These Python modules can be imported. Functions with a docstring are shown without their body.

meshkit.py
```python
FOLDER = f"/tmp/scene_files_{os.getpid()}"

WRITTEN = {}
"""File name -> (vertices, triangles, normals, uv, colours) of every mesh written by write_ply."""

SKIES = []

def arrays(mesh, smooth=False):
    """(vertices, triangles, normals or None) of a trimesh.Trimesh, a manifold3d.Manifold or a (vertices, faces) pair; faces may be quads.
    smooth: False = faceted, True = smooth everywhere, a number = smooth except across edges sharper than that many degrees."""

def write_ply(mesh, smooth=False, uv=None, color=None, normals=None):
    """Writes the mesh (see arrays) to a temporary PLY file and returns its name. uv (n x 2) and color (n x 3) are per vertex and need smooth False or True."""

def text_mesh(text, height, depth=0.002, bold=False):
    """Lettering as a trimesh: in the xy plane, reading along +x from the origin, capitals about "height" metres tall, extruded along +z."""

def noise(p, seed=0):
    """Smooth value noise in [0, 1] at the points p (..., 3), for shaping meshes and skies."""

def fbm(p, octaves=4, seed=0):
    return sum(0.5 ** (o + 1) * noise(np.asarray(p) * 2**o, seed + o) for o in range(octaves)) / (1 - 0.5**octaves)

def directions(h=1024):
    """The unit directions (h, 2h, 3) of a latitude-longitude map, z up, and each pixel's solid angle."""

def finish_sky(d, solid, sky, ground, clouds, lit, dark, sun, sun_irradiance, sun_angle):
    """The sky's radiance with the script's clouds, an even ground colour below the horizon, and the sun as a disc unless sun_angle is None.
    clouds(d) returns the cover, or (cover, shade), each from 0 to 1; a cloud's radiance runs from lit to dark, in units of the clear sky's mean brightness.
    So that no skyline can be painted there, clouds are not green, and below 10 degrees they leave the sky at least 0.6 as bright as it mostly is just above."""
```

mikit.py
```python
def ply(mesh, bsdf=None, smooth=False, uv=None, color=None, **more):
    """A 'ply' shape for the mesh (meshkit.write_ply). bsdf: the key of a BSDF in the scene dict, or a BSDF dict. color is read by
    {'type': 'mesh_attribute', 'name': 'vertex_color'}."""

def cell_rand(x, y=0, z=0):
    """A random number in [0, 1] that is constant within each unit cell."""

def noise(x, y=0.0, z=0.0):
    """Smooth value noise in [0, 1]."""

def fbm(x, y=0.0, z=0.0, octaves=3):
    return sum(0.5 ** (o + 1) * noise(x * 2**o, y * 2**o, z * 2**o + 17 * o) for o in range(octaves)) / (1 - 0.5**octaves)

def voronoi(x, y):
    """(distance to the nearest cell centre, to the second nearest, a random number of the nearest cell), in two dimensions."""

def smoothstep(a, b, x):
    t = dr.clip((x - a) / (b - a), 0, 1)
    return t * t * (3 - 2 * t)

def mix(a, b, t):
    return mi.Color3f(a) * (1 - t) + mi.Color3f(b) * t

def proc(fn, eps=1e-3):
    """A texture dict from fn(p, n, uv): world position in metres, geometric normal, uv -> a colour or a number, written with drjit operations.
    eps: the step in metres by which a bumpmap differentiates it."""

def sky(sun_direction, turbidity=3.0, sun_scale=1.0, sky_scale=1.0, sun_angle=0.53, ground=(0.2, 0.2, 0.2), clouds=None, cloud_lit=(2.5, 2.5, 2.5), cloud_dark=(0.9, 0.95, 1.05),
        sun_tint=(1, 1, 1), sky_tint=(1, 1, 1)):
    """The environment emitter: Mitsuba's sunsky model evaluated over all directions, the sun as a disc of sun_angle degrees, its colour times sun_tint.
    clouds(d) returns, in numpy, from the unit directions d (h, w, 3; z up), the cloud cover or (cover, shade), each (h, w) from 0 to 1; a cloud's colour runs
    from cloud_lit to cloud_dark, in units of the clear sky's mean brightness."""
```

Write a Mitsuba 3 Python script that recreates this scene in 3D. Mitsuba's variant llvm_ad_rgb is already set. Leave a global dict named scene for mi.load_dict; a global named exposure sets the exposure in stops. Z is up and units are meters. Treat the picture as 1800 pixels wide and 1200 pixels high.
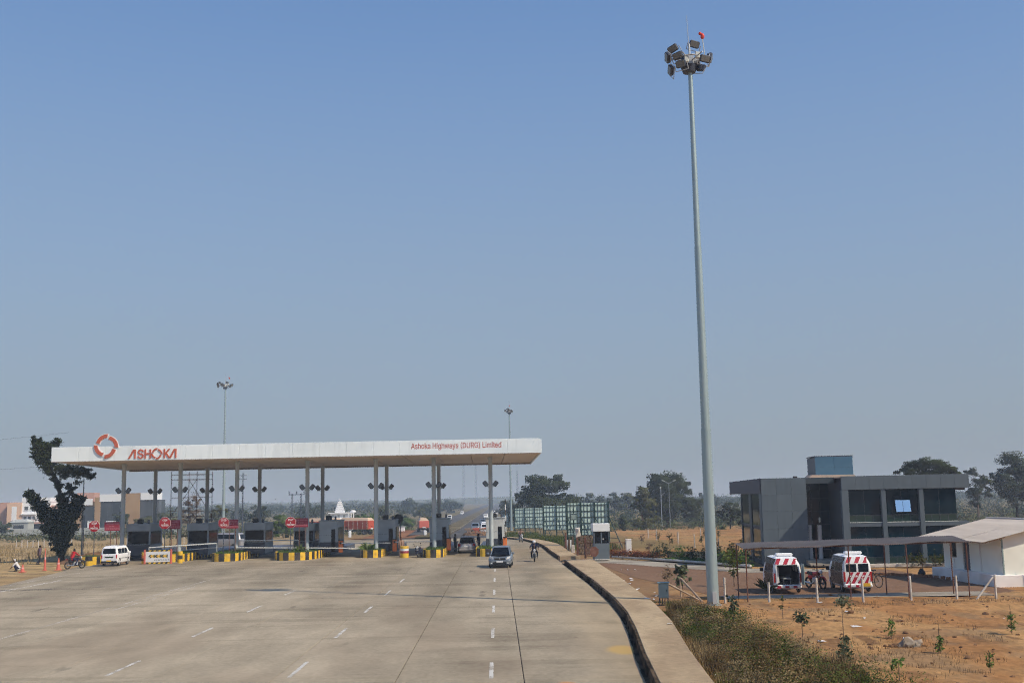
import math, random
import numpy as np, trimesh, manifold3d as m3
import mitsuba as mi, drjit as dr
import mikit, meshkit
from mikit import proc, noise, fbm, voronoi, cell_rand, smoothstep, mix

T4 = mi.ScalarTransform4f
scene = {"type": "scene"}
labels = {}
PI = math.pi

# ------------------------------------------------------------------ camera, sky, exposure, air
PITCH, ROLL, FOCAL = math.radians(8.040), math.radians(1.1), 1950.0
fw = np.array([0, math.cos(PITCH), math.sin(PITCH)])
u0 = np.cross([1.0, 0, 0], fw)
rt = np.array([1.0, 0, 0]) * math.cos(ROLL) - u0 * math.sin(ROLL)
up = np.cross(rt, fw)
scene["camera"] = {
    "type": "perspective", "fov": math.degrees(2 * math.atan(900 / FOCAL)), "fov_axis": "x",
    "near_clip": 0.1, "far_clip": 12000.0,
    "to_world": T4().look_at(origin=[0, 0, 5.0], target=[0, float(fw[1]), 5.0 + float(fw[2])], up=[float(x) for x in up]),
    "medium": {"type": "ref", "id": "air"},
}
SUN = np.array([0.615, -0.392, 0.684])


def haze_cover(d):
    z = np.clip(d[..., 2], 0, 1)
    u = 0.06 * (meshkit.fbm(d * [3.0, 3.0, 14.0], 4, 3) - 0.5)
    return np.clip(1.03 + u - 2.0 * z + 0.35 * np.clip(z - 0.40, 0, 1), 0, 1) * (1 - np.clip((z - .5) / .2, 0, 1)), np.full(z.shape, 0.0)


scene["sky"] = mikit.sky(SUN.tolist(), turbidity=3.2, sun_scale=0.95, sky_scale=1.0, clouds=haze_cover, cloud_lit=(0.82, 0.975, 1.11), sun_tint=(0.93, 1.0, 1.10),
                         ground=(0.2, 0.17, 0.13), sky_tint=(1.0, 1.25, 1.50))
labels["sky"] = {"kind": "structure"}
exposure = 1.6
scene["air"] = {"type": "homogeneous", "albedo": {"type": "rgb", "value": [0.74, 0.82, 0.93]}, "sigma_t": {"type": "rgb", "value": [0.00046, 0.00052, 0.00058]}}
scene["haze"] = {"type": "cube", "to_world": T4().translate([0, 1400, 14]).scale([2500, 2500, 20]), "bsdf": {"type": "null"}, "interior": {"type": "ref", "id": "air"}}
labels["haze"] = {"kind": "stuff", "label": "pale dusty haze lying over the plain and fading the distant trees", "category": "haze"}


def rgb(c):
    return {"type": "rgb", "value": [float(x) for x in c]}


# ------------------------------------------------------------------ materials
def mat(key, c, rough=0.6, metallic=0.0, spec=0.4, **kw):
    base = c if isinstance(c, dict) else rgb(c)
    scene["m_" + key] = {"type": "twosided", "bsdf": {"type": "principled", "base_color": base, "roughness": rough, "metallic": metallic, "specular": spec, **kw}}


def dmat(key, c):
    scene["m_" + key] = {"type": "twosided", "bsdf": {"type": "diffuse", "reflectance": c if isinstance(c, dict) else rgb(c)}}


def pm(c1, c2, scale, octaves=3, lo=0.3, hi=0.7, sx=1.0, sy=1.0, sz=1.0):
    c1, c2 = list(map(float, c1)), list(map(float, c2))
    return proc(lambda p, n, uv: mix(c1, c2, smoothstep(lo, hi, fbm(p.x * scale * sx, p.y * scale * sy, p.z * scale * sz, octaves))))


SKEW = 0.0155   # the road runs slightly to the left of straight ahead


def concrete_fn(p, n, uv):
    s = p.x + SKEW * p.y
    slab = cell_rand(dr.floor((s - 0.65) / 3.6), dr.floor((p.y - 27.5) / 4.5), 3)
    big = fbm(s * 0.16 + 3, p.y * 0.06 + 1, 0.0, 4)
    mid = fbm(s * 0.9, p.y * 0.35, 5.0, 4)
    fine = fbm(p.x * 9, p.y * 6, 9.0, 2)
    v = 0.87 + 0.09 * (slab - 0.5) + 0.34 * (big - 0.5) + 0.42 * (mid - 0.5) + 0.20 * (fine - 0.5)
    smear = fbm(s * 0.12 + 11, p.y * 0.9, 7.0, 4)
    v -= 0.16 * smoothstep(0.56, 0.72, smear)
    v += 0.17 * smoothstep(-4.0, -12.0, s) * smoothstep(75, 60, p.y) + 0.05
    lane = dr.abs((s + 0.3) / 5.8 - dr.floor((s + 0.3) / 5.8) - 0.5)
    v -= 0.15 * smoothstep(0.36, 0.05, lane) * smoothstep(24, 70, p.y) * (0.6 + 0.8 * mid)
    c = mi.Color3f([0.418, 0.352, 0.258]) * v
    brown = smoothstep(0.5, 0.75, fbm(s * 0.25 + 40, p.y * 0.10, 2.0, 4))
    c = mix(c, mi.Color3f([0.30, 0.235, 0.17]) * (0.8 + 0.4 * mid), 0.45 * brown)
    sand = smoothstep(1.9, 4.4, s + 1.5 * (mid - 0.5)) * (1 - smoothstep(70, 100, p.y))
    c = mix(c, mi.Color3f([0.42, 0.32, 0.20]) * (0.7 + 0.6 * mid), 0.55 * sand)
    e1 = dr.sqrt(dr.square((p.x - 3.45) / 0.55) + dr.square((p.y - 37.6) / 1.1))
    c = mix(c, mi.Color3f([0.55, 0.36, 0.12]), 0.75 * smoothstep(1.25, 0.5, e1 + 1.1 * (mid - 0.5)))
    e2 = dr.sqrt(dr.square((p.x - 1.35) / 0.3) + dr.square((p.y - 31.1) / 0.45))
    c = mix(c, mi.Color3f([0.62, 0.27, 0.10]), 0.7 * smoothstep(1.2, 0.6, e2 + 0.9 * (mid - 0.5)))
    oil = smoothstep(0.68, 0.80, fbm(s * 1.1 + 9, p.y * 0.42 + 5, 0.3, 4))
    c = mix(c, [0.12, 0.105, 0.09], 0.55 * oil)
    # old long crack with tar, left side
    w = dr.abs(p.y - 69.5 - 0.28 * (p.x + 31) + 1.2 * (noise(p.x * 0.5, 2.0, 3.0) - 0.5))
    c = mix(c, [0.10, 0.095, 0.09], 0.6 * smoothstep(0.9, 0.3, w) * smoothstep(-24.5, -27.0, p.x) * smoothstep(0.35, 0.6, noise(p.x * 1.3, p.y, 0.0)))
    return c


def earth_fn(p, n, uv):
    a = fbm(p.x * 0.35, p.y * 0.18, 1.0, 4)
    b = fbm(p.x * 1.7, p.y * 0.7, 4.0, 4)
    c_ = fbm(p.x * 7, p.y * 4, 8.0, 3)
    strip = fbm(p.x * 0.05, p.y * 0.55, 2.0, 3)
    orange = mi.Color3f([0.37, 0.188, 0.080])
    tan = mi.Color3f([0.44, 0.255, 0.115])
    dark = mi.Color3f([0.21, 0.115, 0.06])
    c = mix(orange, tan, smoothstep(0.35, 0.65, a))
    c = mix(c, dark, 0.8 * smoothstep(0.46, 0.68, b) * smoothstep(0.36, 0.58, strip))
    c = mix(c, mi.Color3f([0.27, 0.185, 0.11]), 0.6 * smoothstep(0.5, 0.7, fbm(p.x * 0.5 + 31, p.y * 0.35, 2.5, 4)))
    c = c * (0.72 + 0.56 * c_) * (0.80 + 0.40 * fbm(p.x * 0.22 + 0.3 * p.y, p.y * 2.0, 6.5, 3))
    # trodden brown soil beside the footpath and the parking
    near = smoothstep(10.0, 6.5, p.x - 0.02 * (p.y - 50)) * smoothstep(48, 56, p.y)
    c = mix(c, mi.Color3f([0.235, 0.15, 0.09]) * (0.6 + 0.8 * b), 0.75 * near)
    # dry grass
    g = smoothstep(0.5, 0.62, fbm(p.x * 0.22 + 7, p.y * 0.12 + 3, 3.0, 4))
    grass = mi.Color3f([0.30, 0.215, 0.09]) * (0.6 + 0.8 * c_)
    right = smoothstep(4, 12, p.x)
    c = mix(c, grass, g * (0.35 + 0.5 * (1 - right)) * smoothstep(52, 100, p.y))
    left = smoothstep(-25, -40, p.x)
    straw = mix([0.45, 0.32, 0.165], [0.31, 0.225, 0.125], smoothstep(0.4, 0.65, strip)) * (0.7 + 0.6 * b)
    c = mix(c, straw, 0.9 * left)
    # greener and greyer far off, as grass and scrub cover it
    far = smoothstep(170, 330, p.y)
    green = mix([0.13, 0.115, 0.06], [0.25, 0.19, 0.10], fbm(p.x * 0.02, p.y * 0.012, 6.0, 4))
    c = mix(c, green, far)
    verge = smoothstep(100, 112, p.y) * smoothstep(14, 8, dr.abs(p.x - 8 + 0.055 * (p.y - 100)))
    c = mix(c, mi.Color3f([0.19, 0.15, 0.075]) * (0.6 + 0.8 * b), 0.8 * verge)
    return c


dmat("concrete", proc(concrete_fn))
dmat("earth", proc(earth_fn))
dmat("joint", (0.16, 0.135, 0.11))
dmat("asphalt", pm((0.085, 0.085, 0.09), (0.13, 0.125, 0.12), 0.3))
dmat("lane_paint", proc(lambda p, n, uv: mix([0.62, 0.60, 0.55], [0.40, 0.36, 0.30], smoothstep(0.4, 0.68, fbm(p.x * 5, p.y * 2.5, 0.0, 4)))))
dmat("worn_paint", proc(lambda p, n, uv: mix([0.52, 0.48, 0.42], [0.37, 0.32, 0.26], smoothstep(0.33, 0.6, fbm(p.x * 4, p.y * 0.8, 0.0, 4)))))
dmat("footpath", proc(lambda p, n, uv: mix([0.49, 0.375, 0.24], [0.38, 0.28, 0.18], smoothstep(0.3, 0.72, fbm(p.x * 0.8, p.y * 0.35, 0.0, 4))) * (0.84 + 0.32 * fbm(p.x * 7, p.y * 7, 1.0, 3))))
dmat("kerb_dark", pm((0.035, 0.028, 0.022), (0.13, 0.092, 0.062), 1.4))
dmat("parking", proc(lambda p, n, uv: mix([0.19, 0.112, 0.075], [0.26, 0.165, 0.11], fbm(p.x * 0.5, p.y * 0.3, 0.0, 4)) * (0.82 + 0.36 * fbm(p.x * 6, p.y * 5, 1.0, 3))))
dmat("pale_concrete", pm((0.42, 0.38, 0.31), (0.30, 0.26, 0.21), 0.6))
dmat("mud_red", pm((0.22, 0.10, 0.06), (0.30, 0.15, 0.08), 0.5))
dmat("median_soil", pm((0.10, 0.085, 0.045), (0.20, 0.155, 0.09), 0.12))
dmat("lawn", pm((0.05, 0.10, 0.02), (0.09, 0.14, 0.035), 2.0))
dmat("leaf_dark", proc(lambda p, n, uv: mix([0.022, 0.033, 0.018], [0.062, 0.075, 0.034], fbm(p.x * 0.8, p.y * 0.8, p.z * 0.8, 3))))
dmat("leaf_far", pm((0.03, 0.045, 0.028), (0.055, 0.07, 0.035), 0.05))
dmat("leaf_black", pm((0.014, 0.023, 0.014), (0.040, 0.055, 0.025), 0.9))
dmat("leaf_grey", pm((0.055, 0.065, 0.0), (0.10, 0.10, 0.05), 0.7))
dmat("leaf_scrub", pm((0.055, 0.08, 0.03), (0.12, 0.115, 0.055), 0.12))
dmat("leaf_green", pm((0.06, 0.11, 0.025), (0.12, 0.17, 0.045), 1.1))
dmat("leaf_sage", pm((0.075, 0.095, 0.05), (0.15, 0.165, 0.095), 2.5))
dmat("leaf_bright", pm((0.10, 0.17, 0.035), (0.17, 0.22, 0.06), 1.5))
dmat("leaf_dry", pm((0.19, 0.135, 0.07), (0.27, 0.20, 0.10), 1.3))
dmat("leaf_red", pm((0.16, 0.05, 0.03), (0.23, 0.09, 0.04), 1.2))
dmat("leaf_brown", pm((0.12, 0.085, 0.06), (0.17, 0.12, 0.08), 0.9))
dmat("weed_dry", pm((0.17, 0.125, 0.06), (0.30, 0.225, 0.12), 1.1))
dmat("weed_brown", pm((0.12, 0.075, 0.033), (0.20, 0.135, 0.065), 1.1))
dmat("weed_green", pm((0.045, 0.075, 0.016), (0.11, 0.125, 0.035), 0.7))
dmat("bark", pm((0.10, 0.075, 0.055), (0.16, 0.12, 0.09), 3.0, sz=0.4))
dmat("bark_dark", (0.03, 0.026, 0.022))
mat("mast_steel", proc(lambda p, n, uv: mix([0.30, 0.39, 0.40], [0.40, 0.48, 0.48], fbm(p.x * 5, p.y * 5, p.z * 0.6, 3))), 0.42, 0.45, 0.5)
mat("steel", (0.45, 0.47, 0.48), 0.45, 0.3)
mat("lamp_body", (0.05, 0.06, 0.085), 0.5)
mat("lamp_glass", (0.13, 0.135, 0.13), 0.15, 0.0, 0.6)
mat("lamp_pale", (0.55, 0.57, 0.52), 0.5)
mat("lamp_grey", (0.26, 0.29, 0.30), 0.5)
mat("beacon", (0.7, 0.06, 0.03), 0.35)
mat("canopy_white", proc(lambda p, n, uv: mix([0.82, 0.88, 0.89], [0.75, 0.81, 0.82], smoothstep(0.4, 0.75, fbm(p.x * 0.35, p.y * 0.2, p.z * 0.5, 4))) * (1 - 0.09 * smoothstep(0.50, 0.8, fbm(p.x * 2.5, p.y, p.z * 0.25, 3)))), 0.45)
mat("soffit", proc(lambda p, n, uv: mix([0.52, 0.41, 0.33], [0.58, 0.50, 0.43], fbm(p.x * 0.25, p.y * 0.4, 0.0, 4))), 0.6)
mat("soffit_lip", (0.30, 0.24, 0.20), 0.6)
mat("sign_red", (0.50, 0.115, 0.065), 0.5)
mat("letter_red", (0.47, 0.13, 0.10), 0.5)
mat("column_paint", pm((0.38, 0.43, 0.45), (0.47, 0.51, 0.52), 0.8), 0.5)
mat("yellow", proc(lambda p, n, uv: mix([0.74, 0.46, 0.035], [0.55, 0.33, 0.05], smoothstep(0.5, 0.8, fbm(p.x * 2, p.y * 2, p.z * 3, 3)))), 0.6)
mat("black_paint", pm((0.022, 0.022, 0.024), (0.065, 0.055, 0.048), 1.4), 0.6)
mat("orange", (0.66, 0.17, 0.035), 0.5)
mat("cone_red", (0.60, 0.14, 0.10), 0.55)
mat("cone_pale", (0.66, 0.34, 0.30), 0.6)
mat("stop_red", (0.33, 0.012, 0.018), 0.45)
mat("maroon", (0.30, 0.030, 0.055), 0.5)
mat("faint_print", (0.42, 0.15, 0.17), 0.6)
mat("white", (0.72, 0.73, 0.72), 0.5)
mat("white_car", (0.78, 0.79, 0.80), 0.25, 0.0, 0.5, clearcoat=0.6)
mat("booth_grey", pm((0.33, 0.37, 0.40), (0.27, 0.31, 0.34), 1.1), 0.5)
mat("booth_pale", pm((0.56, 0.58, 0.58), (0.48, 0.50, 0.51), 1.0), 0.5)
mat("booth_dark", (0.055, 0.063, 0.085), 0.5)
mat("glass_dark", (0.003, 0.005, 0.008), 0.05, 0.0, 0.2)
mat("glass_teal", proc(lambda p, n, uv: mix([0.000, 0.013, 0.023], [0.001, 0.022, 0.036], noise(p.x * 0.9, p.y, p.z * 1.1))), 0.03, 0.0, 0.32)
mat("glass_green", (0.022, 0.045, 0.038), 0.08, 0.0, 0.5)
mat("glass_blue", (0.85, 0.93, 0.95), 0.03, 1.0, 0.7)
mat("office_grey", proc(lambda p, n, uv: mix([0.080, 0.105, 0.125], [0.106, 0.132, 0.152], fbm(p.x * 0.7, p.y * 0.7, p.z * 0.6, 4)) * (1.08 - 0.2 * fbm(p.x * 4.0, p.y * 4.0, p.z * 0.35, 3))), 0.55)
mat("office_grey_b", proc(lambda p, n, uv: mix([0.084, 0.110, 0.130], [0.112, 0.138, 0.158], fbm(p.x * 0.7 + 9, p.y * 0.7, p.z * 0.6, 4)) * (1.08 - 0.2 * fbm(p.x * 4.0, p.y * 4.0, p.z * 0.35, 3))), 0.55)
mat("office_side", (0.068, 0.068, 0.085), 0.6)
mat("office_frame", (0.05, 0.064, 0.074), 0.5)
mat("slate", pm((0.095, 0.12, 0.14), (0.12, 0.145, 0.165), 1.2), 0.55)
mat("tower_blue", pm((0.062, 0.145, 0.225), (0.082, 0.175, 0.26), 0.8), 0.35)
mat("roof_tan", pm((0.40, 0.28, 0.20), (0.33, 0.25, 0.19), 0.8), 0.8)
mat("sill_pale", (0.50, 0.52, 0.50), 0.6)
mat("rust", pm((0.12, 0.045, 0.03), (0.17, 0.08, 0.05), 4.0), 0.7)
mat("tin_brown", proc(lambda p, n, uv: mix([0.13, 0.103, 0.082], [0.21, 0.172, 0.142], fbm(p.x * 0.5, p.y * 2.0, 0.0, 4))), 0.55)
mat("tin_pale", pm((0.60, 0.53, 0.45), (0.50, 0.43, 0.36), 0.5, sx=3, sy=0.4), 0.55)
mat("shed_wall", pm((0.82, 0.83, 0.74), (0.74, 0.74, 0.65), 0.7), 0.7)
mat("shed_plinth", pm((0.78, 0.75, 0.72), (0.64, 0.59, 0.54), 0.9), 0.7)
mat("cabinet_green", (0.23, 0.30, 0.29), 0.5)
mat("wood", pm((0.40, 0.30, 0.21), (0.32, 0.23, 0.15), 4.0), 0.8)
mat("post_white", pm((0.60, 0.56, 0.50), (0.44, 0.39, 0.33), 4.0), 0.8)
mat("panel_green", pm((0.50, 0.64, 0.59), (0.56, 0.70, 0.65), 0.25), 0.45)
mat("frame_green", (0.012, 0.04, 0.038), 0.5)
mat("tyre", (0.018, 0.018, 0.018), 0.8)
mat("rim", (0.42, 0.43, 0.44), 0.35, 0.6)
mat("car_grey", (0.19, 0.225, 0.265), 0.28, 0.35, 0.5, clearcoat=0.7)
mat("car_silver", (0.36, 0.35, 0.36), 0.3, 0.35, 0.5, clearcoat=0.6)
mat("black_trim", (0.015, 0.015, 0.016), 0.5)
mat("head_lamp", (0.75, 0.77, 0.78), 0.12, 0.2, 0.8)
mat("tail_lamp", (0.45, 0.02, 0.02), 0.2)
mat("plate_yellow", (0.72, 0.42, 0.03), 0.5)
mat("plate_white", (0.7, 0.7, 0.7), 0.5)
mat("crimson", (0.42, 0.016, 0.040), 0.4)
mat("van_brown", (0.17, 0.125, 0.10), 0.4)
mat("van_dark", (0.035, 0.026, 0.024), 0.4)
mat("chrome", (0.6, 0.6, 0.6), 0.2, 0.9)
mat("moto_black", (0.02, 0.02, 0.024), 0.3)
mat("moto_red", (0.40, 0.02, 0.02), 0.3)
mat("moto_blue", (0.02, 0.025, 0.06), 0.3)
dmat("skin", (0.17, 0.095, 0.062))
dmat("hair", (0.012, 0.010, 0.009))
dmat("cloth_dark", (0.03, 0.03, 0.04))
dmat("cloth_navy", (0.025, 0.03, 0.065))
dmat("cloth_red", (0.55, 0.035, 0.045))
dmat("cloth_white", (0.68, 0.66, 0.66))
dmat("cloth_mauve", (0.16, 0.11, 0.14))
dmat("cloth_tan", (0.34, 0.22, 0.16))
dmat("cloth_green", (0.035, 0.05, 0.035))
dmat("eye_dark", (0.02, 0.015, 0.012))
mat("helmet_white", (0.7, 0.7, 0.72), 0.25)
mat("truck_red", (0.46, 0.075, 0.035), 0.5)
mat("truck_tan", (0.55, 0.40, 0.28), 0.7)
mat("dust_brown", (0.25, 0.17, 0.12), 0.8)
mat("far_white", (0.78, 0.79, 0.80), 0.6)
mat("far_cream", (0.68, 0.46, 0.32), 0.7)
mat("far_brown", pm((0.33, 0.20, 0.10), (0.40, 0.26, 0.14), 0.2), 0.7)
mat("far_glass", pm((0.035, 0.045, 0.055), (0.09, 0.095, 0.105), 0.35, sz=0.2), 0.3)
mat("far_pink", (0.50, 0.30, 0.24), 0.7)
mat("far_wall", (0.40, 0.42, 0.40), 0.8)
dmat("rock", pm((0.26, 0.21, 0.16), (0.38, 0.31, 0.24), 3.0))
mat("litter_white", (0.75, 0.75, 0.74), 0.6)
dmat("clod", pm((0.16, 0.09, 0.05), (0.24, 0.14, 0.08), 3.0))

# ------------------------------------------------------------------ mesh building and naming
BOXF = np.array([[0, 2, 3, 1], [4, 5, 7, 6], [0, 1, 5, 4], [2, 6, 7, 3], [0, 4, 6, 2], [1, 3, 7, 5]])


def rotz(a):
    c, s = math.cos(a), math.sin(a)
    return np.array([[c, -s, 0], [s, c, 0], [0, 0, 1.0]])


def rotx(a):
    c, s = math.cos(a), math.sin(a)
    return np.array([[1.0, 0, 0], [0, c, -s], [0, s, c]])


def roty(a):
    c, s = math.cos(a), math.sin(a)
    return np.array([[c, 0, s], [0, 1.0, 0], [-s, 0, c]])


class B:
    """Collects triangles of one mesh."""

    def __init__(self):
        self.v, self.f, self.n = [], [], 0

    def add(self, v, f):
        v, f = np.asarray(v, float), np.asarray(f, int)
        if f.shape[1] == 4:
            f = np.vstack([f[:, [0, 1, 2]], f[:, [0, 2, 3]]])
        self.v.append(v); self.f.append(f + self.n); self.n += len(v)
        return self

    def tm(self, mesh, R=None, t=(0, 0, 0)):
        if hasattr(mesh, "to_mesh"):
            m = mesh.to_mesh(); v, f = np.array(m.vert_properties[:, :3]), np.array(m.tri_verts)
        else:
            v, f = np.array(mesh.vertices), np.array(mesh.faces)
        if R is not None:
            v = v @ R.T
        return self.add(v + np.asarray(t, float), f)

    def box(self, c, s, R=None):
        g = np.array([[x, y, z] for z in (-.5, .5) for y in (-.5, .5) for x in (-.5, .5)]) * np.asarray(s, float)
        if R is not None:
            g = g @ R.T
        return self.add(g + np.asarray(c, float), BOXF)

    def bbox(self, c, s, b=0.03, R=None):
        """chamfered box"""
        s = np.asarray(s, float) / 2
        b = min(b, s.min() * 0.8)
        p = []
        for k in range(3):
            q = s - b; q[k] = s[k]
            p += [[i * q[0], j * q[1], l * q[2]] for i in (-1, 1) for j in (-1, 1) for l in (-1, 1)]
        h = trimesh.convex.convex_hull(np.array(p))
        return self.tm(h, R, c)

    def b2(self, lo, hi):
        lo, hi = np.asarray(lo, float), np.asarray(hi, float)
        return self.box((lo + hi) / 2, hi - lo)

    def tube(self, p, q, r, r2=None, n=8):
        p, q = np.asarray(p, float), np.asarray(q, float)
        r2 = r if r2 is None else r2
        if np.linalg.norm(q - p) < 1e-6:
            return self
        d = (q - p) / (np.linalg.norm(q - p) + 1e-12)
        x = np.cross(d, [0, 0, 1.0] if abs(d[2]) < .95 else [1.0, 0, 0]); x /= np.linalg.norm(x)
        y = np.cross(d, x)
        a = np.arange(n) * 2 * PI / n
        ring = np.cos(a)[:, None] * x + np.sin(a)[:, None] * y
        v = np.vstack([p + ring * r, q + ring * r2, [p], [q]])
        i = np.arange(n); j = (i + 1) % n
        f = np.vstack([np.stack([i, j, j + n], 1), np.stack([i, j + n, i + n], 1), np.stack([j, i, i * 0 + 2 * n], 1), np.stack([i + n, j + n, i * 0 + 2 * n + 1], 1)])
        return self.add(v, f)

    def path(self, pts, r, n=6):
        for a, b in zip(pts[:-1], pts[1:]):
            self.tube(a, b, r, n=n)
        return self

    def prism(self, poly, d, R=None, t=(0, 0, 0)):
        """polygon (x, y) extruded by d along z"""
        from shapely.geometry import Polygon
        return self.tm(trimesh.creation.extrude_polygon(Polygon(poly), d, engine="earcut"), R, t)

    def hull(self, pts):
        return self.tm(trimesh.convex.convex_hull(np.asarray(pts, float)))

    def sphere(self, c, r, sub=2, s=(1, 1, 1)):
        m = trimesh.creation.icosphere(subdivisions=sub, radius=r)
        return self.add(np.array(m.vertices) * np.asarray(s) + np.asarray(c, float), np.array(m.faces))

    def arrays(self):
        return np.vstack(self.v), np.vstack(self.f)

    def ply(self, m, smooth=False):
        return mikit.ply(self.arrays(), "m_" + m, smooth)


FRONT = np.array([[1.0, 0, 0], [0, 0, -1.0], [0, 1.0, 0]])   # prism plane (x, y) -> upright (x, z), extruded towards -y
SIDE = np.array([[0, 0, 1.0], [1.0, 0, 0], [0, 1.0, 0]])     # prism plane (x, y) -> (y, z), extruded towards +x


def numbered(key):
    used = USED.setdefault(key, 0)
    USED[key] += 1
    return key if used == 0 else f"{key}_{used:03d}"


USED = {}


class Thing:
    def __init__(self, name, label=None, cat=None, loc=(0, 0, 0), rz=0.0, group=None, kind=None, s=1.0, key=None, M=None):
        self.key = numbered(name) if key is None else key
        if M is None:
            M = np.eye(4); M[:3, :3] = rotz(rz) * s; M[:3, 3] = loc
        self.M = M
        if label or kind or cat:
            d = {}
            if label: d["label"] = label
            if cat: d["category"] = cat
            if group: d["group"] = group
            if kind: d["kind"] = kind
            labels[self.key] = d

    def put(self, p):
        scene[self.key] = {**p, "to_world": T4(self.M)}
        return self

    def part(self, name, p, label=None, kind=None):
        k = numbered(self.key + "__" + name)
        if p is not None:
            scene[k] = {**p, "to_world": T4(self.M)}
        if label or kind:
            labels[k] = {a: b for a, b in (("label", label), ("kind", kind)) if b}
        return Thing(None, key=k, M=self.M)


def ground_z(y):
    return -np.clip(0.015 * (np.asarray(y, float) - 118), 0, 2.6)


def G(x, y, dz=0.0):
    return (x, y, float(ground_z(y)) + dz)


def loft(rings, cap=True):
    """stacked rings of equal length -> mesh arrays"""
    n = len(rings[0]); v = np.vstack(rings); f = []
    for k in range(len(rings) - 1):
        i = np.arange(n); j = (i + 1) % n
        f += [np.stack([i + k * n, j + k * n, j + (k + 1) * n], 1), np.stack([i + k * n, j + (k + 1) * n, i + (k + 1) * n], 1)]
    if cap:
        for k, flip in ((0, True), (len(rings) - 1, False)):
            c = len(v); v = np.vstack([v, rings[k].mean(0)])
            i = np.arange(n); j = (i + 1) % n
            t = np.stack([i + k * n, j + k * n, i * 0 + c], 1)
            f.append(t[:, [1, 0, 2]] if flip else t)
    return v, np.vstack(f)


def rring(z, yf, yr, hw, r, n=4, zf=None):
    """rounded rectangle in plan: front y, rear y, half width"""
    pts = []
    for cx, cy, a0 in ((hw - r, yf - r, 0), (-hw + r, yf - r, PI / 2), (-hw + r, yr + r, PI), (hw - r, yr + r, 1.5 * PI)):
        for k in range(n + 1):
            a = a0 + k * PI / 2 / n
            pts.append([cx + r * math.cos(a), cy + r * math.sin(a), z])
    p = np.array(pts)
    if zf is not None:
        p[:, 2] = zf(p[:, 1], z)
    return p


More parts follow.
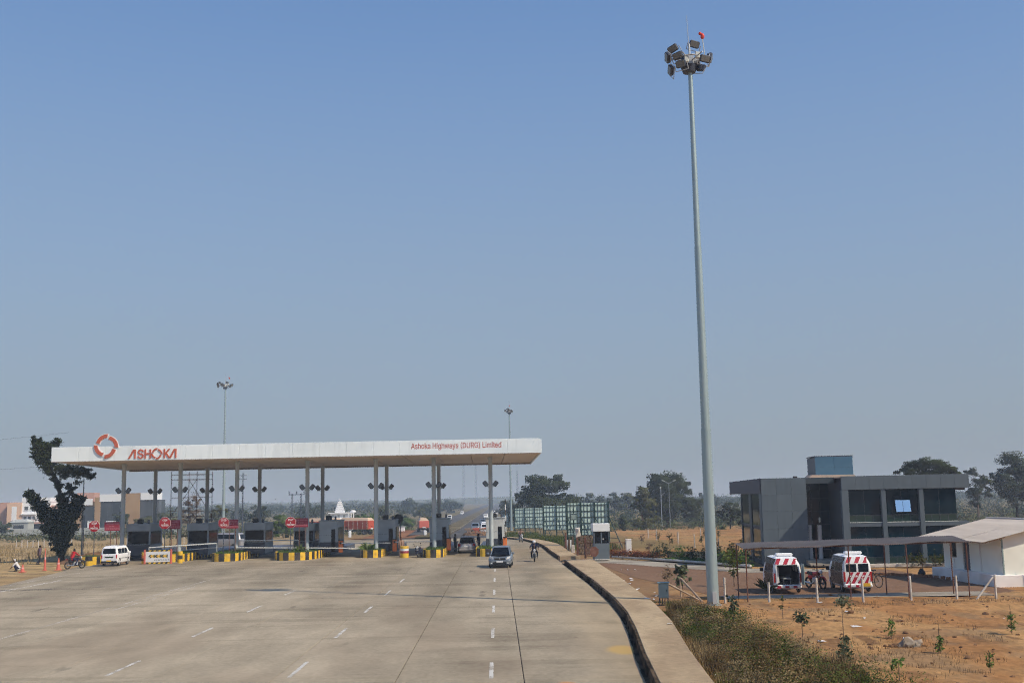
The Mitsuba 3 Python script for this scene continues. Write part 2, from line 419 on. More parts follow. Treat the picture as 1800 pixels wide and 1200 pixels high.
# ------------------------------------------------------------------ the setting: ground, roads, footpath
gx = np.unique(np.concatenate([np.linspace(-2400, -130, 40), np.linspace(-130, 3, 60), np.linspace(3, 40, 130), np.linspace(40, 140, 40), np.linspace(140, 2400, 40)]))
gy = np.unique(np.concatenate([np.linspace(-1000, 20, 20), np.linspace(20, 60, 150), np.linspace(60, 130, 110), np.linspace(130, 420, 60), np.linspace(420, 3800, 50)]))
X, Y = np.meshgrid(gx, gy)


def kerb_x(y):
    return np.interp(y, [20, 29.5, 34.8, 41.4, 47.5, 54.1, 65.3, 75.8, 87, 101.4, 110.9, 122.5, 133, 145.6, 153.5, 159.5, 175, 300],
                     [3.2, 3.5, 3.76, 4.18, 4.46, 4.52, 4.33, 3.98, 3.62, 3.11, 2.86, 2.36, 1.9, 0.99, -0.5, -2.1, -4.5, -6.4])


def path_x(y):
    return np.interp(y, [20, 29.4, 35.8, 43.9, 50.9, 60.7, 67.1, 78.3, 85.4, 94.7, 101.8, 118.4, 130.2, 142.4, 152.5, 165],
                     [4.8, 5.0, 5.35, 5.94, 6.15, 6.14, 6.14, 6.0, 5.92, 4.95, 4.77, 4.5, 3.83, 2.77, 1.04, -1.5])


def earth_height(X, Y):
    P = np.stack([X, Y, X * 0], -1)
    Z = ground_z(Y) - 0.03
    bump = 0.22 * (meshkit.fbm(P * [0.25, 0.6, 1], 4, 3) - 0.5) + 0.10 * (meshkit.fbm(P * [1.5, 2.2, 1], 3, 5) - 0.5)
    side = np.clip((X - path_x(Y) - 0.1) / 1.5, 0, 1)
    Z = Z + bump * side * np.clip((57 - Y) / 4, 0, 1) + 0.07 * side * np.clip((57 - Y) / 4, 0, 1)
    left = np.clip((-37.5 - X) / 6, 0, 1)
    Z = Z + left * (0.5 * (meshkit.fbm(P * [0.12, 0.25, 1], 3, 8) - 0.42)) * np.clip((140 - Y) / 30, 0, 1) * np.clip((Y - 60) / 20, 0, 1)
    far = np.clip((Y - 95) / 20, 0, 1) * np.clip((X - 12) / 6, 0, 1)
    Z = Z + far * 0.5 * (meshkit.fbm(P * [0.05, 0.12, 1], 3, 11) - 0.45)
    apron = (X > -38.5) & (X < kerb_x(Y) + 0.3) & (Y < 178)
    return np.where(apron, np.minimum(Z, ground_z(Y) - 0.08), Z)


Z = earth_height(X, Y)
ny, nx = X.shape
idx = np.arange(ny * nx).reshape(ny, nx)
gf = np.stack([idx[:-1, :-1], idx[:-1, 1:], idx[1:, 1:], idx[1:, :-1]], -1).reshape(-1, 4)
t = Thing("ground", "bare orange earth and straw coloured fields around the toll plaza", kind="structure")
t.put(mikit.ply((np.stack([X, Y, Z], -1).reshape(-1, 3), gf), "m_earth", True))

# concrete apron: base sheet (it shows only in the joints), slabs on it
road = Thing("concrete_road", "wide pale concrete carriageway fanning out to the toll lanes", kind="structure")


def left_edge(y):
    return np.interp(y, [20, 60, 73, 80, 86, 93, 100, 130, 165], [-34, -33, -33.5, -34.5, -35.2, -36.6, -37.8, -38, -36])


def strip(xa, xb, ys, z):
    """sheet between two x(y) functions"""
    ys = np.asarray(ys, float)
    v = np.vstack([np.stack([xa(ys), ys, ground_z(ys) + z], 1), np.stack([xb(ys), ys, ground_z(ys) + z], 1)])
    n = len(ys); i = np.arange(n - 1)
    return v, np.stack([i, i + n, i + n + 1, i + 1], 1)


road.part("bed", mikit.ply(strip(left_edge, lambda y: kerb_x(y) + 0.05, np.linspace(20, 100, 60), -0.035), "m_joint"))
sk = lambda s, y: s - SKEW * y
lanes = [0.65 + 3.6 * k for k in range(-11, 1)] + [6.5]
rng = np.random.default_rng(5)


def slab(b, s0, s1, y0, y1, gap=0.010, lg=0.016, zt=0.0):
    L0, R0 = max(sk(s0, y0) + lg, left_edge(y0)), min(sk(s1, y0) - lg, kerb_x(y0) - 0.12)
    L1, R1 = max(sk(s0, y1) + lg, left_edge(y1)), min(sk(s1, y1) - lg, kerb_x(y1) - 0.12)
    if R0 - L0 < 0.15 or R1 - L1 < 0.15:
        return False
    c = 0.012
    top = np.array([[L0, y0 + gap], [R0, y0 + gap], [R1, y1 - gap], [L1, y1 - gap]])
    v = []
    for z, e in ((-0.05, 0), (zt - 0.004, 0), (zt, c)):
        q = top + np.array([[e, e], [-e, e], [-e, -e], [e, -e]])
        v.append(np.column_stack([q, ground_z(q[:, 1]) + z]))
    vv, ff = loft(v, cap=False)
    b.add(vv, ff); b.add(v[2], [[0, 1, 2, 3]])
    return True


far = B()
yy = 27.5
while yy < 175:
    for k in range(len(lanes) - 1):
        dz = float(rng.uniform(-0.002, 0.002))
        if yy < 90:
            b = B()
            if slab(b, lanes[k], lanes[k + 1], yy, yy + 4.5, lg=0.015 if k in (9, 10, 11) else 0.006, gap=0.006, zt=dz):
                road.part("slab", b.ply("concrete"))
        elif yy > 94:
            pass
    yy += 4.5
b = B()
b.add(*strip(left_edge, lambda y: kerb_x(y) - 0.1, np.linspace(90.51, 172, 60), 0.0))
road.part("far_pavement", b.ply("concrete"), kind="stuff")


def dash(s, y0, y1, w=0.13, z=0.006):
    b = B()
    q = np.array([[sk(s - w / 2, y0), y0], [sk(s + w / 2, y0), y0], [sk(s + w / 2, y1), y1], [sk(s - w / 2, y1), y1]])
    b.add(np.column_stack([q, ground_z(q[:, 1]) + z]), [[0, 1, 2, 3]])
    return b


for s, n0, n1 in ((-0.27, 0, 7), (-6.12, 0, 5), (-11.75, 0, 4)):
    for k in range(n0, n1):
        y0 = 32.2 + 9.2 * k if s > -1 else (33.1 + 9.2 * k if s > -7 else 34.1 + 9.35 * k)
        road.part("lane_dash", dash(s, y0, y0 + 3.1, 0.12).ply("lane_paint"))
road.part("edge_line", dash(-19.33, 30, 76, 0.11).ply("worn_paint"))
road.part("edge_line", dash(-18.75, 55, 70, 0.10).ply("worn_paint"))
road.part("edge_line", dash(-30.2, 60, 78, 0.16).ply("lane_paint"))
road.part("edge_line", dash(-32.0, 74, 92, 0.12).ply("worn_paint"))

# dark highway beyond the plaza: two carriageways and a median
hw = Thing("highway", "dark asphalt highway running on to the hazy horizon", kind="structure")


def cl(y):
    return np.interp(y, [150, 300, 700, 2500], [-10, -14, -18, -38])


ys = np.concatenate([np.linspace(168, 300, 20), np.linspace(320, 2500, 40)])
hw.put(mikit.ply(strip(lambda y: cl(y) - 0.5, lambda y: cl(y) + 8.0, ys, 0.02), "m_asphalt"))
hw2 = Thing("highway", "second asphalt carriageway left of the grassy median", kind="structure")
hw2.put(mikit.ply(strip(lambda y: cl(y) - 12.5, lambda y: cl(y) - 5, ys, 0.02), "m_asphalt"))
md = Thing("median", "raised median of brown earth and dry grass between the carriageways", kind="structure")
mv, mf = strip(lambda y: cl(y) - 4.9, lambda y: cl(y) - 0.7, ys, 0.25)
md.put(mikit.ply((mv, mf), "m_median_soil"))
b = B(); b.add(*strip(lambda y: cl(y) - 0.7, lambda y: cl(y) - 0.5, ys, 0.27))
md.part("kerb", b.ply("pale_concrete"))
bank = Thing("earth_bank", "red earth bank beyond the plaza, left of the highway", kind="structure")
b = B(); b.add(*strip(lambda y: np.interp(y, [172, 205], [-27, -21]), lambda y: cl(y) - 5 + 0 * y, np.linspace(176, 205, 8), 0.05))
b2v, b2f = strip(lambda y: np.interp(y, [172, 205], [-27, -21]) - 0.5, lambda y: np.interp(y, [172, 205], [-19, -17]), np.linspace(185, 205, 10), 0.0)
b2v[:, 2] += np.interp(b2v[:, 1], [185, 198, 205], [0.06, 1.0, 0.9])
b.add(b2v, b2f)
bank.put(b.ply("mud_red"))

# footpath on the right, in cast sections, and its dirty kerb
path = Thing("footpath", "tan concrete footpath slabs along the right kerb", kind="structure")
for run in ((22, 29.0, 37.0, 45, 53.1, 61, 69, 77.5, 86.0), (92.0, 100.5)):
    for y0, y1 in zip(run[:-1], run[1:]):
        ys_ = np.linspace(y0 + 0.02, y1 - 0.02, 8)
        xa, xb = kerb_x(ys_) + 0.13, path_x(ys_)
        rings = [np.vstack([np.column_stack([xa + e, ys_, ys_ * 0 + z]), np.column_stack([xb - e, ys_, ys_ * 0 + z])[::-1]]) for z, e in ((-0.12, 0), (0.245, 0), (0.26, 0.015))]
        vv, ff = loft(rings, cap=False)
        b = B(); b.add(vv, ff)
        n = len(ys_); i = np.arange(n - 1)
        b.add(rings[2], np.stack([i, 2 * n - 1 - i, 2 * n - 2 - i, i + 1], 1))
        path.part("slab", b.ply("footpath"))
        # kerb stones with a rough black face
        for a, c in zip(np.linspace(y0, y1, 9)[:-1], np.linspace(y0, y1, 9)[1:]):
            e = 0.012
            q = np.array([[kerb_x(a + e), a + e], [kerb_x(a + e) + 0.12, a + e], [kerb_x(c - e) + 0.12, c - e], [kerb_x(c - e), c - e]])
            j = rng.uniform(-0.008, 0.008)
            rr = [np.column_stack([q + [[-0.03 + j, 0], [0, 0], [0, 0], [-0.03 + j, 0]], [-0.1] * 4]), np.column_stack([q + [[j, 0], [0, 0], [0, 0], [j, 0]], [0.20] * 4]), np.column_stack([q + [[0.03 + j, 0], [0, 0], [0, 0], [0.03 + j, 0]], [0.25 + j * 0.6] * 4])]
            b = B(); b.add(*loft(rr))
            path.part("kerb_stone", b.ply("kerb_dark"))
b = B()
b.add(*strip(lambda y: kerb_x(y) - 0.11 - 0.07 * meshkit.fbm(np.stack([y * .9, y * 0, y * 0], -1), 3, 2), lambda y: kerb_x(y), np.linspace(22, 86, 200), 0.009))
path.part("gutter", b.ply("kerb_dark"))
path2 = Thing("footpath", "curving footpath beyond the gate, below the green panels", kind="structure")
ys_ = np.linspace(100.6, 160, 40)
b = B(); b.add(*strip(lambda y: kerb_x(y) + 0.15, path_x, ys_, 0.2))
path2.part("paving", b.ply("footpath"))
b = B()
kv0, kf0 = strip(lambda y: kerb_x(y), lambda y: kerb_x(y), ys_, 0.0)
n = len(ys_); kv0[n:, 2] += 0.22
b.add(kv0, kf0); b.add(*strip(kerb_x, lambda y: kerb_x(y) + 0.16, ys_, 0.215))
path2.part("kerb", b.ply("kerb_dark"))

# driveway, parking and lawn in front of the office
park = Thing("parking_ground", "reddish brown paved yard in front of the office", kind="structure")
b = B(); b.add(np.array([[6.2, 85.2, .0], [7.3, 71, 0], [9.2, 60.5, 0], [10.2, 55.4, 0], [24.8, 55.0, 0], [25.0, 62, 0], [24.4, 68, 0], [24, 73.5, 0], [16, 76, 0], [14.8, 72.9, 0], [7, 86.4, 0]]) + [0, 0, -0.014],
              [[0, 1, 9, 10], [1, 2, 8, 9], [2, 3, 4, 8], [4, 5, 6, 8], [6, 7, 8, 8]])
park.put(b.ply("parking"))
drive = Thing("driveway", "pale concrete driveway band curving from the gate to the office", kind="structure")
b = B(); b.add(np.array([[5.6, 86.2, 0], [6.9, 86.3, 0], [11.2, 78.6, 0], [14.9, 72.6, 0], [20.5, 72.2, 0], [20.7, 74.5, 0], [15.9, 76.6, 0], [11, 86.2, 0], [7.6, 91.8, 0], [3.7, 91.6, 0]]) + [0, 0, -0.004], [[0, 1, 8, 9], [1, 2, 7, 8], [2, 3, 6, 7], [3, 4, 5, 6]])
drive.put(b.ply("pale_concrete"))
b = B(); b.tube((7.8, 91.6, .16), (11.1, 86.2, .16), .09); b.tube((11.1, 86.2, .16), (15.9, 76.7, .16), .09)
drive.part("kerb", b.ply("post_white"))
lawn = Thing("lawn", "small bright green lawn bed beside the driveway", kind="structure")
b = B(); b.add(np.array([[9.8, 88.6, 0], [11.3, 86.3, 0], [16.1, 76.8, 0], [16.9, 80, 0], [13.8, 90.5, 0]]) + [0, 0, 0.12], [[0, 1, 4], [1, 2, 3], [1, 3, 4]])
lawn.put(b.ply("lawn"))
strip_ = Thing("verge", "strip of broken concrete between the parked vans and the fence posts", kind="structure")
b = B(); b.add(np.array([[10.2, 54.3, 0], [22.6, 53.6, 0], [22.8, 55.9, 0], [10.0, 55.9, 0]]) + [0, 0, 0.05], [[0, 1, 2, 3]])
strip_.put(b.ply("pale_concrete"))

# ------------------------------------------------------------------ high masts
def lamp_ply():
    b = B()
    b.bbox((0, 0, 0), (0.51, 0.18, 0.34), 0.05)
    b.box((0, -0.12, 0), (0.36, 0.08, 0.22))
    return b.ply("lamp_body"), B().box((0, 0.093, 0), (0.44, 0.012, 0.27)).ply("lamp_glass"), B().tube((-0.33, 0, 0), (-0.33, -0.02, -0.3), .02, n=5).tube((0.33, 0, 0), (0.33, -0.02, -0.3), .02, n=5).tube((-.33, -.02, -.3), (.33, -.02, -.3), .02, n=5).ply("steel")


LAMP = lamp_ply()


def submat(M, t, R):
    A = np.eye(4); A[:3, :3] = R; A[:3, 3] = t
    return M @ A


def high_mast(label, loc, detail=True, htop=25.55, rz=0.0):
    t = Thing("high_mast", label, "light mast", loc, rz, "high masts with floodlight heads")
    zs = [0.0, 0.3, 8, 8.05, 16.5, 16.55, htop]
    rs = [0.27, 0.268, 0.222, 0.205, 0.165, 0.15, 0.105]
    a = np.arange(20) * 2 * PI / 20
    rings = [np.column_stack([r * np.cos(a), r * np.sin(a), a * 0 + z]) for z, r in zip(zs, rs)]
    t.part("pole", B().add(*loft(rings)).ply("mast_steel", 40))
    t.part("base_plate", B().tube((0, 0, 0), (0, 0, 0.05), .40, n=20).ply("steel", 40))
    if detail:
        b = B()
        for k in range(12):
            q = k * PI / 6
            b.tube((.34 * math.cos(q), .34 * math.sin(q), .05), (.34 * math.cos(q), .34 * math.sin(q), .13), .022, n=6)
        t.part("anchor_bolt", b.ply("steel"), kind="stuff")
        t.part("door", B().bbox((0.03, -0.262, 0.42), (0.20, 0.05, 0.55), 0.012).ply("steel"))
        t.part("cable_clamp", B().bbox((-0.25, -0.05, 1.9), (0.05, 0.05, 1.2), 0.01).bbox((0.05, -0.25, 2.4), (0.04, 0.04, .06), 0.01).bbox((0.19, -0.17, 2.25), (0.04, 0.04, .06), 0.01).ply("steel"))
    h = htop
    b = B()
    ring = [(0.55 * math.cos(q), 0.55 * math.sin(q), h + 0.25) for q in np.linspace(0, 2 * PI, 13)]
    b.path(ring, .035)
    for q in np.linspace(0, 2 * PI, 7)[:-1]:
        b.tube((0, 0, h + .1), (.95 * math.cos(q), .95 * math.sin(q), h + .28), .028)
    b.bbox((0, 0, h + .15), (.34, .34, .5), .04)
    b.tube((0, 0, h + .3), (0, 0, h + 1.0), .05)
    t.part("head_frame", b.ply("steel"))
    t.part("skirt", B().tube((-.05, 0, h - .45), (-.05, 0, h - .12), .30, .42, n=14).ply("lamp_body", 40))
    t.part("rod", B().tube((-.02, 0, h + .9), (-.06, 0, h + 2.45), .022, .012, n=5).ply("steel"))
    bs = t.part("beacon_pole", B().tube((.74, 0, h + .35), (.66, 0, h + 1.25), .022, n=5).ply("lamp_pale"))
    bs.part("beacon", B().sphere((.66, 0, h + 1.38), .10, 2, (1, 1, 1.5)).sphere((.55, 0, h + 1.52), .08, 1).ply("beacon", True))
    # x, z offset, yaw of the lamp's face from "towards the camera", tilt
    spots = [(-.76, .86, -25, 22, .2), (.27, 1.02, 10, -12, .1), (-1.06, .34, -80, 42, .0), (-.62, .30, -30, 10, -.3), (-.90, -.22, -78, 38, .2), (-.50, -.16, -35, 0, -.4), (.66, .12, 20, -6, -.3), (.52, -.26, 125, 20, -.1), (1.02, .36, 75, -15, .2), (-.25, .45, 170, 0, .55), (.35, .35, 200, 0, .6)]
    for x, z, yaw, tilt, y in spots:
        if not detail:
            x, z, y = x * 1.3, .15 + z * .5, y * 1.6
        R = rotz(math.radians(yaw + 180)) @ rotx(math.radians(-18)) @ roty(math.radians(tilt))
        L = Thing(None, key=numbered(t.key + "__floodlight"), M=submat(t.M, (x, y, h + z), R))
        scene[L.key] = {**LAMP[0], "to_world": T4(L.M)}
        L.part("lens", LAMP[1]); L.part("bracket", LAMP[2])
    for s_ in (-1, 1):
        t.part("control_box", B().bbox((0.27 * s_ + .04, -.42, h + .16 + .10 * s_), (.22, .14, .32), .03).ply("lamp_pale"))
    return t


high_mast("tall tapered grey steel light mast standing in the scrub beside the footpath, nearest of all", (8.83, 51.1, 0.0))
high_mast("distant light mast rising behind the left half of the white canopy", G(-48.4, 186), False, 25.6, 0.6)
high_mast("distant light mast rising behind the right end of the white canopy, beside the green panels", G(-0.9, 243), False, 25.6, 1.5)

# ------------------------------------------------------------------ toll canopy
can = Thing("toll_canopy", "long white toll plaza canopy with red lettering on its fascia", "canopy")
CX0, CX1, CY0, CY1 = -40.75, 2.45, 98.0, 113.0


def cz(y):
    return 8.94 + (8.46 - 8.94) * (y - CY0) / (CY1 - CY0)


# fascia panels along the front, right and left ends: rounded upper corner at the right
pan = np.linspace(CX0, CX1 - 0.7, 19)
for k in range(18):
    can.part("fascia_panel", B().bbox(((pan[k] + pan[k + 1]) / 2, CY0 + 0.06, 9.575), (pan[k + 1] - pan[k] - 0.012, 0.12, 1.27), 0.012).ply("canopy_white"))
b = B()
xr = CX1
prof = [(xr - 0.70, 8.94), (xr - .02, 8.94), (xr, 8.97)] + [(xr - .35 + .35 * math.cos(q), 9.86 + .35 * math.sin(q)) for q in np.linspace(0, PI / 2, 8)] + [(xr - .70, 10.21)]
b.prism(prof, 0.12, FRONT, (0, CY0 + 0.12, 0))
can.part("fascia_panel", b.ply("canopy_white", 30))
XR0, XR1, XL0, XL1 = CX1 - .03, CX1 - .72, CX0, CX0 + 1.75     # the ends run slightly together towards the back
for xa, xb, d in ((XR0, XR1, -.1), (XL0, XL1, .1)):
    q = np.array([[xa, CY0 + .125, cz(CY0)], [xb, CY1 - .1, cz(CY1)], [xb, CY1 - .1, 10.1], [xa, CY0 + .125, 10.15]])
    can.part("end_fascia", B().hull(np.vstack([q, q + [d, 0, 0]])).ply("canopy_white"))
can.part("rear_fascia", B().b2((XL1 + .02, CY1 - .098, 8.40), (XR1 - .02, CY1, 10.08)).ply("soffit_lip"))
sv = np.array([[XL0 + .11, CY0 + .123, cz(CY0) + .03], [XR0 - .11, CY0 + .123, cz(CY0) + .03], [XR1 - .11, CY1 - .1, cz(CY1) + .10], [XL1 + .11, CY1 - .1, cz(CY1) + .10]])
ns = 14
for k in range(ns):
    a, c = k / ns, (k + 1) / ns - 0.0012
    f0, f1 = sv[0] * (1 - a) + sv[1] * a, sv[0] * (1 - c) + sv[1] * c
    r0, r1 = sv[3] * (1 - a) + sv[2] * a, sv[3] * (1 - c) + sv[2] * c
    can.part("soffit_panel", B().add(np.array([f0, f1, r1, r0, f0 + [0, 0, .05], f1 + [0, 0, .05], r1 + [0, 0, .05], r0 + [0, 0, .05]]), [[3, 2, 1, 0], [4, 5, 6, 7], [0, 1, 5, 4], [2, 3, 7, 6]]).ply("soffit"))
can.part("roof", B().add(np.array([[XL0 + .11, CY0 + .123, 10.08], [XR0 - .11, CY0 + .123, 10.08], [XR1 - .11, CY1 - .1, 10.02], [XL1 + .11, CY1 - .1, 10.02]]), [[0, 1, 2, 3]]).ply("canopy_white"))
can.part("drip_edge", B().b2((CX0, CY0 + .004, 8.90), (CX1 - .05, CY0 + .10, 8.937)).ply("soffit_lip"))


def arc_poly(cx, cz_, r0, r1, a0, a1, dr0=0.0, n=14):
    q = np.radians(np.linspace(a0, a1, n))
    sh = np.linspace(0, dr0, n)
    o = [(cx + (r1 + s_) * math.cos(x), cz_ + (r1 + s_) * math.sin(x)) for x, s_ in zip(q, sh)]
    i = [(cx + (r0 + s_) * math.cos(x), cz_ + (r0 + s_) * math.sin(x)) for x, s_ in zip(q, sh)]
    return o + i[::-1]


lx, lz = -35.92, 10.22
b, w = B(), B()
for k in range(4):
    a0 = -6 + 90 * k
    b.prism(arc_poly(lx, lz, .77, 1.07, a0, a0 + 76, -0.15), .10, FRONT, (0, CY0 - .02, 0))
    w.prism(arc_poly(lx, lz, .71, 1.13, a0 - 5, a0 + 82, -0.15), .06, FRONT, (0, CY0 + .05 - .06 * 0.5, 0))
lg = can.part("logo_ring", b.ply("sign_red"), "large orange red four piece ring emblem")
lg.part("backing", w.ply("white"))

# the lettering ΛSHOKΛ
zb = 9.09
hh = .80


def stroke(p, q, w_):
    p, q = np.array(p), np.array(q)
    d = (q - p) / np.linalg.norm(q - p); nrm = np.array([-d[1], d[0]]) * w_ / 2
    return [tuple(p - nrm), tuple(q - nrm), tuple(q + nrm), tuple(p + nrm)]


wd = B()
X0 = -33.98


def pr_(poly, depth=.07):
    wd.prism(poly, depth, FRONT, (0, CY0 - .003, 0))


pr_([(X0, zb), (X0 + .17, zb), (X0 + .62, zb + hh), (X0 + .45, zb + hh)])
pr_([(X0 + .56, zb), (X0 + .69, zb), (X0 + .69, zb + hh), (X0 + .56, zb + hh)])
tm_ = meshkit.text_mesh("SH", hh * .96, .07, True)
ex = tm_.bounds
wd.tm(tm_, FRONT @ np.diag([1.18 / (ex[1][0] - ex[0][0]), 1, 1]), (X0 + .80, CY0 - .003, zb + .02))
for k in range(4):
    wd.prism(arc_poly(X0 + 2.53, zb + hh * .50, .36, .50, -6 + 90 * k, 72 + 90 * k, -.07), .07, FRONT, (0, CY0 - .003, 0))
tm_ = meshkit.text_mesh("K", hh * .96, .07, True)
ex = tm_.bounds
wd.tm(tm_, FRONT @ np.diag([.56 / (ex[1][0] - ex[0][0]), 1, 1]), (X0 + 3.06, CY0 - .003, zb + .02))
X1 = X0 + 3.62
pr_([(X1, zb), (X1 + .17, zb), (X1 + .58, zb + hh), (X1 + .41, zb + hh)])
pr_([(X1 + .52, zb), (X1 + .65, zb), (X1 + .65, zb + hh), (X1 + .52, zb + hh)])
can.part("lettering", wd.ply("sign_red"), "large red capital lettering at the left end")
tm_ = meshkit.text_mesh("Ashoka Highways (DURG) Limited", .47, .012, True)
ex = tm_.bounds
can.part("lettering", B().tm(tm_, FRONT @ np.diag([7.95 / (ex[1][0] - ex[0][0]), 1, 1]), (-9.08, CY0 - .002, 9.48)).ply("letter_red"), "small red lettering at the right end")

FC = [(216, -35.86), (316, -30.66), (416, -25.46), (540, -19.01), (661, -12.72), (763, -7.42), (863, -2.22)]
BC = [(272, -36.0), (364, -30.8), (456, -25.55), (567, -19.24), (680, -12.82), (770, -7.6)]
lampb = B().bbox((0, 0, .28), (.40, .20, .52), .06).tube((0, 0, -.05), (0, 0, .1), .03)
LB = lampb.ply("lamp_body")
LG = B().box((0, -.103, .28), (.32, .012, .42)).ply("lamp_glass")
for row, y, r in ((FC, 102.5, .19), (BC, 111.2, .185)):
    for px, x in row:
        if row is BC:
            x = x * 111.2 / 112
        a = np.arange(16) * 2 * PI / 16
        c = can.part("column", B().add(*loft([np.column_stack([x + r * np.cos(a), y + r * np.sin(a), a * 0 + z]) for z in (0, cz(y) + .02)], cap=False)).ply("column_paint", 40))
        c.part("collar", B().tube((x, y, cz(y) - .16), (x, y, cz(y) - .02), r + .05, n=16).tube((x, y, 6.05), (x, y, 6.15), r + .03, n=16).ply("column_paint", 40))
        for s_ in (-1, 1):
            R = roty(math.radians(38 * s_)) @ rotz(math.radians(-20 * s_))
            M = submat(np.eye(4), (x + s_ * (r + .10), y - .05, 6.15), R)
            k = numbered(can.key + "__floodlight")
            L = Thing(None, key=k, M=M); scene[k] = {**LB, "to_world": T4(M)}
            L.part("lens", LG)

# ------------------------------------------------------------------ islands with striped kerbs, planted noses
def island(x0, x1, y0, label, nose=2.2, y1=124, h=.68, wall=.16):
    t = Thing("toll_island", label, "traffic island", (0, 0, 0), 0, "striped toll islands")
    cx, hw_ = (x0 + x1) / 2, (x1 - x0) / 2
    pts = []
    for q in np.linspace(PI, 2 * PI, 13):
        pts.append((cx + hw_ * math.cos(q) * (abs(math.cos(q)) ** -.25 if abs(math.cos(q)) > .05 else 1), y0 + nose + nose * math.sin(q)))
    pts = [(x0, yv) for yv in np.arange(y0 + 9, y0 + nose, -1.0)] + pts + [(x1, yv) for yv in np.arange(y0 + nose + 1, y0 + 9.5, 1.0)]
    P = np.array(pts)
    d = np.concatenate([[0], np.cumsum(np.linalg.norm(np.diff(P, axis=0), axis=1))])
    nseg = int(round(d[-1] / .52))
    for k in range(nseg):
        ds = np.linspace(d[-1] * k / nseg, d[-1] * (k + 1) / nseg - .004, 3)
        Q = np.column_stack([np.interp(ds, d, P[:, 0]), np.interp(ds, d, P[:, 1])])
        cdir = np.array([cx, y0 + 6]) - Q
        cdir = cdir / np.linalg.norm(cdir, axis=1, keepdims=True) * wall
        I_ = Q + cdir
        lo = np.vstack([Q, I_[::-1]])
        t.part("kerb_block", B().add(*loft([np.column_stack([lo, lo[:, 0] * 0 - .05]), np.column_stack([lo, lo[:, 0] * 0 + h])])).ply("yellow" if k % 2 else "black_paint"))
    soil = B()
    inner = (P - [cx, y0 + 6]) * .97 + [cx, y0 + 6]
    pad = np.column_stack([inner, inner[:, 0] * 0 + h - .10])
    pad = np.vstack([pad, [cx, y0 + 8, h - .06]])
    n = len(inner); i = np.arange(n - 1)
    soil.add(pad, np.stack([i, i + 1, i * 0 + n], 1))
    t.part("soil", soil.ply("lawn"))
    t.part("deck", B().b2((x0 + .02, y0 + 9.3, -.05), (x1 - .02, y1, .42)).ply("booth_dark"))
    rg = np.random.default_rng(int(abs(x0 * 100)))
    N = 900
    c = np.column_stack([rg.uniform(x0 + .2, x1 - .2, N), rg.uniform(y0 + .5, y0 + 6, N), np.full(N, h - .1)])
    ok = ((c[:, 0] - cx) / hw_) ** 2 + np.minimum(0, (c[:, 1] - y0 - nose) / nose) ** 2 < .8
    t.part("grass", mikit.ply(blades(c[ok], .10, .30, .02, rg), "m_leaf_green"), kind="stuff")
    return t


def blades(c, h0, h1, w, rg, lean=.5):
    """one bent grass blade (two triangles) on each point"""
    n = len(c)
    h = rg.uniform(h0, h1, n)[:, None]
    a = rg.uniform(0, 2 * PI, n)
    d = np.column_stack([np.cos(a), np.sin(a), a * 0])
    s = np.column_stack([-np.sin(a), np.cos(a), a * 0]) * w
    l = rg.uniform(0, lean, n)[:, None]
    mid = c + d * h * l * .4 + [0, 0, 1] * h * .6
    tip = c + d * h * l + [0, 0, 1] * h
    v = np.stack([c - s, c + s, mid + s * .7, mid - s * .7, tip], 1).reshape(-1, 3)
    i = np.arange(n)[:, None] * 5
    f = np.concatenate([i + [0, 1, 2], i + [0, 2, 3], i + [3, 2, 4]], 0)
    return v, f


island(-32.0, -29.4, 99.6, "striped toll island behind the white chevron barricade")
island(-27.0, -24.5, 98.9, "yellow and black toll island just left of the widest island", 1.8)
island(-21.7, -17.7, 98.4, "widest yellow and black striped toll island, planted with spiky leaves", 4.2)
island(-14.0, -12.0, 100.4, "narrow striped toll island with a fern, before the booth with the round mirror", 1.5)
island(-8.25, -6.35, 98.6, "yellow and black toll island between the dark parked scooter and the silver car", 1.6)
island(-3.6, -1.3, 98.8, "sunlit right hand toll island with a white booth, behind the grey car", 1.5)
island(-38.0, -36.3, 97.6, "leftmost striped toll island, partly behind the white van", 1.2)


def spiky(label, x, y, z, n, ln, m, seed, droop=.5):
    rg = np.random.default_rng(seed)
    t = Thing("spiky_plant", label, "plant", (x, y, z))
    for k in range(n):
        a, e, L = rg.uniform(0, 2 * PI), rg.uniform(.5, 1.35), ln * rg.uniform(.7, 1.15)
        d = np.array([math.cos(a) * math.cos(e), math.sin(a) * math.cos(e), math.sin(e)]); s = np.array([-math.sin(a), math.cos(a), 0]) * .045
        p1, p2 = d * L * .5, d * L + [0, 0, -droop * L * .3]
        t.part("leaf", B().add(np.array([-s * .6, s * .6, p1 + s, p1 - s, p2, p1 + [0, 0, -.02]]), [[0, 1, 2], [0, 2, 3], [3, 2, 4], [0, 5, 4], [0, 1, 5]]).ply(m))
    return t


spiky("pale spiky leaved plant on the widest toll island", -19.5, 101.6, .58, 26, 1.0, "leaf_bright", 3)
spiky("arching fern like plant on the narrow island before the mirror booth", -13.4, 101.9, .55, 26, 1.25, "leaf_green", 4, 1.2)
spiky("low spiky plant on the island under the second stop sign from the right", -25.2, 101.8, .55, 16, .8, "leaf_grey", 5)

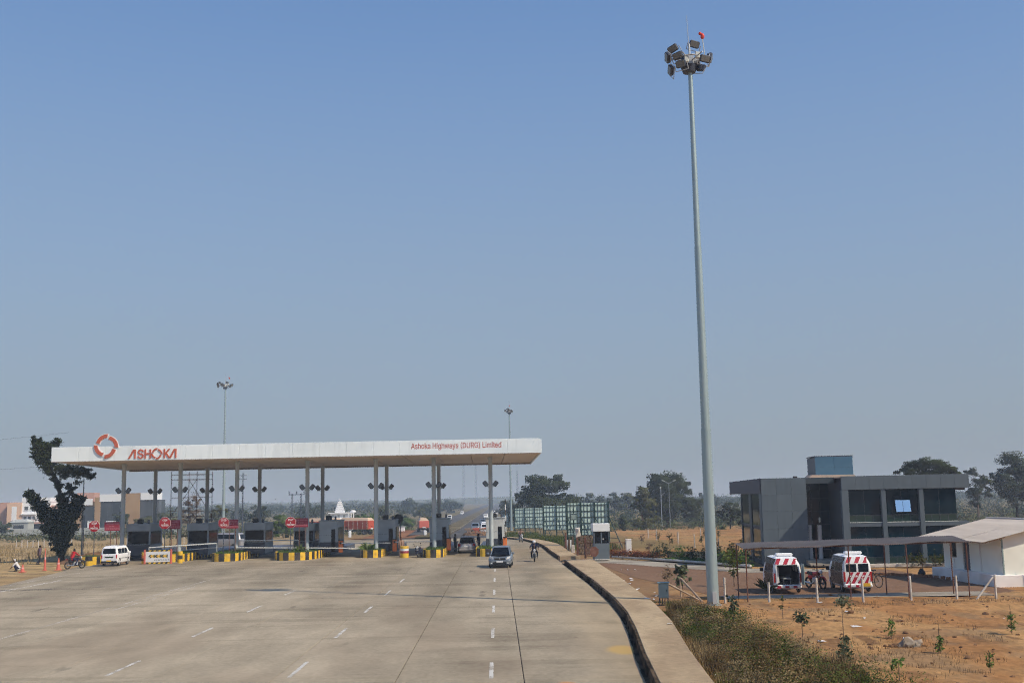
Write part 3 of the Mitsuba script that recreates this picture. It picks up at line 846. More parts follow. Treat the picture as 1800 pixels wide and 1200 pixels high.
# ------------------------------------------------------------------ toll booths
def booth(label, x0, x1, y0, y1, ztop, style, rz=0):
    t = Thing("toll_booth", label, "toll booth", (0, 0, 0), 0, "toll collection booths")
    z0 = .42
    if style == "window":
        t.part("wall", B().b2((x0, y0 + .05, z0), (x1, y1, ztop)).ply("booth_grey"))
        t.part("fascia", B().bbox(((x0 + x1) / 2, y0, ztop - .30), (x1 - x0 + .1, .16, .62), .03).ply("booth_grey"))
        t.part("window", B().b2((x0 + .1, y0 - .01, z0 + 1.0), (x1 - .1, y0 + .045, ztop - .63)).ply("glass_dark"))
        t.part("window", B().b2((x1 - .01, y0 + .3, z0 + 1.0), (x1 + .02, y1 - .4, ztop - .63)).ply("glass_dark"))
        t.part("dado", B().b2((x0 - .02, y0 - .04, z0), (x1 + .02, y0 + .047, z0 + .98)).ply("booth_dark"))
        t.part("counter", B().bbox(((x0 + x1) / 2, y0 - .08, z0 + 1.0), (x1 - x0, .2, .05), .01).ply("booth_grey"))
    else:
        m = "booth_pale" if style == "pale" else "booth_grey"
        t.part("wall", B().bbox(((x0 + x1) / 2, (y0 + y1) / 2, (z0 + .9 + ztop) / 2), (x1 - x0, y1 - y0, ztop - z0 - .9), .03).ply(m))
        t.part("dado", B().b2((x0 - .015, y0 - .015, z0), (x1 + .015, y1 + .015, z0 + .9)).ply("booth_dark"))
        w0 = x0 + (x1 - x0) * .66
        t.part("door", B().b2((w0, y0 - .03, z0 + .05), (x1 - .22, y0 + .02, ztop - .75)).ply("glass_dark"))
        t.part("window", B().b2((x1 - .02, y0 + .3, z0 + .95), (x1 + .02, y1 - .5, ztop - .6)).ply("glass_dark"))
        t.part("panel_joint", B().b2((x0, y0 - .004, z0 + 1.55), (w0, y0 + .01, z0 + 1.57)).ply("booth_dark"))
    rf = t.part("roof", B().bbox(((x0 + x1) / 2, (y0 + y1) / 2, ztop + .03), (x1 - x0 + .14, y1 - y0 + .14, .08), .02).ply("booth_grey"))
    rf.part("cooler", B().bbox((x0 + (x1 - x0) * .45, y0 + .8, ztop + .28), (.5, .5, .42), .05).ply("black_trim"))
    rf.part("siren", B().bbox((x1 - .25, y0 + .35, ztop + .25), (.16, .3, .36), .04).ply("lamp_body"))
    return t


booth("dark windowed toll booth right behind the white van", -36.0, -33.9, 104.2, 107.8, 3.25, "window")
booth("dark windowed toll booth behind the scaffold tower", -30.4, -28.5, 104.2, 107.8, 3.2, "window")
booth("dark windowed toll booth right of the third column in the front row", -25.1, -23.2, 104.0, 107.6, 3.15, "window")
booth("dark windowed toll booth behind the rightmost maroon board", -20.6, -18.7, 104.4, 107.5, 3.0, "window")
booth("pale grey toll booth with a dark base left of the red lorries", -18.1, -16.4, 103.6, 107.5, 3.25, "solid")
booth("grey toll booth standing under the round black mirror", -12.95, -11.15, 104.2, 107.6, 3.2, "solid")
booth("grey toll booth with a dark open door beside the silver car", -7.95, -6.2, 104.2, 107.6, 3.25, "solid")
booth("sunlit white toll booth with a dark base at the right end of the plaza", -2.75, -1.05, 104.2, 107.6, 3.2, "pale")


def barrier(label, x, y, arm=None, h=1.05, up_=False):
    t = Thing("boom_barrier", label, "barrier", (x, y, .42), 0, "orange boom barriers")
    t.part("housing", B().bbox((0, 0, h / 2), (.38, .34, h), .04).ply("orange"))
    t.part("lid", B().bbox((0, 0, h + .03), (.42, .38, .06), .02).ply("black_trim"))
    if arm is not None:
        a = t.part("arm", B().tube((0, -.22, h * .8), (arm[0], arm[1] - .22, h * .8 + arm[2]), .045, .03, n=8).ply("white", 40))
        a.part("pivot", B().tube((0, -.28, h * .8), (0, -.1, h * .8), .1, n=10).ply("black_trim"))
    if up_:
        for k in range(7):
            t.part("arm_segment", B().tube((.1, -.25, h + .5 * k), (.1 + .0, -.25, h + .5 * k + .49), .05, n=8).ply("white" if k % 2 else "black_paint", 40))
    return t


barrier("orange boom barrier housing at the pale booth left of the red lorries", -16.0, 103.0, (4.6, -.4, -.05))
barrier("orange boom barrier housing at the booth with the round mirror", -11.1, 103.2, (3.7, -.2, -.02))
barrier("orange boom barrier housing beside the silver car", -6.15, 103.2, None)
barrier("bright orange boom barrier with its banded arm raised at the white booth", -1.0, 103.1, None, 1.05, True)
b_ = Thing("boom_pole", "long white boom pole across the lanes behind the chevron barricade, the upper one", "barrier pole", (0, 0, 0), 0)
b_.part("pole", B().tube((-32.9, 101.0, 1.25), (-27.0, 101.6, 1.5), .05, n=8).ply("white", 40))
b_.part("stand", B().tube((-32.9, 101.0, 0), (-32.9, 101.0, 1.25), .05).tube((-27.0, 101.65, .5), (-27.0, 101.65, 1.5), .05).ply("steel"))
b_ = Thing("boom_pole", "thin lower white boom pole behind the chevron barricade", "barrier pole", (0, 0, 0), 0)
b_.part("pole", B().tube((-32.4, 103.4, .75), (-26.9, 103.0, 1.1), .04, n=8).ply("white", 40))
b_.part("stand", B().tube((-32.4, 103.45, 0), (-32.4, 103.45, .75), .05).tube((-26.9, 103.0, .4), (-26.9, 103.0, 1.1), .05).ply("steel"))
b_ = Thing("boom_pole", "white boom pole in front of the third booth, reaching the widest island", "barrier pole", (0, 0, 0), 0)
b_.part("pole", B().tube((-25.6, 102.9, 1.65), (-19.9, 103.2, 1.6), .045, n=8).ply("white", 40))
b_.part("stand", B().tube((-25.6, 102.95, .5), (-25.6, 102.95, 1.65), .05).tube((-19.9, 103.2, .5), (-19.9, 103.2, 1.6), .05).ply("steel"))
b_ = Thing("boom_pole", "low white boom pole running from the second island to the narrow island", "barrier pole", (0, 0, 0), 0)
b_.part("pole", B().tube((-25.4, 102.2, 1.05), (-13.2, 102.2, .78), .04, n=8).ply("white", 40))
b_.part("stand", B().tube((-25.4, 102.25, .5), (-25.4, 102.25, 1.05), .05).tube((-13.2, 102.25, .5), (-13.2, 102.25, .78), .05).ply("steel"))

mr = Thing("traffic_mirror", "round black backed mirror on a thin pole beside the fifth front column", "mirror", (-11.25, 106.9, 0.42))
mr.part("pole", B().tube((.30, 0, 0), (.30, 0, 2.6), .04).tube((.30, 0, 2.75), (-.5, -.05, 2.75), .05).ply("lamp_body"))
mr.part("disc", B().tube((.12, .1, 2.85), (.12, 0, 2.85), .30, .46, n=20).ply("black_trim", 40))


def stop_sign(label, x, y, zc, r=.52):
    t = Thing("stop_sign", label, "stop sign", (x, y, 0), 0, "round red stop signs on posts")
    oc = lambda rr: [(rr * math.cos(q), zc + rr * math.sin(q)) for q in np.linspace(0, 2 * PI, 9)[:-1] + PI / 8]
    t.part("post", B().tube((0, .06, 0), (0, .06, zc + .3), .035).ply("lamp_body"))
    t.part("board", B().prism(oc(r * .955), .03, FRONT, (0, 0, 0)).ply("stop_red"))
    ring = trimesh.creation.annulus(r_min=r * .92, r_max=r * .985, height=.008, sections=32)
    t.part("border", B().prism(oc(r * 1.0), .012, FRONT, (0, .016, 0)).ply("white"))
    w = B()
    for txt, h, zz, wd_ in (("STOP", .17, .16, .46), ("&", .12, -.055, .10), ("PROCEED", .15, -.26, .66)):
        m = meshkit.text_mesh(txt, h, .012, True)
        ex_ = m.bounds
        w.tm(m, FRONT @ np.diag([wd_ / (ex_[1][0] - ex_[0][0]), 1, 1]), (-wd_ / 2, -.031, zc + zz))
    t.part("lettering", w.ply("white"))
    return t


stop_sign("red octagonal stop sign left of the white van's roof, leftmost of the four", -36.9, 98.4, 3.28)
stop_sign("red octagonal stop sign above the white chevron barricade", -31.35, 100.4, 3.40, .56)
stop_sign("red octagonal stop sign in front of the thin white distant mast, second island", -25.95, 99.9, 3.32)
stop_sign("red octagonal stop sign on the widest island, rightmost of the four", -20.0, 99.9, 3.25)


def maroon_board(label, x, y, zc, w=1.35, h=.80):
    t = Thing("notice_board", label, "notice board", (x, y, 0), 0, "maroon notice boards with faint print")
    t.part("post", B().tube((-.12, .05, 0), (-.12, .05, zc), .035).ply("rust"))
    t.part("post", B().tube((.42, .05, 0), (.42, .05, zc), .035).ply("rust"))
    t.part("board", B().bbox((0, 0, zc), (w, .04, h), .012).ply("maroon"))
    rg = np.random.default_rng(int(abs(x) * 10))
    p = B()
    for zz, xs in ((.22, (-.5, .5)), (.0, (-.22, .22)), (-.22, (-.55, .55))):
        xx = xs[0]
        while xx < xs[1]:
            l = rg.uniform(.06, .2)
            p.box((xx + l / 2, -.023, zc + zz), (l, .006, .10)); xx += l + .04
    t.part("print", p.ply("faint_print"))
    return t


maroon_board("maroon board in front of the first front column, leftmost of the four", -36.35, 101.2, 3.2)
maroon_board("maroon board just left of the scaffold column", -31.0, 101.6, 3.25)
maroon_board("maroon board beside the third front column", -25.7, 101.4, 3.2)
maroon_board("maroon board in front of the fourth front column, rightmost of the four", -19.4, 101.4, 3.2)

# chevron barricade with orange posts
t = Thing("barricade", "white barricade board with yellow and black chevrons between orange posts", "barricade", (-30.75, 96.8, 0), 0.0)
t.part("board", B().bbox((0, 0, .62), (2.10, .05, .88), .012).ply("plate_white"))
for s_ in (-1, 1):
    t.part("post", B().bbox((1.13 * s_, 0, .62), (.16, .12, 1.24), .03).ply("cone_red"))
for zz in (.10, 1.13):
    for k in range(10):
        x0 = -1.02 + k * .204
        t.part("stripe_block", B().prism([(x0, zz - .06), (x0 + .2, zz - .06), (x0 + .27 if k < 9 else x0 + .2, zz + .06), (x0 + .07, zz + .06)], .04, FRONT, (0, .02, 0)).ply("yellow" if k % 2 else "black_paint"))
for k in range(6):
    x0 = -.80 + k * .27
    t.part("chevron", B().prism([(x0, .68), (x0 + .13, .82), (x0 + .26, .82), (x0 + .13, .68), (x0 + .26, .54), (x0 + .13, .54)], .012, FRONT, (0, -.026, 0)).ply("black_paint" if k % 2 == 0 else "yellow"))
    t.part("chevron", B().prism([(x0 + .14, .68), (x0 + .27, .82), (x0 + .30, .82), (x0 + .30, .54), (x0 + .27, .54)], .010, FRONT, (0, -.026, 0)).ply("yellow" if k % 2 == 0 else "black_paint"))
p_ = B(); rg = np.random.default_rng(2); xx = -.3
while xx < .9:
    l = rg.uniform(.08, .22); p_.box((xx + l / 2, -.027, .36), (l, .006, .07)); xx += l + .05
t.part("print", p_.ply("lamp_body"))


def drum(label, x, y, bands, r=.30, h=1.0):
    t = Thing("traffic_drum", label, "traffic drum", (x, y, 0))
    n = len(bands)
    for k, m in enumerate(bands):
        t.part("band", B().tube((0, 0, h * k / n), (0, 0, h * (k + 1) / n - .004), r if k % 2 == 0 else r * .97, n=16).ply(m, 40))
    return t


drum("rusty yellow and orange traffic drum left of the chevron barricade", -32.1, 97.6, ("yellow", "rust", "orange", "yellow"))
drum("yellow traffic drum right of the chevron barricade", -29.2, 98.0, ("yellow", "black_paint", "yellow"), .22)
drum("yellow and maroon painted drum standing in the lane left of the dark scooter", -9.85, 99.6, ("yellow", "yellow", "maroon", "white", "yellow"), .38, 1.0)
drum("yellow and black drum behind the white van at the left edge of the lanes", -36.5, 96.4, ("yellow", "black_paint"), .28, .8)


def cone(label, x, y, h=.8, r=.2):
    t = Thing("traffic_cone", label, "traffic cone", (x, y, 0), 0, "red traffic cones at the left edge")
    t.part("body", B().tube((0, 0, .04), (0, 0, h), r * .7, r * .16, n=14).ply("cone_red", 40))
    t.part("base", B().bbox((0, 0, .025), (r * 1.9, r * 1.9, .05), .01).ply("cone_red"))
    t.part("sleeve", B().tube((0, 0, h * .5), (0, 0, h * .62), r * .455, r * .385, n=14).ply("cone_pale", 40))


cone("squat red cone beside the crouching worker", -38.75, 88.6, .60, .24)
cone("tall thin pink red cone post near the standing man", -37.75, 90.4, 1.75, .15)
cone("red cone just left of the parked motorcycle", -36.75, 90.6, .95, .24)

# ------------------------------------------------------------------ people
def bone(p, q, r1, r2=None, n=8):
    r2 = r1 if r2 is None else r2
    return m3.Manifold.batch_hull([m3.Manifold.sphere(r1, n).translate(list(map(float, p))), m3.Manifold.sphere(r2, n).translate(list(map(float, q)))])


def union(bs):
    return m3.Manifold.batch_boolean(bs, m3.OpType.Add)


POSES = {
    # hip, chest, neck, head, then left (-x) and right shoulder-elbow-hand, hip-knee-ankle-toe
    "stand": dict(hip=(0, 0, .93), chest=(0, -.01, 1.30), neck=(0, 0, 1.47), head=(0, .02, 1.60),
                  arms=[((-.19, 0, 1.40), (-.25, -.03, 1.13), (-.24, .06, .88)), ((.19, 0, 1.40), (.24, -.04, 1.13), (.25, .04, .88))],
                  legs=[((-.09, 0, .90), (-.11, .04, .50), (-.12, -.02, .09)), ((.09, 0, .90), (.12, .06, .50), (.13, .04, .09))]),
    "walk": dict(hip=(0, 0, .92), chest=(0, .04, 1.30), neck=(0, .06, 1.46), head=(0, .10, 1.59),
                 arms=[((-.19, .04, 1.40), (-.24, .16, 1.15), (-.22, .34, .98)), ((.19, .04, 1.40), (.25, -.12, 1.14), (.24, -.16, .88))],
                 legs=[((-.09, 0, .90), (-.10, .16, .50), (-.11, .06, .10)), ((.09, 0, .90), (.10, .02, .50), (.11, -.26, .14))]),
    "lean": dict(hip=(0, -.05, .92), chest=(0, .12, 1.25), neck=(0, .22, 1.40), head=(0, .31, 1.51),
                 arms=[((-.19, .16, 1.34), (-.24, .38, 1.20), (-.22, .58, 1.16)), ((.19, .16, 1.34), (.24, .40, 1.20), (.20, .62, 1.14))],
                 legs=[((-.09, -.05, .90), (-.11, .0, .50), (-.12, -.06, .09)), ((.09, -.05, .90), (.11, .04, .50), (.13, .0, .09))]),
    "reach": dict(hip=(0, 0, .92), chest=(0, .03, 1.30), neck=(0, .05, 1.46), head=(0, .09, 1.58),
                  arms=[((-.19, .02, 1.38), (-.25, -.06, 1.12), (-.22, .08, .92)), ((.19, .03, 1.38), (.26, .28, 1.24), (.24, .58, 1.16))],
                  legs=[((-.09, 0, .90), (-.11, .04, .50), (-.12, -.03, .09)), ((.09, 0, .90), (.12, .06, .50), (.13, .05, .09))]),
    "crouch": dict(hip=(0, -.12, .26), chest=(0, .06, .58), neck=(0, .16, .74), head=(0, .23, .85),
                   arms=[((-.18, .10, .68), (-.24, .28, .46), (-.12, .44, .30)), ((.18, .10, .68), (.24, .28, .46), (.12, .44, .30))],
                   legs=[((-.10, -.12, .26), (-.16, .22, .46), (-.13, .06, .09)), ((.10, -.12, .26), (.16, .22, .46), (.13, .06, .09))]),
    "ride": dict(hip=(0, -.28, .86), chest=(0, -.14, 1.22), neck=(0, -.10, 1.38), head=(0, -.06, 1.50),
                 arms=[((-.20, -.10, 1.32), (-.34, .10, 1.12), (-.33, .34, 1.03)), ((.20, -.10, 1.32), (.34, .10, 1.12), (.33, .34, 1.03))],
                 legs=[((-.12, -.26, .84), (-.24, .12, .72), (-.22, -.08, .34)), ((.12, -.26, .84), (.24, .12, .72), (.22, -.08, .34))]),
}


def person(label, loc, rz, pose, shirt, trousers, headgear=None, group=None, s=1.0):
    P = POSES[pose]
    t = Thing("person", label, "person", loc, rz, group, s=s)
    A = lambda q: np.array(q, float)
    hip, chest, neck, head = A(P["hip"]), A(P["chest"]), A(P["neck"]), A(P["head"])
    fwd = A([0, 1, 0])
    sk_ = [bone(neck - [0, 0, .04], head, .055, .06), bone(head + [0, -.012, .03], head + [0, .012, -.01], .092, .082, 12), bone(head + [0, .03, -.05], head + [0, .045, -.06], .058, .045),
           bone(head + [0, .09, .0], head + [0, .112, -.022], .012, .016)]
    for s_ in (-1, 1):
        sk_.append(bone(head + [s_ * .086, 0, .02], head + [s_ * .09, -.01, -.02], .018, .014))
    sk_.append(bone(hip, chest, .12, .13)); sk_.append(bone(chest, neck, .10, .05))
    sh, tr, shoe = [], [], []
    sh += [bone(hip + [-.07, 0, .04], chest + [-.09, 0, 0], .115, .125), bone(hip + [.07, 0, .04], chest + [.09, 0, 0], .115, .125), bone(chest + [-.10, 0, .10], chest + [.10, 0, .10], .085), bone(hip + [-.06, 0, -.05], hip + [.06, 0, -.05], .125)]
    tr += [bone(hip + [-.06, 0, -.01], hip + [.06, 0, -.01], .118)]
    for arm in P["arms"]:
        a, e, h = map(A, arm)
        sk_ += [bone(a, e, .048, .040), bone(e, h, .038, .028)]
        sh += [bone(a, e, .062, .052), bone(e, e + (h - e) * .25, .052, .046)]
        d = (h - e) / np.linalg.norm(h - e)
        side = np.cross(d, [0, 0, 1.0]); side = side / (np.linalg.norm(side) + 1e-9)
        palm = h + d * .07
        sk_.append(bone(h, palm, .026, .034))
        curl = A([0, 0, -1.0]) if abs(d[2]) < .8 else fwd
        for k, L in enumerate((.07, .08, .075, .06)):
            r0 = palm + side * (k - 1.5) * .021
            m_ = r0 + d * L * .55
            sk_ += [bone(r0, m_, .010, .0095, 6), bone(m_, m_ + d * L * .35 + curl * L * .35, .0095, .008, 6)]
        sk_.append(bone(h + d * .02 + side * .03, h + d * .07 + side * .06 + curl * .02, .012, .010, 6))
    for leg in P["legs"]:
        a, k_, f_ = map(A, leg)
        sk_ += [bone(a, k_, .075, .05), bone(k_, f_, .048, .035), bone(f_, f_ + [0, .13, -.045], .038, .03)]
        tr += [bone(a, k_, .095, .068), bone(k_, f_ + [0, 0, .03], .067, .058)]
        shoe += [bone(f_ + [0, -.04, -.03], f_ + [0, .16, -.045], .048, .042)]
    body = union(sk_)
    t.part("body", B().tm(body).ply("skin", 60))
    t.part("shirt", B().tm(union(sh)).ply(shirt, 60))
    t.part("trousers", B().tm(union(tr)).ply(trousers, 60))
    for x in shoe:
        t.part("shoe", B().tm(x).ply("black_trim", 60))
    for s_ in (-1, 1):
        t.part("eye", B().sphere(head + [s_ * .033, .080, .012], .011, 1).ply("eye_dark"))
    t.part("mouth", B().box(head + [0, .098, -.058], (.045, .008, .010)).ply("eye_dark"))
    if headgear == "helmet":
        t.part("helmet", B().tm(union([bone(head + [0, -.02, .05], head + [0, 0, .02], .125, .12, 14)])).ply("helmet_white", True))
    else:
        t.part("hair", B().tm(bone(head + [0, -.025, .045], head + [0, -.03, .0], .094, .085, 12)).ply("hair" if headgear is None else headgear, True))
    return t


# ------------------------------------------------------------------ vehicles
def wheel(t, x, y, r, w, label=None):
    wh = t.part("wheel", None)
    tor = trimesh.creation.torus(r - w * .42, w * .42, major_sections=22, minor_sections=8)
    b = B().tm(tor, np.array([[0, 0, 1.0], [0, 1.0, 0], [-1.0, 0, 0]]) @ np.diag([1, 1, 1.15]), (x, y, r))
    wh.part("tyre", b.ply("tyre", 40))
    c = B().tube((x - w * .34, y, r), (x + w * .34, y, r), r * .62, n=18)
    s_ = 1 if x > 0 else -1
    for k in range(5):
        q = k * 2 * PI / 5
        c.tube((x + s_ * w * .36, y + .08 * r * math.cos(q), r + .08 * r * math.sin(q)), (x + s_ * w * .30, y + r * .6 * math.cos(q), r + r * .6 * math.sin(q)), .022, n=5)
    wh.part("rim", c.ply("rim", 40))
    return wh


class Shell:
    """boxy body whose half width and ends vary with height: z, front y, rear y, half width, corner radius"""

    def __init__(self, rows):
        self.r = np.array(rows, float)

    def at(self, z, k):
        return float(np.interp(z, self.r[:, 0], self.r[:, k]))

    def body(self, b=None, zf=None):
        b = b or B()
        return b.add(*loft([rring(z, yf, yr, hw_, rr, zf=zf) for z, yf, yr, hw_, rr in self.r]))

    def side(self, poly, s, d=.008, n_=0):
        """panel on the side: poly of (y, z)"""
        o = np.array([[s * (self.at(z, 3) + d), y, z] for y, z in poly]); i = np.array([[s * (self.at(z, 3) - .03), y, z] for y, z in poly])
        return self._slab(o, i, s)

    def rear(self, poly, d=.008, out=-1):
        k = 2 if out < 0 else 1
        o = np.array([[x, self.at(z, k) + out * d, z] for x, z in poly]); i = np.array([[x, self.at(z, k) - out * .03, z] for x, z in poly])
        return self._slab(o, i, 1)

    def _slab(self, o, i, s):
        n = len(o); b = B()
        c = [o.mean(0)]
        k = np.arange(n); j = (k + 1) % n
        b.add(np.vstack([o, i, c]), np.vstack([np.stack([k, j, k * 0 + 2 * n], 1), np.stack([k, k + n, j + n], 1), np.stack([k, j + n, j], 1)]))
        return b


VAN = [(.24, 1.60, -1.62, .60, .12), (.32, 1.68, -1.66, .69, .12), (.80, 1.69, -1.68, .71, .12), (.98, 1.63, -1.67, .705, .13), (1.50, 1.10, -1.60, .62, .14), (1.62, .98, -1.50, .55, .16), (1.66, .80, -1.30, .42, .18)]


AMB = [(.24, 1.60, -1.62, .60, .12), (.32, 1.68, -1.66, .68, .12), (.80, 1.69, -1.68, .70, .12), (.98, 1.63, -1.67, .70, .13), (1.42, 1.16, -1.62, .655, .14), (1.74, .95, -1.46, .56, .16), (1.80, .75, -1.28, .42, .18)]


def van(label, loc, rz, kind="white", group=None, s=1.0):
    t = Thing("van", label, "van" if kind == "white" else "ambulance van", loc, rz, group, s=s)
    S = Shell(VAN if kind == "white" else AMB)
    if kind == "open":
        b = B()
        rings = [rring(z, yf, yr, hw_, rr) for z, yf, yr, hw_, rr in AMB]
        v, f = loft(rings)
        c = v[f].mean(1)
        hole = (c[:, 1] < -1.45) & (abs(c[:, 0]) < .52) & (c[:, 2] > .45) & (c[:, 2] < 1.40)
        b.add(v, f[~hole])
        body = b
    else:
        body = S.body()
    t.part("body", body.ply("white_car" if kind == "white" else "white_car", 35))
    gl = lambda poly, s_: S.side(poly, s_).ply("glass_dark")
    for s_ in (-1, 1):
        for y0, y1 in ((-1.45, -.62), (-.54, .12), (.20, .72)):
            dz = .0 if y0 < 0.2 else .0
            poly = [(y0, 1.02), (y1 + (.22 if y0 > .1 else 0), 1.02), (y1, 1.44), (y0, 1.44)]
            t.part("side_window", gl(poly if s_ > 0 else poly[::-1], s_))
        t.part("mirror", B().bbox((s_ * .84, 1.05, 1.05), (.18, .08, .2), .03).ply("black_trim" if kind != "white" else "white_car"))
        for y in (1.08, -1.05):
            wheel(t, s_ * .62, y, .29, .17)
        arch = B()
        for y in (1.08, -1.05):
            q = np.linspace(0, PI, 9)
            arch.add(*S.side([(y + .36 * math.cos(a), .27 + .36 * math.sin(a)) for a in (q if s_ > 0 else q[::-1])], s_, .006).arrays())
        t.part("wheel_arch", arch.ply("black_trim"))
        if kind == "white":
            t.part("side_trim", S.side([(-1.3, .62), (1.4, .62), (1.4, .66), (-1.3, .66)][::s_], s_, .012).ply("black_trim"))
        else:
            # vertical brown and dark bands all along the sides and over the roof edge
            n = 16
            for k in range(n):
                y0 = -1.48 + k * 2.55 / n
                t.part("side_band", S.side([(y0, .36), (y0 + .085, .36), (y0 + .085, .8), (y0 + .085, 1.01), (y0, 1.01), (y0, .8)][::s_], s_, .010).ply("van_dark"))
                t.part("side_band", S.side([(y0 + .087, .36), (y0 + .159, .36), (y0 + .159, .8), (y0 + .159, 1.01), (y0 + .087, 1.01), (y0 + .087, .8)][::s_], s_, .007).ply("van_brown"))
                t.part("side_band", S.side([(y0, 1.43), (y0 + .10, 1.43), (y0 + .10, 1.73), (y0, 1.73)][::s_], s_, .010).ply("van_dark"))
                if y0 < .75:
                    t.part("window_bar", S.side([(y0 + .05, 1.02), (y0 + .09, 1.02), (y0 + .09, 1.42), (y0 + .05, 1.42)][::s_], s_, .014).ply("van_brown"))
    ws = [(-.56, 1.02), (.56, 1.02), (.50, 1.46), (-.50, 1.46)]
    t.part("windscreen", S.rear(ws, .008, 1).ply("glass_dark"))
    for s_ in (-1, 1):
        t.part("headlight", S.rear([(s_ * .30, .70), (s_ * .58, .70), (s_ * .58, .88), (s_ * .30, .88)], .012, 1).ply("head_lamp"))
    t.part("front_bumper", B().bbox((0, 1.68, .40), (1.34, .12, .18), .04).ply("black_trim" if kind == "white" else "white_car"))
    t.part("rear_bumper", B().bbox((0, -1.67, .36), (1.36, .14, .18), .05).ply("black_trim" if kind == "white" else "white_car"))
    if kind == "white":
        t.part("rear_window", S.rear([(-.55, 1.04), (.55, 1.04), (.50, 1.46), (-.50, 1.46)]).ply("glass_dark"))
        t.part("number_plate_panel", S.rear([(-.36, .70), (.36, .70), (.36, .82), (-.36, .82)]).ply("glass_green"))
        for s_ in (-1, 1):
            t.part("tail_light", S.rear([(s_ * .57, .66), (s_ * .66, .66), (s_ * .66, .96), (s_ * .57, .96)], .012).ply("tail_lamp"))
        t.part("number_plate", B().box((.0, -1.745, .46), (.40, .01, .12)).ply("plate_yellow"))
        t.part("roof_rail", B().tube((-.5, .6, 1.67), (-.5, -1.2, 1.67), .015).tube((.5, .6, 1.67), (.5, -1.2, 1.67), .015).ply("chrome"))
    else:
        # red slanting stripes on the sloping band above the doors
        def zig(z0, z1, xs, w, lean):
            hw0, hw1 = .60, S.at(z1, 3) - .06
            for x in xs:
                a, b_ = max(-hw0, x), min(hw0, x + w)
                c_, d_ = max(-hw1, x + lean), min(hw1, x + w + lean)
                if b_ > a and d_ > c_:
                    zm = (z0 + z1) / 2
                    t.part("rear_stripe", S.rear([(a, z0), (b_, z0), ((b_ + d_) / 2, zm), (d_, z1), (c_, z1), ((a + c_) / 2, zm)]).ply("crimson"))
        zig(1.44, 1.73, (-.62, -.20, .22) if kind == "open" else (-.56, -.14, .28), .20, .16)
        t.part("light_bar", B().bbox((.0, -.85, 1.90), (.86, .34, .15), .05).ply("white_car"))
        t.part("light_bar_foot", B().bbox((-.3, -.85, 1.81), (.06, .2, .08), .01).bbox((.3, -.85, 1.81), (.06, .2, .08), .01).ply("black_trim"))
        for s_ in (-1, 1):
            t.part("tail_light", S.rear([(s_ * .60, .56), (s_ * .685, .56), (s_ * .685, 1.02), (s_ * .60, 1.02)], .014).ply("tail_lamp"))
        if kind == "striped":
            for s_ in (-1, 1):
                x0, x1 = (-.54, -.05) if s_ < 0 else (.05, .54)
                t.part("rear_window", S.rear([(x0, 1.02), (x1, 1.02), (x1, 1.40), (x0, 1.40)], .012).ply("glass_dark"))
            zig(.46, 1.0, (-.66, -.34, -.02, .30), .17, .30)
            t.part("number_plate", B().box((.34, -1.752, .40), (.46, .012, .16)).ply("plate_yellow"))
            t.part("bumper_stripe", B().box((-.45, -1.746, .34), (.16, .01, .12)).box((-.05, -1.746, .34), (.16, .01, .12)).ply("crimson"))
            t.part("door_seam", S.rear([(-.008, .5), (.008, .5), (.008, 1.46), (-.008, 1.46)], .014).ply("black_trim"))
        else:
            inn = t.part("cabin_lining", B().b2((-.56, -1.42, .42), (.56, .5, .46)).b2((-.60, -1.45, .46), (-.56, .5, 1.48)).b2((.56, -1.45, .46), (.60, .5, 1.48)).b2((-.56, .46, .46), (.56, .5, 1.48)).ply("booth_dark"))
            inn.part("stretcher", B().bbox((.05, -.7, .72), (.42, 1.3, .08), .03).tube((-.12, -1.25, .46), (-.12, -1.25, .72), .02).tube((.2, -1.25, .46), (.2, -1.25, .72), .02).ply("steel"))
            inn.part("equipment_rack", B().bbox((-.44, -1.1, .9), (.16, .4, .8), .02).ply("plate_white"))
            inn.part("side_glass", B().box((.555, -.4, 1.24), (.01, .5, .34)).box((.555, -1.05, 1.24), (.01, .35, .34)).ply("lamp_pale"))
            t.part("rear_door", B().bbox((.70, -1.98, .98), (.06, .60, 1.02), .02).ply("cabinet_green"))
            t.part("door_jamb", B().box((-.545, -1.70, .98), (.05, .05, .98)).ply("white_car"))
            t.part("bumper_stripe", B().box((-.45, -1.746, .34), (.2, .01, .12)).box((-.05, -1.746, .34), (.2, .01, .12)).box((.35, -1.746, .34), (.2, .01, .12)).ply("crimson"))
    return t


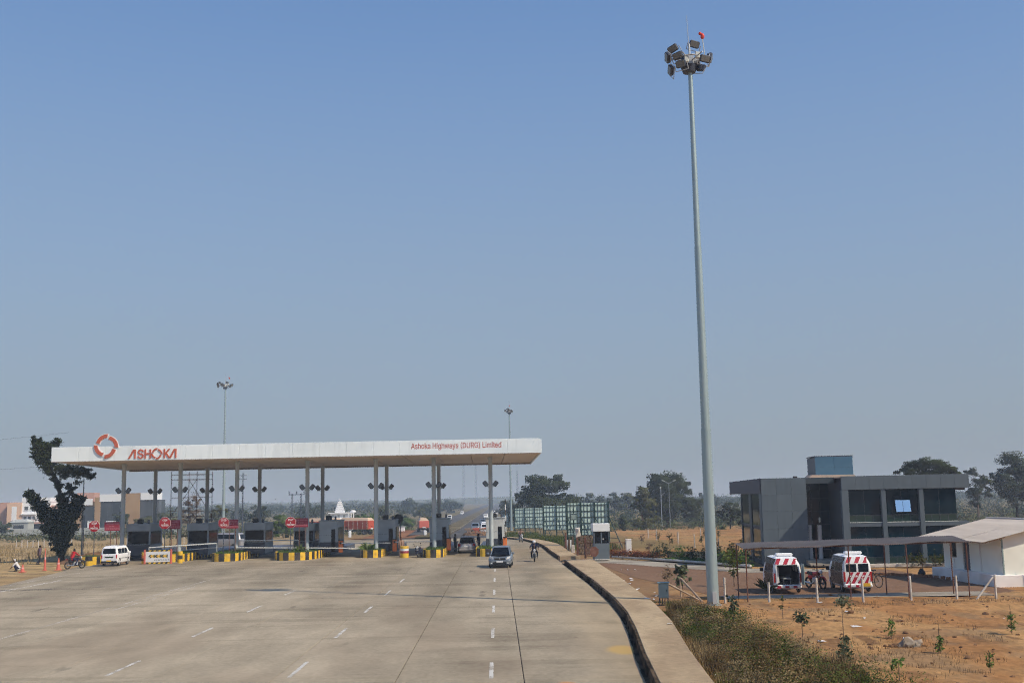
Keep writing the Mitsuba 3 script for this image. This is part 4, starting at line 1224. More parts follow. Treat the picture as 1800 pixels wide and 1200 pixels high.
def car(label, loc, rz, m, saloon=False, group=None):
    t = Thing("car", label, "car", loc, rz, group)
    L = 2.1 if saloon else 1.86
    yr = -L

    def zf(y, z):
        if z < .6:
            return z + 0 * y
        hood = np.interp(y, [yr, yr + .3, yr + (.8 if saloon else .3), .55, 1.45, 1.86], [-.14 if saloon else -.04, -.02, 0, 0, -.17, -.36])
        return z + hood * (z - .6) / .35
    lower = Shell([(.20, 1.74, yr + .1, .70, .25), (.30, 1.82, yr + .03, .80, .28), (.55, 1.86, yr, .84, .30), (.80, 1.82, yr + .02, .83, .30), (.95, 1.70, yr + .08, .78, .30), (.97, 1.6, yr + .16, .70, .3)])
    t.part("body", lower.body(zf=zf).ply(m, 50))
    f0, f1 = (.95, .18)
    r0, r1 = (yr + .95, yr + 1.35) if saloon else (yr + .12, yr + .52)
    top = Shell([(.90, f0, r0, .74, .16), (1.10, f0 - .36, r0 + .11, .70, .16), (1.40, f1 + .06, r1 - .05, .58, .16), (1.47, f1 - .05, r1 + .06, .53, .18)])
    t.part("window_glass", top.body().ply("glass_dark", 35))
    t.part("roof", B().add(*loft([rring(z, yf, yr_, hw_, .18) for z, yf, yr_, hw_ in ((1.41, f1 + .07, r1 - .06, .595), (1.465, f1 + .0, r1 + .0, .57), (1.50, f1 - .2, r1 + .2, .45), (1.51, f1 - .4, r1 + .4, .3))])).ply(m, 60))
    for s_ in (-1, 1):
        for y, dy, yb, dyb in ((f0 - .04, 0, f1, 0), (r0 + .05, 0, r1, 0)):
            t.part("pillar", B().tube((s_ * .70, y, .92), (s_ * .575, yb, 1.43), .045, n=8).ply(m, 40))
        t.part("pillar", B().tube((s_ * .735, (f0 + r0) / 2 - .1, .92), (s_ * .60, (f1 + r1) / 2 - .05, 1.43), .035, n=6).ply(m, 40))
        t.part("mirror", B().bbox((s_ * .93, .62, 1.0), (.20, .12, .15), .05).ply(m))
        for y in (1.2, yr + .66):
            wheel(t, s_ * .73, y, .31, .19)
            q = np.linspace(0, PI, 9)
        arch = B()
        for y in (1.2, yr + .66):
            a_ = lower.side([(y + .38 * math.cos(a), .28 + .38 * math.sin(a)) for a in (q if s_ > 0 else q[::-1])], s_, .006).arrays()
            arch.add(*a_)
        t.part("wheel_arch", arch.ply("black_trim"))
        hl = [(s_ * .46, .62), (s_ * .74, .66), (s_ * .76, .84), (s_ * .52, .77)]
        hp = np.array([[x, 1.86 - .28 * max(0, abs(x) - .5) / .26 * 1.0 - .02, z] for x, z in hl])
        t.part("headlight", B().hull(np.vstack([hp + [0, .03, 0], hp - [0, .25, 0]])).ply("head_lamp"))
        tl = np.array([[s_ * .54, yr + .02, .66], [s_ * .80, yr + .12, .68], [s_ * .80, yr + .12, .92], [s_ * .58, yr + .05, .90]])
        t.part("tail_light", B().hull(np.vstack([tl - [0, .025, 0], tl + [0, .1, 0]])).ply("tail_lamp"))
        t.part("fog_lamp", B().tube((s_ * .60, 1.80, .36), (s_ * .60, 1.835, .36), .05, n=10).ply("head_lamp"))
    t.part("grille", B().bbox((0, 1.845, .66), (.80, .05, .13), .02).ply("black_trim"))
    t.part("badge", B().tube((0, 1.87, .67), (0, 1.885, .67), .05, n=10).ply("chrome"))
    t.part("lower_grille", B().bbox((0, 1.83, .38), (.96, .06, .16), .03).ply("black_trim"))
    t.part("bumper_lip", B().bbox((0, 1.82, .24), (1.30, .1, .08), .03).ply("black_trim"))
    t.part("number_plate", B().box((0, 1.872, .47), (.48, .015, .11)).ply("plate_white"))
    t.part("number_plate", B().box((0, yr - .012, .66 if saloon else .5), (.46, .015, .12)).ply("plate_white"))
    t.part("rear_bumper", B().bbox((0, yr + .03, .36), (1.5, .12, .18), .05).ply(m))
    w = B(); w.tube((-.45, .99, .955), (.1, .93, .985), .012, n=4); w.tube((.1, .99, .955), (.55, .93, .985), .012, n=4)
    t.part("wiper", w.ply("black_trim"))
    return t


def motorbike(label, loc, rz, m="moto_black", group=None, scooter=False, lean=0.0):
    M = np.eye(4); M[:3, :3] = rotz(rz) @ roty(lean); M[:3, 3] = loc
    t = Thing("motorcycle", label, "motorcycle", group=group, M=M)
    r = .23 if scooter else .30
    for y in (.64, -.62):
        wh = t.part("wheel", None)
        wh.part("tyre", B().tm(trimesh.creation.torus(r - .05, .05, major_sections=22, minor_sections=8), np.array([[0, 0, 1.0], [0, 1.0, 0], [-1.0, 0, 0]]), (0, y, r)).ply("tyre", 40))
        b = B().tube((-.06, y, r), (.06, y, r), .06, n=10)
        for k in range(6):
            q = k * PI / 3
            b.tube((0, y, r), (0, y + (r - .06) * math.cos(q), r + (r - .06) * math.sin(q)), .012, n=4)
        wh.part("rim", b.ply("rim"))
    t.part("fork", B().tube((-.08, .64, r), (-.09, .42, .92), .025).tube((.08, .64, r), (.09, .42, .92), .025).ply("black_trim"))
    t.part("handlebar", B().path([(-.36, .30, 1.02), (-.16, .40, 1.0), (.16, .40, 1.0), (.36, .30, 1.02)], .018).ply("black_trim"))
    for s_ in (-1, 1):
        t.part("mirror", B().tube((s_ * .24, .36, 1.0), (s_ * .30, .36, 1.20), .010, n=5).sphere((s_ * .31, .36, 1.22), .06, 1, (1, .4, .7)).ply("black_trim"))
    t.part("headlight", B().tube((0, .46, .90), (0, .58, .88), .10, .085, n=14).ply("head_lamp", 40))
    t.part("front_mudguard", B().path([(0, .64 + (r + .05) * math.cos(q), r + (r + .05) * math.sin(q)) for q in np.linspace(.5, 2.6, 7)], .045).ply(m))
    t.part("tank", B().tm(union([bone((0, .28, .80), (0, -.10, .76), .13, .10, 12)])).ply(m, 60))
    t.part("seat", B().tm(union([bone((0, -.08, .76), (0, -.60, .80), .10, .09, 10)])).ply("black_trim", 60))
    t.part("side_panel", B().bbox((0, -.34, .60), (.24, .46, .24), .08).ply(m))
    t.part("engine", B().bbox((0, .04, .42), (.30, .36, .34), .06).tube((0, .12, .4), (0, .2, .66), .09, n=10).ply("steel"))
    t.part("exhaust", B().path([(.14, .12, .40), (.16, -.1, .26), (.17, -.75, .34)], .04, n=8).ply("chrome"))
    t.part("tail_light", B().bbox((0, -.74, .78), (.16, .08, .08), .02).ply("tail_lamp"))
    t.part("number_plate", B().box((0, .60, .70), (.16, .012, .06)).ply("plate_white"))
    if scooter:
        t.part("leg_shield", B().bbox((0, .36, .62), (.50, .10, .56), .06).ply(m))
        t.part("floor_board", B().bbox((0, .10, .34), (.40, .5, .08), .03).ply(m))
    return t


# the grey hatchback, the silver saloon, the white van
car("grey hatchback driving towards the viewer in the right hand lane", (-1.12, 83.9, 0.004), PI - math.radians(2.5), "car_grey")
car("silver saloon seen from behind, stopped in the toll lane", (-4.62, 107.2, .004), math.radians(0.5), "car_silver", True)
van("white van seen from behind at the leftmost toll lane", (-34.15, 96.2, .004), math.radians(1.0), "white", s=1.0)
van("ambulance van with its rear door open, red and white stripes above a dark interior", (13.72, 58.6, .0), math.radians(-3), "open", "striped ambulance vans", 1.0)
van("ambulance van with its rear closed, slanting red and white stripes under two windows", (17.15, 58.3, .0), math.radians(-3), "striped", "striped ambulance vans", 1.02)

motorbike("motorcycle ridden towards the viewer by a man in dark clothes, right of the grey car", (1.46, 90.0, .004), PI, "moto_black")
person("person in dark clothes and a white helmet riding the motorcycle right of the grey car", (1.46, 90.0, .0), PI, "ride", "cloth_navy", "cloth_dark", "helmet")
motorbike("farther motorcycle coming round the curve of the right kerb", G(.62, 136.5), PI + .25, "plate_white")
person("person in a tan shirt riding the farther motorcycle round the kerb", G(.62, 136.5), PI + .25, "ride", "cloth_tan", "cloth_dark")
motorbike("motorcycle at the left road edge under the dark tree, with its rider in red", (-35.95, 91.9, .004), math.radians(-38), "moto_black")
person("person in a red shirt on the motorcycle under the dark tree", (-35.95, 91.9, .0), math.radians(-38), "ride", "cloth_red", "cloth_navy")
motorbike("dark scooter parked in the lane in front of the island left of the silver car", (-8.5, 99.6, .004), math.radians(172), "moto_blue", None, True, .12)
motorbike("dark red motorcycle parked between the two ambulance vans", (15.72, 59.6, .0), math.radians(200), "moto_red")
person("person in dark grey leaning at the left side of the silver car, arm stretched out", (-6.75, 105.9, 0), math.radians(-80), "lean", "cloth_mauve", "cloth_dark")
person("person in dark green standing beside the silver car's left front door", (-5.85, 108.6, 0), math.radians(-60), "stand", "cloth_green", "cloth_dark")
person("person in black standing at the right side of the silver car", (-3.55, 108.2, 0), math.radians(60), "reach", "cloth_dark", "cloth_mauve")
person("person in a tan shirt standing in the lane behind the yellow and maroon drum", (-10.3, 101.2, 0), math.radians(200), "stand", "cloth_tan", "cloth_tan")
person("person in a mauve shirt walking along the left road edge by the tall thin cone", (-41.85, 98.9, 0), math.radians(-35), "walk", "cloth_mauve", "cloth_dark")
person("person in a white shirt crouching at the left road edge beside a red cone", (-39.75, 89.9, 0), math.radians(110), "crouch", "cloth_white", "cloth_navy", "cloth_white")


def bicycle(label, loc, rz):
    t = Thing("bicycle", label, "bicycle", loc, rz)
    for y in (.52, -.52):
        wh = t.part("wheel", None)
        wh.part("tyre", B().tm(trimesh.creation.torus(.31, .022, major_sections=24, minor_sections=6), np.array([[0, 0, 1.0], [0, 1.0, 0], [-1.0, 0, 0]]), (0, y, .33)).ply("tyre"))
        b = B()
        for k in range(8):
            q = k * PI / 4; b.tube((0, y, .33), (0, y + .3 * math.cos(q), .33 + .3 * math.sin(q)), .005, n=4)
        wh.part("spokes", b.ply("chrome"))
    t.part("frame", B().path([(0, -.52, .33), (0, -.15, .80), (0, .36, .80), (0, .52, .33)], .02).path([(0, -.15, .80), (0, -.05, .30), (0, .36, .78)], .02).path([(0, -.52, .33), (0, -.05, .30)], .018).ply("black_trim"))
    t.part("handlebar", B().path([(-.28, .22, .98), (0, .36, .95), (.28, .22, .98)], .016).tube((0, .36, .78), (0, .36, .97), .016).ply("black_trim"))
    t.part("saddle", B().bbox((0, -.18, .92), (.16, .26, .06), .02).tube((0, -.15, .8), (0, -.17, .9), .015).ply("black_trim"))
    t.part("carrier", B().bbox((0, -.55, .74), (.14, .36, .03), .01).ply("black_trim"))


bicycle("black bicycle standing at the right side of the closed ambulance van", (18.55, 59.2, .0), math.radians(120))

# ------------------------------------------------------------------ the office building (its own frame: u along the front, v away from the viewer)
MO = np.eye(4); MO[:3, :3] = rotz(math.radians(-4.8)); MO[:3, 3] = (22.07, 75.9, 0.0)
off = Thing("office_building", "two storey dark grey office block with large teal windows", "building", M=MO)
H0 = 6.05
# right wing
wing = off.part("right_wing", B().b2((.0, .30, .0), (8.4, 14, .16)).b2((.30, .42, 5.0), (8.3, 14, 5.96)).ply("office_side"))
for k in range(9):
    x0 = .06 + k * (8.42 / 9)
    off.part("fascia_panel", B().bbox((x0 + 8.42 / 18, .05, 5.60), (8.42 / 9 - .007, .14, .92), .007).ply("office_grey" if k % 2 else "office_grey_b"))
off.part("fascia_end", B().b2((8.36, .122, 5.14), (8.48, 14, 6.06)).ply("office_side"))
off.part("roof_slab", B().b2((.02, .122, 5.94), (8.36, 14, 6.02)).ply("roof_tan"))
off.part("corner_pier", B().bbox((.27, .25, 2.58), (.46, .5, 5.10), .015).ply("office_grey"))
off.part("pier", B().bbox((2.82, .25, 2.58), (.30, .42, 5.10), .015).ply("office_grey"))
off.part("pier", B().bbox((5.30, .25, 2.58), (.30, .42, 5.10), .015).ply("office_grey"))
off.part("floor_band", B().bbox((4.40, .30, 2.80), (7.9, .34, .30), .015).ply("office_grey"))
off.part("side_wall", B().b2((.02, .5, 0), (.10, 14, 5.14)).ply("office_frame"))
off.part("back_wall", B().b2((.1, 13.8, 0), (8.36, 14, 5.14)).ply("office_side"))
off.part("right_wall", B().b2((7.64, .7, 0), (7.74, 13.8, 5.14)).ply("glass_teal"))
for x0, x1 in ((.50, 2.67), (2.97, 5.15), (5.45, 7.62)):
    for z0, z1 in ((2.96, 5.12), (.17, 2.64)):
        w = off.part("window", B().b2((x0, .40, z0), (x1, .42, z1)).ply("glass_teal"))
        w.part("sill", B().b2((x0 - .03, .10, z0 - .035), (x1 + .03, .40, z0 - .001)).ply("sill_pale"))
        zt = z0 + .46
        fr = B()
        for x in np.linspace(x0, x1, 5):
            fr.b2((x - .018, .37, z0), (x + .018, .398, zt))
        fr.b2((x0, .372, zt - .018), (x1, .396, zt + .018))
        for x in np.linspace(x0, x1, 3)[1:-1]:
            fr.b2((x - .012, .382, zt), (x + .012, .398, z1))
        w.part("frame", fr.ply("office_frame"))
        for k in range(4):
            xa = x0 + (x1 - x0) * k / 4
            w.part("pane", B().b2((xa + .02, .392, z0 + .005), (xa + (x1 - x0) / 4 - .02, .399, zt - .02)).ply("glass_green"))
R = rotx(math.radians(-20))
for k in range(2):
    o = off.part("window", B().box((3.87 + .50 * k, .27, 4.00), (.475, .02, .80), rotx(math.radians(-13))).ply("glass_blue"), "open awning window pane reflecting the pale blue sky")
    o.part("frame", B().box((3.87 + .50 * k, .29, 4.00), (.50, .015, .83), rotx(math.radians(-13))).ply("office_frame"))
# glazed recess with the entrance
off.part("recess_glazing", B().b2((-1.9, 4.3, 0), (.02, 4.4, 5.9)).ply("glass_teal"))
off.part("recess_ceiling", B().b2((-1.9, 2.15, 5.62), (.02, 4.3, 6.03)).ply("office_frame"))
fr = B()
for x in (-1.86, -1.25, -.62, 0.0):
    fr.b2((x - .02, 4.26, 0), (x + .02, 4.299, 5.62))
for z in (1.0, 2.75, 3.7, 4.6):
    fr.b2((-1.9, 4.27, z - .02), (.02, 4.296, z + .02))
off.part("recess_frame", fr.ply("office_frame"))
off.part("roof_screen", B().hull([(-1.55, 3.0, 6.02), (1.6, 2.2, 6.02), (1.6, 5, 6.02), (-1.55, 5, 6.02), (-1.3, 3.2, 6.24), (1.5, 2.5, 6.20), (1.5, 5, 6.24), (-1.3, 5, 6.26)]).ply("roof_tan"))
off.part("entrance_column", B().tube((-1.02, 2.9, 0), (-1.02, 2.9, 2.75), .15, n=14).ply("shed_plinth", 40))
off.part("entrance_column", B().tube((-1.65, 3.1, 0), (-1.65, 3.1, 2.75), .13, n=14).ply("shed_plinth", 40))
off.part("wall_lamp", B().bbox((-1.0, 2.8, 3.1), (.12, .12, .35), .03).ply("lamp_pale"))
for k in range(3):
    off.part("step", B().b2((-2.2, .3 + .45 * k, .09), (.0, 4.0, .26 - 0 + .15 * k - .15)).ply("pale_concrete") if k else B().b2((-2.2, .3, .09), (-.02, 4.0, .20)).ply("pale_concrete"))
off.part("plinth", B().b2((-.3, -.55, 0.02), (8.6, -.10, .22)).ply("post_white"))
# left block with panel cladding
b = B().b2((-4.96, 2.25, 0), (-1.95, 14.4, 5.0)).b2((-4.96, 2.25, 5.0), (-1.95, 22, 5.96))
off.part("left_block", b.ply("office_side"))
xs = np.linspace(-5.02, -1.92, 4); zs = [0.0, 1.25, 2.55, 3.75, 4.9, 6.05]
for i in range(3):
    for k in range(5):
        off.part("cladding_panel", B().bbox(((xs[i] + xs[i + 1]) / 2, 2.17, (zs[k] + zs[k + 1]) / 2), (xs[i + 1] - xs[i] - .007, .15, zs[k + 1] - zs[k] - .007), .006).ply("office_grey" if (i + k) % 2 else "office_grey_b"))
yv = np.linspace(2.26, 22, 9)
for k in range(8):
    off.part("fascia_panel", B().bbox((-5.03, (yv[k] + yv[k + 1]) / 2, 5.52), (.13, yv[k + 1] - yv[k] - .015, 1.06), .012).ply("office_side"))
for y0, y1 in ((3.4, 7.9), (9.3, 14.05)):
    for z0, z1 in ((2.72, 4.97), (.35, 2.48)):
        w = off.part("window", B().b2((-4.99, y0, z0), (-4.965, y1, z1)).ply("glass_dark"))
        fr = B().b2((-5.02, y0 - .08, z0 - .06), (-4.972, y0, z1)).b2((-5.02, y1, z0 - .06), (-4.972, y1 + .08, z1)).b2((-5.02, y0, z0 - .06), (-4.972, y1, z0))
        w.part("frame", fr.ply("office_frame"))
off.part("side_pier", B().b2((-5.05, 7.98, 0), (-4.968, 9.22, 4.98)).ply("office_frame"))
off.part("side_pier", B().b2((-5.05, 2.26, 0), (-4.968, 3.32, 4.98)).ply("office_grey"))
off.part("side_pier", B().b2((-5.05, 14.13, 0), (-4.968, 14.4, 4.98)).ply("office_frame"))
off.part("roof_slab", B().b2((-4.96, 2.26, 5.96), (-1.92, 22, 6.03)).ply("roof_tan"))
off.part("roof_vent", B().bbox((-2.4, 3.6, 6.10), (.3, .2, .16), .04).ply("black_trim"))
# stair tower
tw = off.part("stair_tower", B().b2((-.80, 4.45, 5.98), (1.85, 7.6, 7.50)).ply("office_grey"))
for k in range(2):
    for j in range(2):
        tw.part("panel", B().bbox((-.80 + 2.65 * (k + .5) / 2, 4.41, 6.0 + .77 * (j + .5)), (2.65 / 2 - .008, .07, .765), .008).ply("tower_blue"))
tw.part("cap", B().b2((-.84, 4.37, 7.54), (1.89, 7.64, 7.60)).ply("office_side"))


def leaf_cloud(C, size, rg, up_=.3, curl=.35, N=None, wr=.30):
    """one bent four sided leaf on each point; N: outward directions that soften the shading, as in a mass of small leaves"""
    n = len(C)
    a = rg.normal(size=(n, 3)); a[:, 2] = a[:, 2] * .7
    a /= np.linalg.norm(a, axis=1, keepdims=True)
    nn = rg.normal(size=(n, 3)) + [0, 0, up_ * 2]
    b = np.cross(a, nn); b /= np.linalg.norm(b, axis=1, keepdims=True) + 1e-9
    nr = np.cross(b, a)
    s = (np.broadcast_to(size, n) * rg.uniform(.6, 1.35, n))[:, None]
    v = np.stack([C - a * s * .5, C + b * s * wr + nr * s * curl * .3, C + a * s * .5, C - b * s * wr + nr * s * curl * .3], 1).reshape(-1, 3)
    i = np.arange(n)[:, None] * 4
    f = np.concatenate([i + [0, 1, 2], i + [0, 2, 3]], 0)
    if N is None:
        return v, f
    m = N / (np.linalg.norm(N, axis=1, keepdims=True) + 1e-9) + nr * np.sign((nr * N).sum(1, keepdims=True)) * .45
    return v, f, np.repeat(m / np.linalg.norm(m, axis=1, keepdims=True), 4, 0)


def foliage(cloud, m):
    v, f, n = cloud
    return {"type": "ply", "filename": meshkit.write_ply((v, f), normals=n), "face_normals": False, "bsdf": {"type": "ref", "id": "m_" + m}}


def small_plant(name, label, loc, h, stem_r, clumps, n, ls, leaf="leaf_green", seed=1, cat="sapling", group=None, lean=(0, 0), stem="bark"):
    """stem and clumps of leaves; clumps: (x, y, z, radius)"""
    rg = np.random.default_rng(seed)
    t = Thing(name, label, cat, loc, rg.uniform(0, 6), group)
    top = (lean[0] * h, lean[1] * h, h)
    sb = B().tube((0, 0, -.15), (top[0] * .5, top[1] * .5, h * .5), stem_r, stem_r * .8, n=6).tube((top[0] * .5, top[1] * .5, h * .5), top, stem_r * .8, stem_r * .4, n=6)
    P = []
    for x, y, z, r in clumps:
        sb.tube((top[0] * .5, top[1] * .5, h * .5) if z < h * .9 else top, (x, y, z), stem_r * .4, stem_r * .2, n=4)
        P.append(np.array([x, y, z]) + rg.normal(size=(n, 3)) * r * .5)
    t.part("stem", sb.ply(stem))
    t.part("foliage", mikit.ply(leaf_cloud(np.vstack(P), ls, rg), "m_" + leaf))
    return t


for k, (x, y) in enumerate([(26.0, 74.3), (26.7, 74.35), (27.6, 74.4), (28.4, 74.45)]):
    small_plant("garden_shrub", "pale leafed shrub at the foot of the office front wall", (x, y, .1), .7, .03, [(0, 0, .5, .4), (.25, 0, .35, .3), (-.2, .1, .4, .3)], 60, .16, "leaf_grey", 70 + k, "shrub", "shrubs below the office windows")

# ------------------------------------------------------------------ white shed, its verandah and roof
MS = np.eye(4); MS[:3, :3] = rotz(math.radians(3.4)); MS[:3, 3] = (25.37, 58.9, 0)
sh = Thing("white_shed", "cream walled shed with a pale sheet roof on a whitewashed plinth", "shed", M=MS)
sh.part("plinth", B().bbox((3.8, 3.6, .26), (8.8, 7.6, .62), .02).ply("shed_plinth"))
sh.part("front_wall", B().prism([(0.003, .57), (6.0, .57), (6.0, 2.55), (3.1, 3.25), (0.003, 2.50)], .12, FRONT, (0, .12, 0)).ply("shed_wall"))
for y0, y1, z0, z1 in ((.12, 3.75, .57, 2.48), (4.55, 5.35, .57, 2.48), (5.95, 7.0, .57, 2.48), (3.75, 4.55, 2.42, 2.48), (5.35, 5.95, .57, 1.22), (5.35, 5.95, 2.35, 2.48)):
    sh.part("side_wall", B().b2((0, y0, z0), (.12, y1, z1)).ply("shed_wall"))
sh.part("back_wall", B().b2((.12, 6.88, .57), (6.0, 7.0, 2.5)).ply("shed_wall"))
sh.part("right_wall", B().b2((5.88, .12, .57), (6.0, 6.88, 2.5)).ply("shed_wall"))
sh.part("corner_trim", B().b2((-.03, -.03, .57), (.035, .035, 2.49)).ply("cabinet_green"))
sh.part("door", B().b2((.06, 3.78, .58), (.10, 4.52, 2.40)).ply("booth_dark"))
wn = sh.part("window", B().b2((.05, 5.36, 1.23), (.07, 5.94, 2.34)).ply("glass_dark"))
wn.part("frame", B().b2((-.015, 5.33, 1.20), (.03, 5.37, 2.37)).b2((-.015, 5.93, 1.20), (.03, 5.97, 2.37)).b2((-.015, 5.37, 1.20), (.03, 5.93, 1.23)).ply("wood"))
sh.part("pipe", B().tube((-.05, 2.4, .6), (-.05, 2.4, 2.3), .03).tube((-.05, 5.6, .6), (-.05, 5.6, 1.2), .02).ply("shed_plinth"))
# corrugated roof: left slope in sheets with ribs, right slope
ny_ = 9
yv = np.linspace(-.55, 7.75, ny_)


def corrugated(p00, p10, p11, p01, waves, amp=.018, up_=.012):
    """sheet p00..p10 along the ribs' cross direction, p01/p11 at the far side; ribs run from the 0 edge to the 1 edge"""
    n = waves * 6 + 1
    s_ = np.linspace(0, 1, n)[:, None]
    A_ = np.array(p00) * (1 - s_) + np.array(p10) * s_; C_ = np.array(p01) * (1 - s_) + np.array(p11) * s_
    w = amp * np.sin(s_ * waves * 2 * PI)
    A_, C_ = A_ + [0, 0, 1] * w, C_ + [0, 0, 1] * w
    i = np.arange(n - 1)
    v = np.vstack([A_, C_, A_ - [0, 0, up_], C_ - [0, 0, up_]])
    f = np.stack([i, i + 1, i + 1 + n, i + n], 1)
    return v, np.vstack([f, (f + 2 * n)[:, ::-1], np.stack([i, i + 2 * n, i + 1 + 2 * n, i + 1], 1), np.stack([i + n, i + 1 + n, i + 1 + 3 * n, i + 3 * n], 1)])


rfp = sh.part("roof", B().tube((3.1, -.55, 3.32), (3.1, 7.75, 3.32), .07, n=8).ply("tin_pale"))
for k in range(ny_ - 1):
    a, c = yv[k], yv[k + 1] + .06
    dz = .006 * (k % 2)
    x_e = -1.25 + .04 * (k % 3)
    rfp.part("sheet", B().add(*corrugated((x_e, a, 2.30 + dz), (x_e, c, 2.30 + dz), (3.1, c, 3.30 + dz), (3.1, a, 3.30 + dz), 7)).ply("tin_pale", 50))
    rfp.part("sheet", B().add(*corrugated((3.1, a, 3.30 + dz), (3.1, c, 3.30 + dz), (7.2, c, 2.35 + dz), (7.2, a, 2.35 + dz), 7)).ply("tin_pale", 50))
sh.part("rafter", B().tube((-1.1, -.4, 2.27), (0, -.4, 2.53), .03).tube((-1.1, 3, 2.27), (0, 3, 2.53), .03).tube((-1.1, -.5, 2.26), (-1.1, 7.6, 2.26), .03).ply("wood"))
t = Thing("water_pump", "small dark hand pump standing against the shed plinth", "pump", (27.4, 58.4, 0))
t.part("body", B().tube((0, 0, 0), (0, 0, .5), .07, n=10).tube((0, 0, .5), (0, 0, .9), .025, n=6).tube((0, 0, .75), (-.25, 0, .6), .02, n=5).ply("lamp_body", 40))
t = Thing("steel_rod", "thin steel rod standing by the shed's front wall", "rod", (26.75, 58.45, 0))
t.part("shaft", B().tube((0, 0, 0), (0, 0, 1.55), .02, n=6).ply("lamp_body"))
t = Thing("round_pot", "dark rounded pot standing at the far corner of the shed's verandah", "pot", (23.7, 66.2, .03), s=.55)
t.part("body", B().add(*loft([np.column_stack([r * np.cos(np.arange(14) * PI / 7), r * np.sin(np.arange(14) * PI / 7), np.full(14, z)]) for z, r in ((0, .2), (.1, .34), (.35, .40), (.6, .30), (.75, .17), (.85, .22))])).ply("black_trim", 60))
t = Thing("brick_edging", "low line of dark red earth and bricks running to the shed plinth", "edging", (0, 0, 0))
rg = np.random.default_rng(8)
for k in range(22):
    s_ = k / 21
    t.part("brick", B().bbox((20.6 + 3.6 * s_ + rg.uniform(-.05, .05), 67.5 - 5.0 * s_ * s_, .14 + rg.uniform(0, .05)), (.24, .12, .16), .015, rotz(rg.uniform(-.6, .3))).ply("mud_red"))

# ------------------------------------------------------------------ carport: thin rusty posts under corrugated brown sheets
cp = Thing("carport", "long low carport of brown corrugated sheets on thin rusty posts", "carport")
nsh = 13
for k in range(nsh):
    a, c = k / nsh, (k + 1) / nsh + .006
    P = lambda s_, far: np.array([10.70 - .02 * far + (10.55 + .0 * far) * s_, 53.0 + 2.1 * far - .2 * s_, 2.45 + .18 * far + .17 * s_ + .05 * math.sin(s_ * 17) * (1 - far)])
    dz = np.array([0, 0, .010 * (k % 2)])
    j = rng.uniform(-.10, .06)
    cp.part("sheet", B().add(*corrugated(P(a, j * .3) + dz, P(c, j * .3) + dz, P(c, 1) + dz, P(a, 1) + dz, 8)).ply("tin_brown", 50))
for x, y, z in ((10.80, 53.1, 2.42), (15.6, 53.0, 2.50), (18.3, 52.95, 2.54), (21.1, 52.9, 2.58), (10.75, 55.0, 2.60), (14.6, 54.95, 2.66), (17.9, 54.9, 2.71), (21.1, 54.8, 2.77)):
    cp.part("post", B().tube((x, y, -.1), (x, y, z), .030, n=8).ply("rust", 40))
cp.part("purlin", B().tube((10.75, 53.15, 2.43), (21.2, 52.95, 2.58), .025).ply("rust")); cp.part("purlin", B().tube((10.75, 55.0, 2.60), (21.2, 54.8, 2.76), .025).ply("rust"))
for x in (10.9, 13.5, 16, 18.6, 21.0):
    cp.part("rafter", B().tube((x, 53.1, 2.43 + (x - 10.9) * .016), (x, 55.0, 2.60 + (x - 10.9) * .016), .02).ply("rust"))

# ------------------------------------------------------------------ things by the footpath and the gate
t = Thing("guard_booth", "small guard booth with a white top, two dark windows and a grey base", "guard booth", (6.75, 88.6, 0.1), math.radians(2))
t.part("base", B().bbox((0, .6, .63), (1.20, 1.2, 1.26), .02).ply("slate"))
t.part("plinth", B().b2((-.63, -.03, 0), (.63, 1.22, .05)).ply("shed_plinth"))
t.part("fascia", B().bbox((-.02, .58, 2.50), (1.34, 1.34, .62), .03).ply("white"))
t.part("core", B().b2((-.57, .05, 1.26), (.57, 1.17, 2.2)).ply("booth_dark"))
for x0, x1 in ((-.55, -.06), (.02, .56)):
    w = t.part("window", B().b2((x0, -.005, 1.30), (x1, .046, 2.17)).ply("glass_dark"))
fr = B().b2((-.60, -.02, 1.262), (-.55, .045, 2.19)).b2((-.06, -.02, 1.262), (.02, .045, 2.19)).b2((.56, -.02, 1.262), (.60, .045, 2.19))
t.part("frame", fr.ply("slate"))
t.part("sticker", B().box((.12, -.012, 1.62), (.08, .008, .08)).ply("white"))
t = Thing("sign_back", "round topped rusty red board on a short post beside the guard booth", "sign", (6.05, 87.4, 0.05), math.radians(12))
t.part("board", B().prism([(.38 * math.cos(q), .75 + .42 * math.sin(q)) for q in np.linspace(0, 2 * PI, 9)[:-1] + PI / 8], .03, FRONT, (0, 0, 0)).ply("rust"))
t.part("post", B().tube((.0, .05, -.1), (.0, .05, 1.0), .03).ply("rust"))
t = Thing("gate", "dark steel barred gate left of the guard booth", "gate", (0, 0, 0.1))
for x, y in ((5.05, 92.6), (5.62, 91.4)):
    t.part("post", B().bbox((x, y, .82), (.17, .17, 1.64), .02).ply("rust"))
for k in range(7):
    t.part("bar", B().tube((5.75 + .09 * k, 91.2 - .2 * k, .15), (5.75 + .09 * k, 91.2 - .2 * k, 1.3), .02, n=6).ply("rust"))
t.part("rail", B().tube((5.7, 91.3, .2), (6.3, 89.9, .2), .025).tube((5.7, 91.3, 1.25), (6.3, 89.9, 1.25), .025).ply("rust"))
t = Thing("gate", "rusty low gate leaf with diagonal bars right of the guard booth", "gate", (0, 0, 0.1))
t.part("frame", B().path([(7.6, 92.3, .1), (7.6, 92.3, 1.15), (9.0, 93.2, 1.15), (9.0, 93.2, .1), (7.6, 92.3, .1)], .03).ply("rust"))
for k in range(6):
    t.part("bar", B().tube((7.8 + .2 * k, 92.43 + .13 * k, .1), (7.8 + .2 * k, 92.43 + .13 * k, 1.15), .018, n=5).ply("rust"))
t = Thing("gate_pillar", "white gate pillar with a dark side at the foot of the last panel brace", "pillar", (9.75, 97.6, 0))
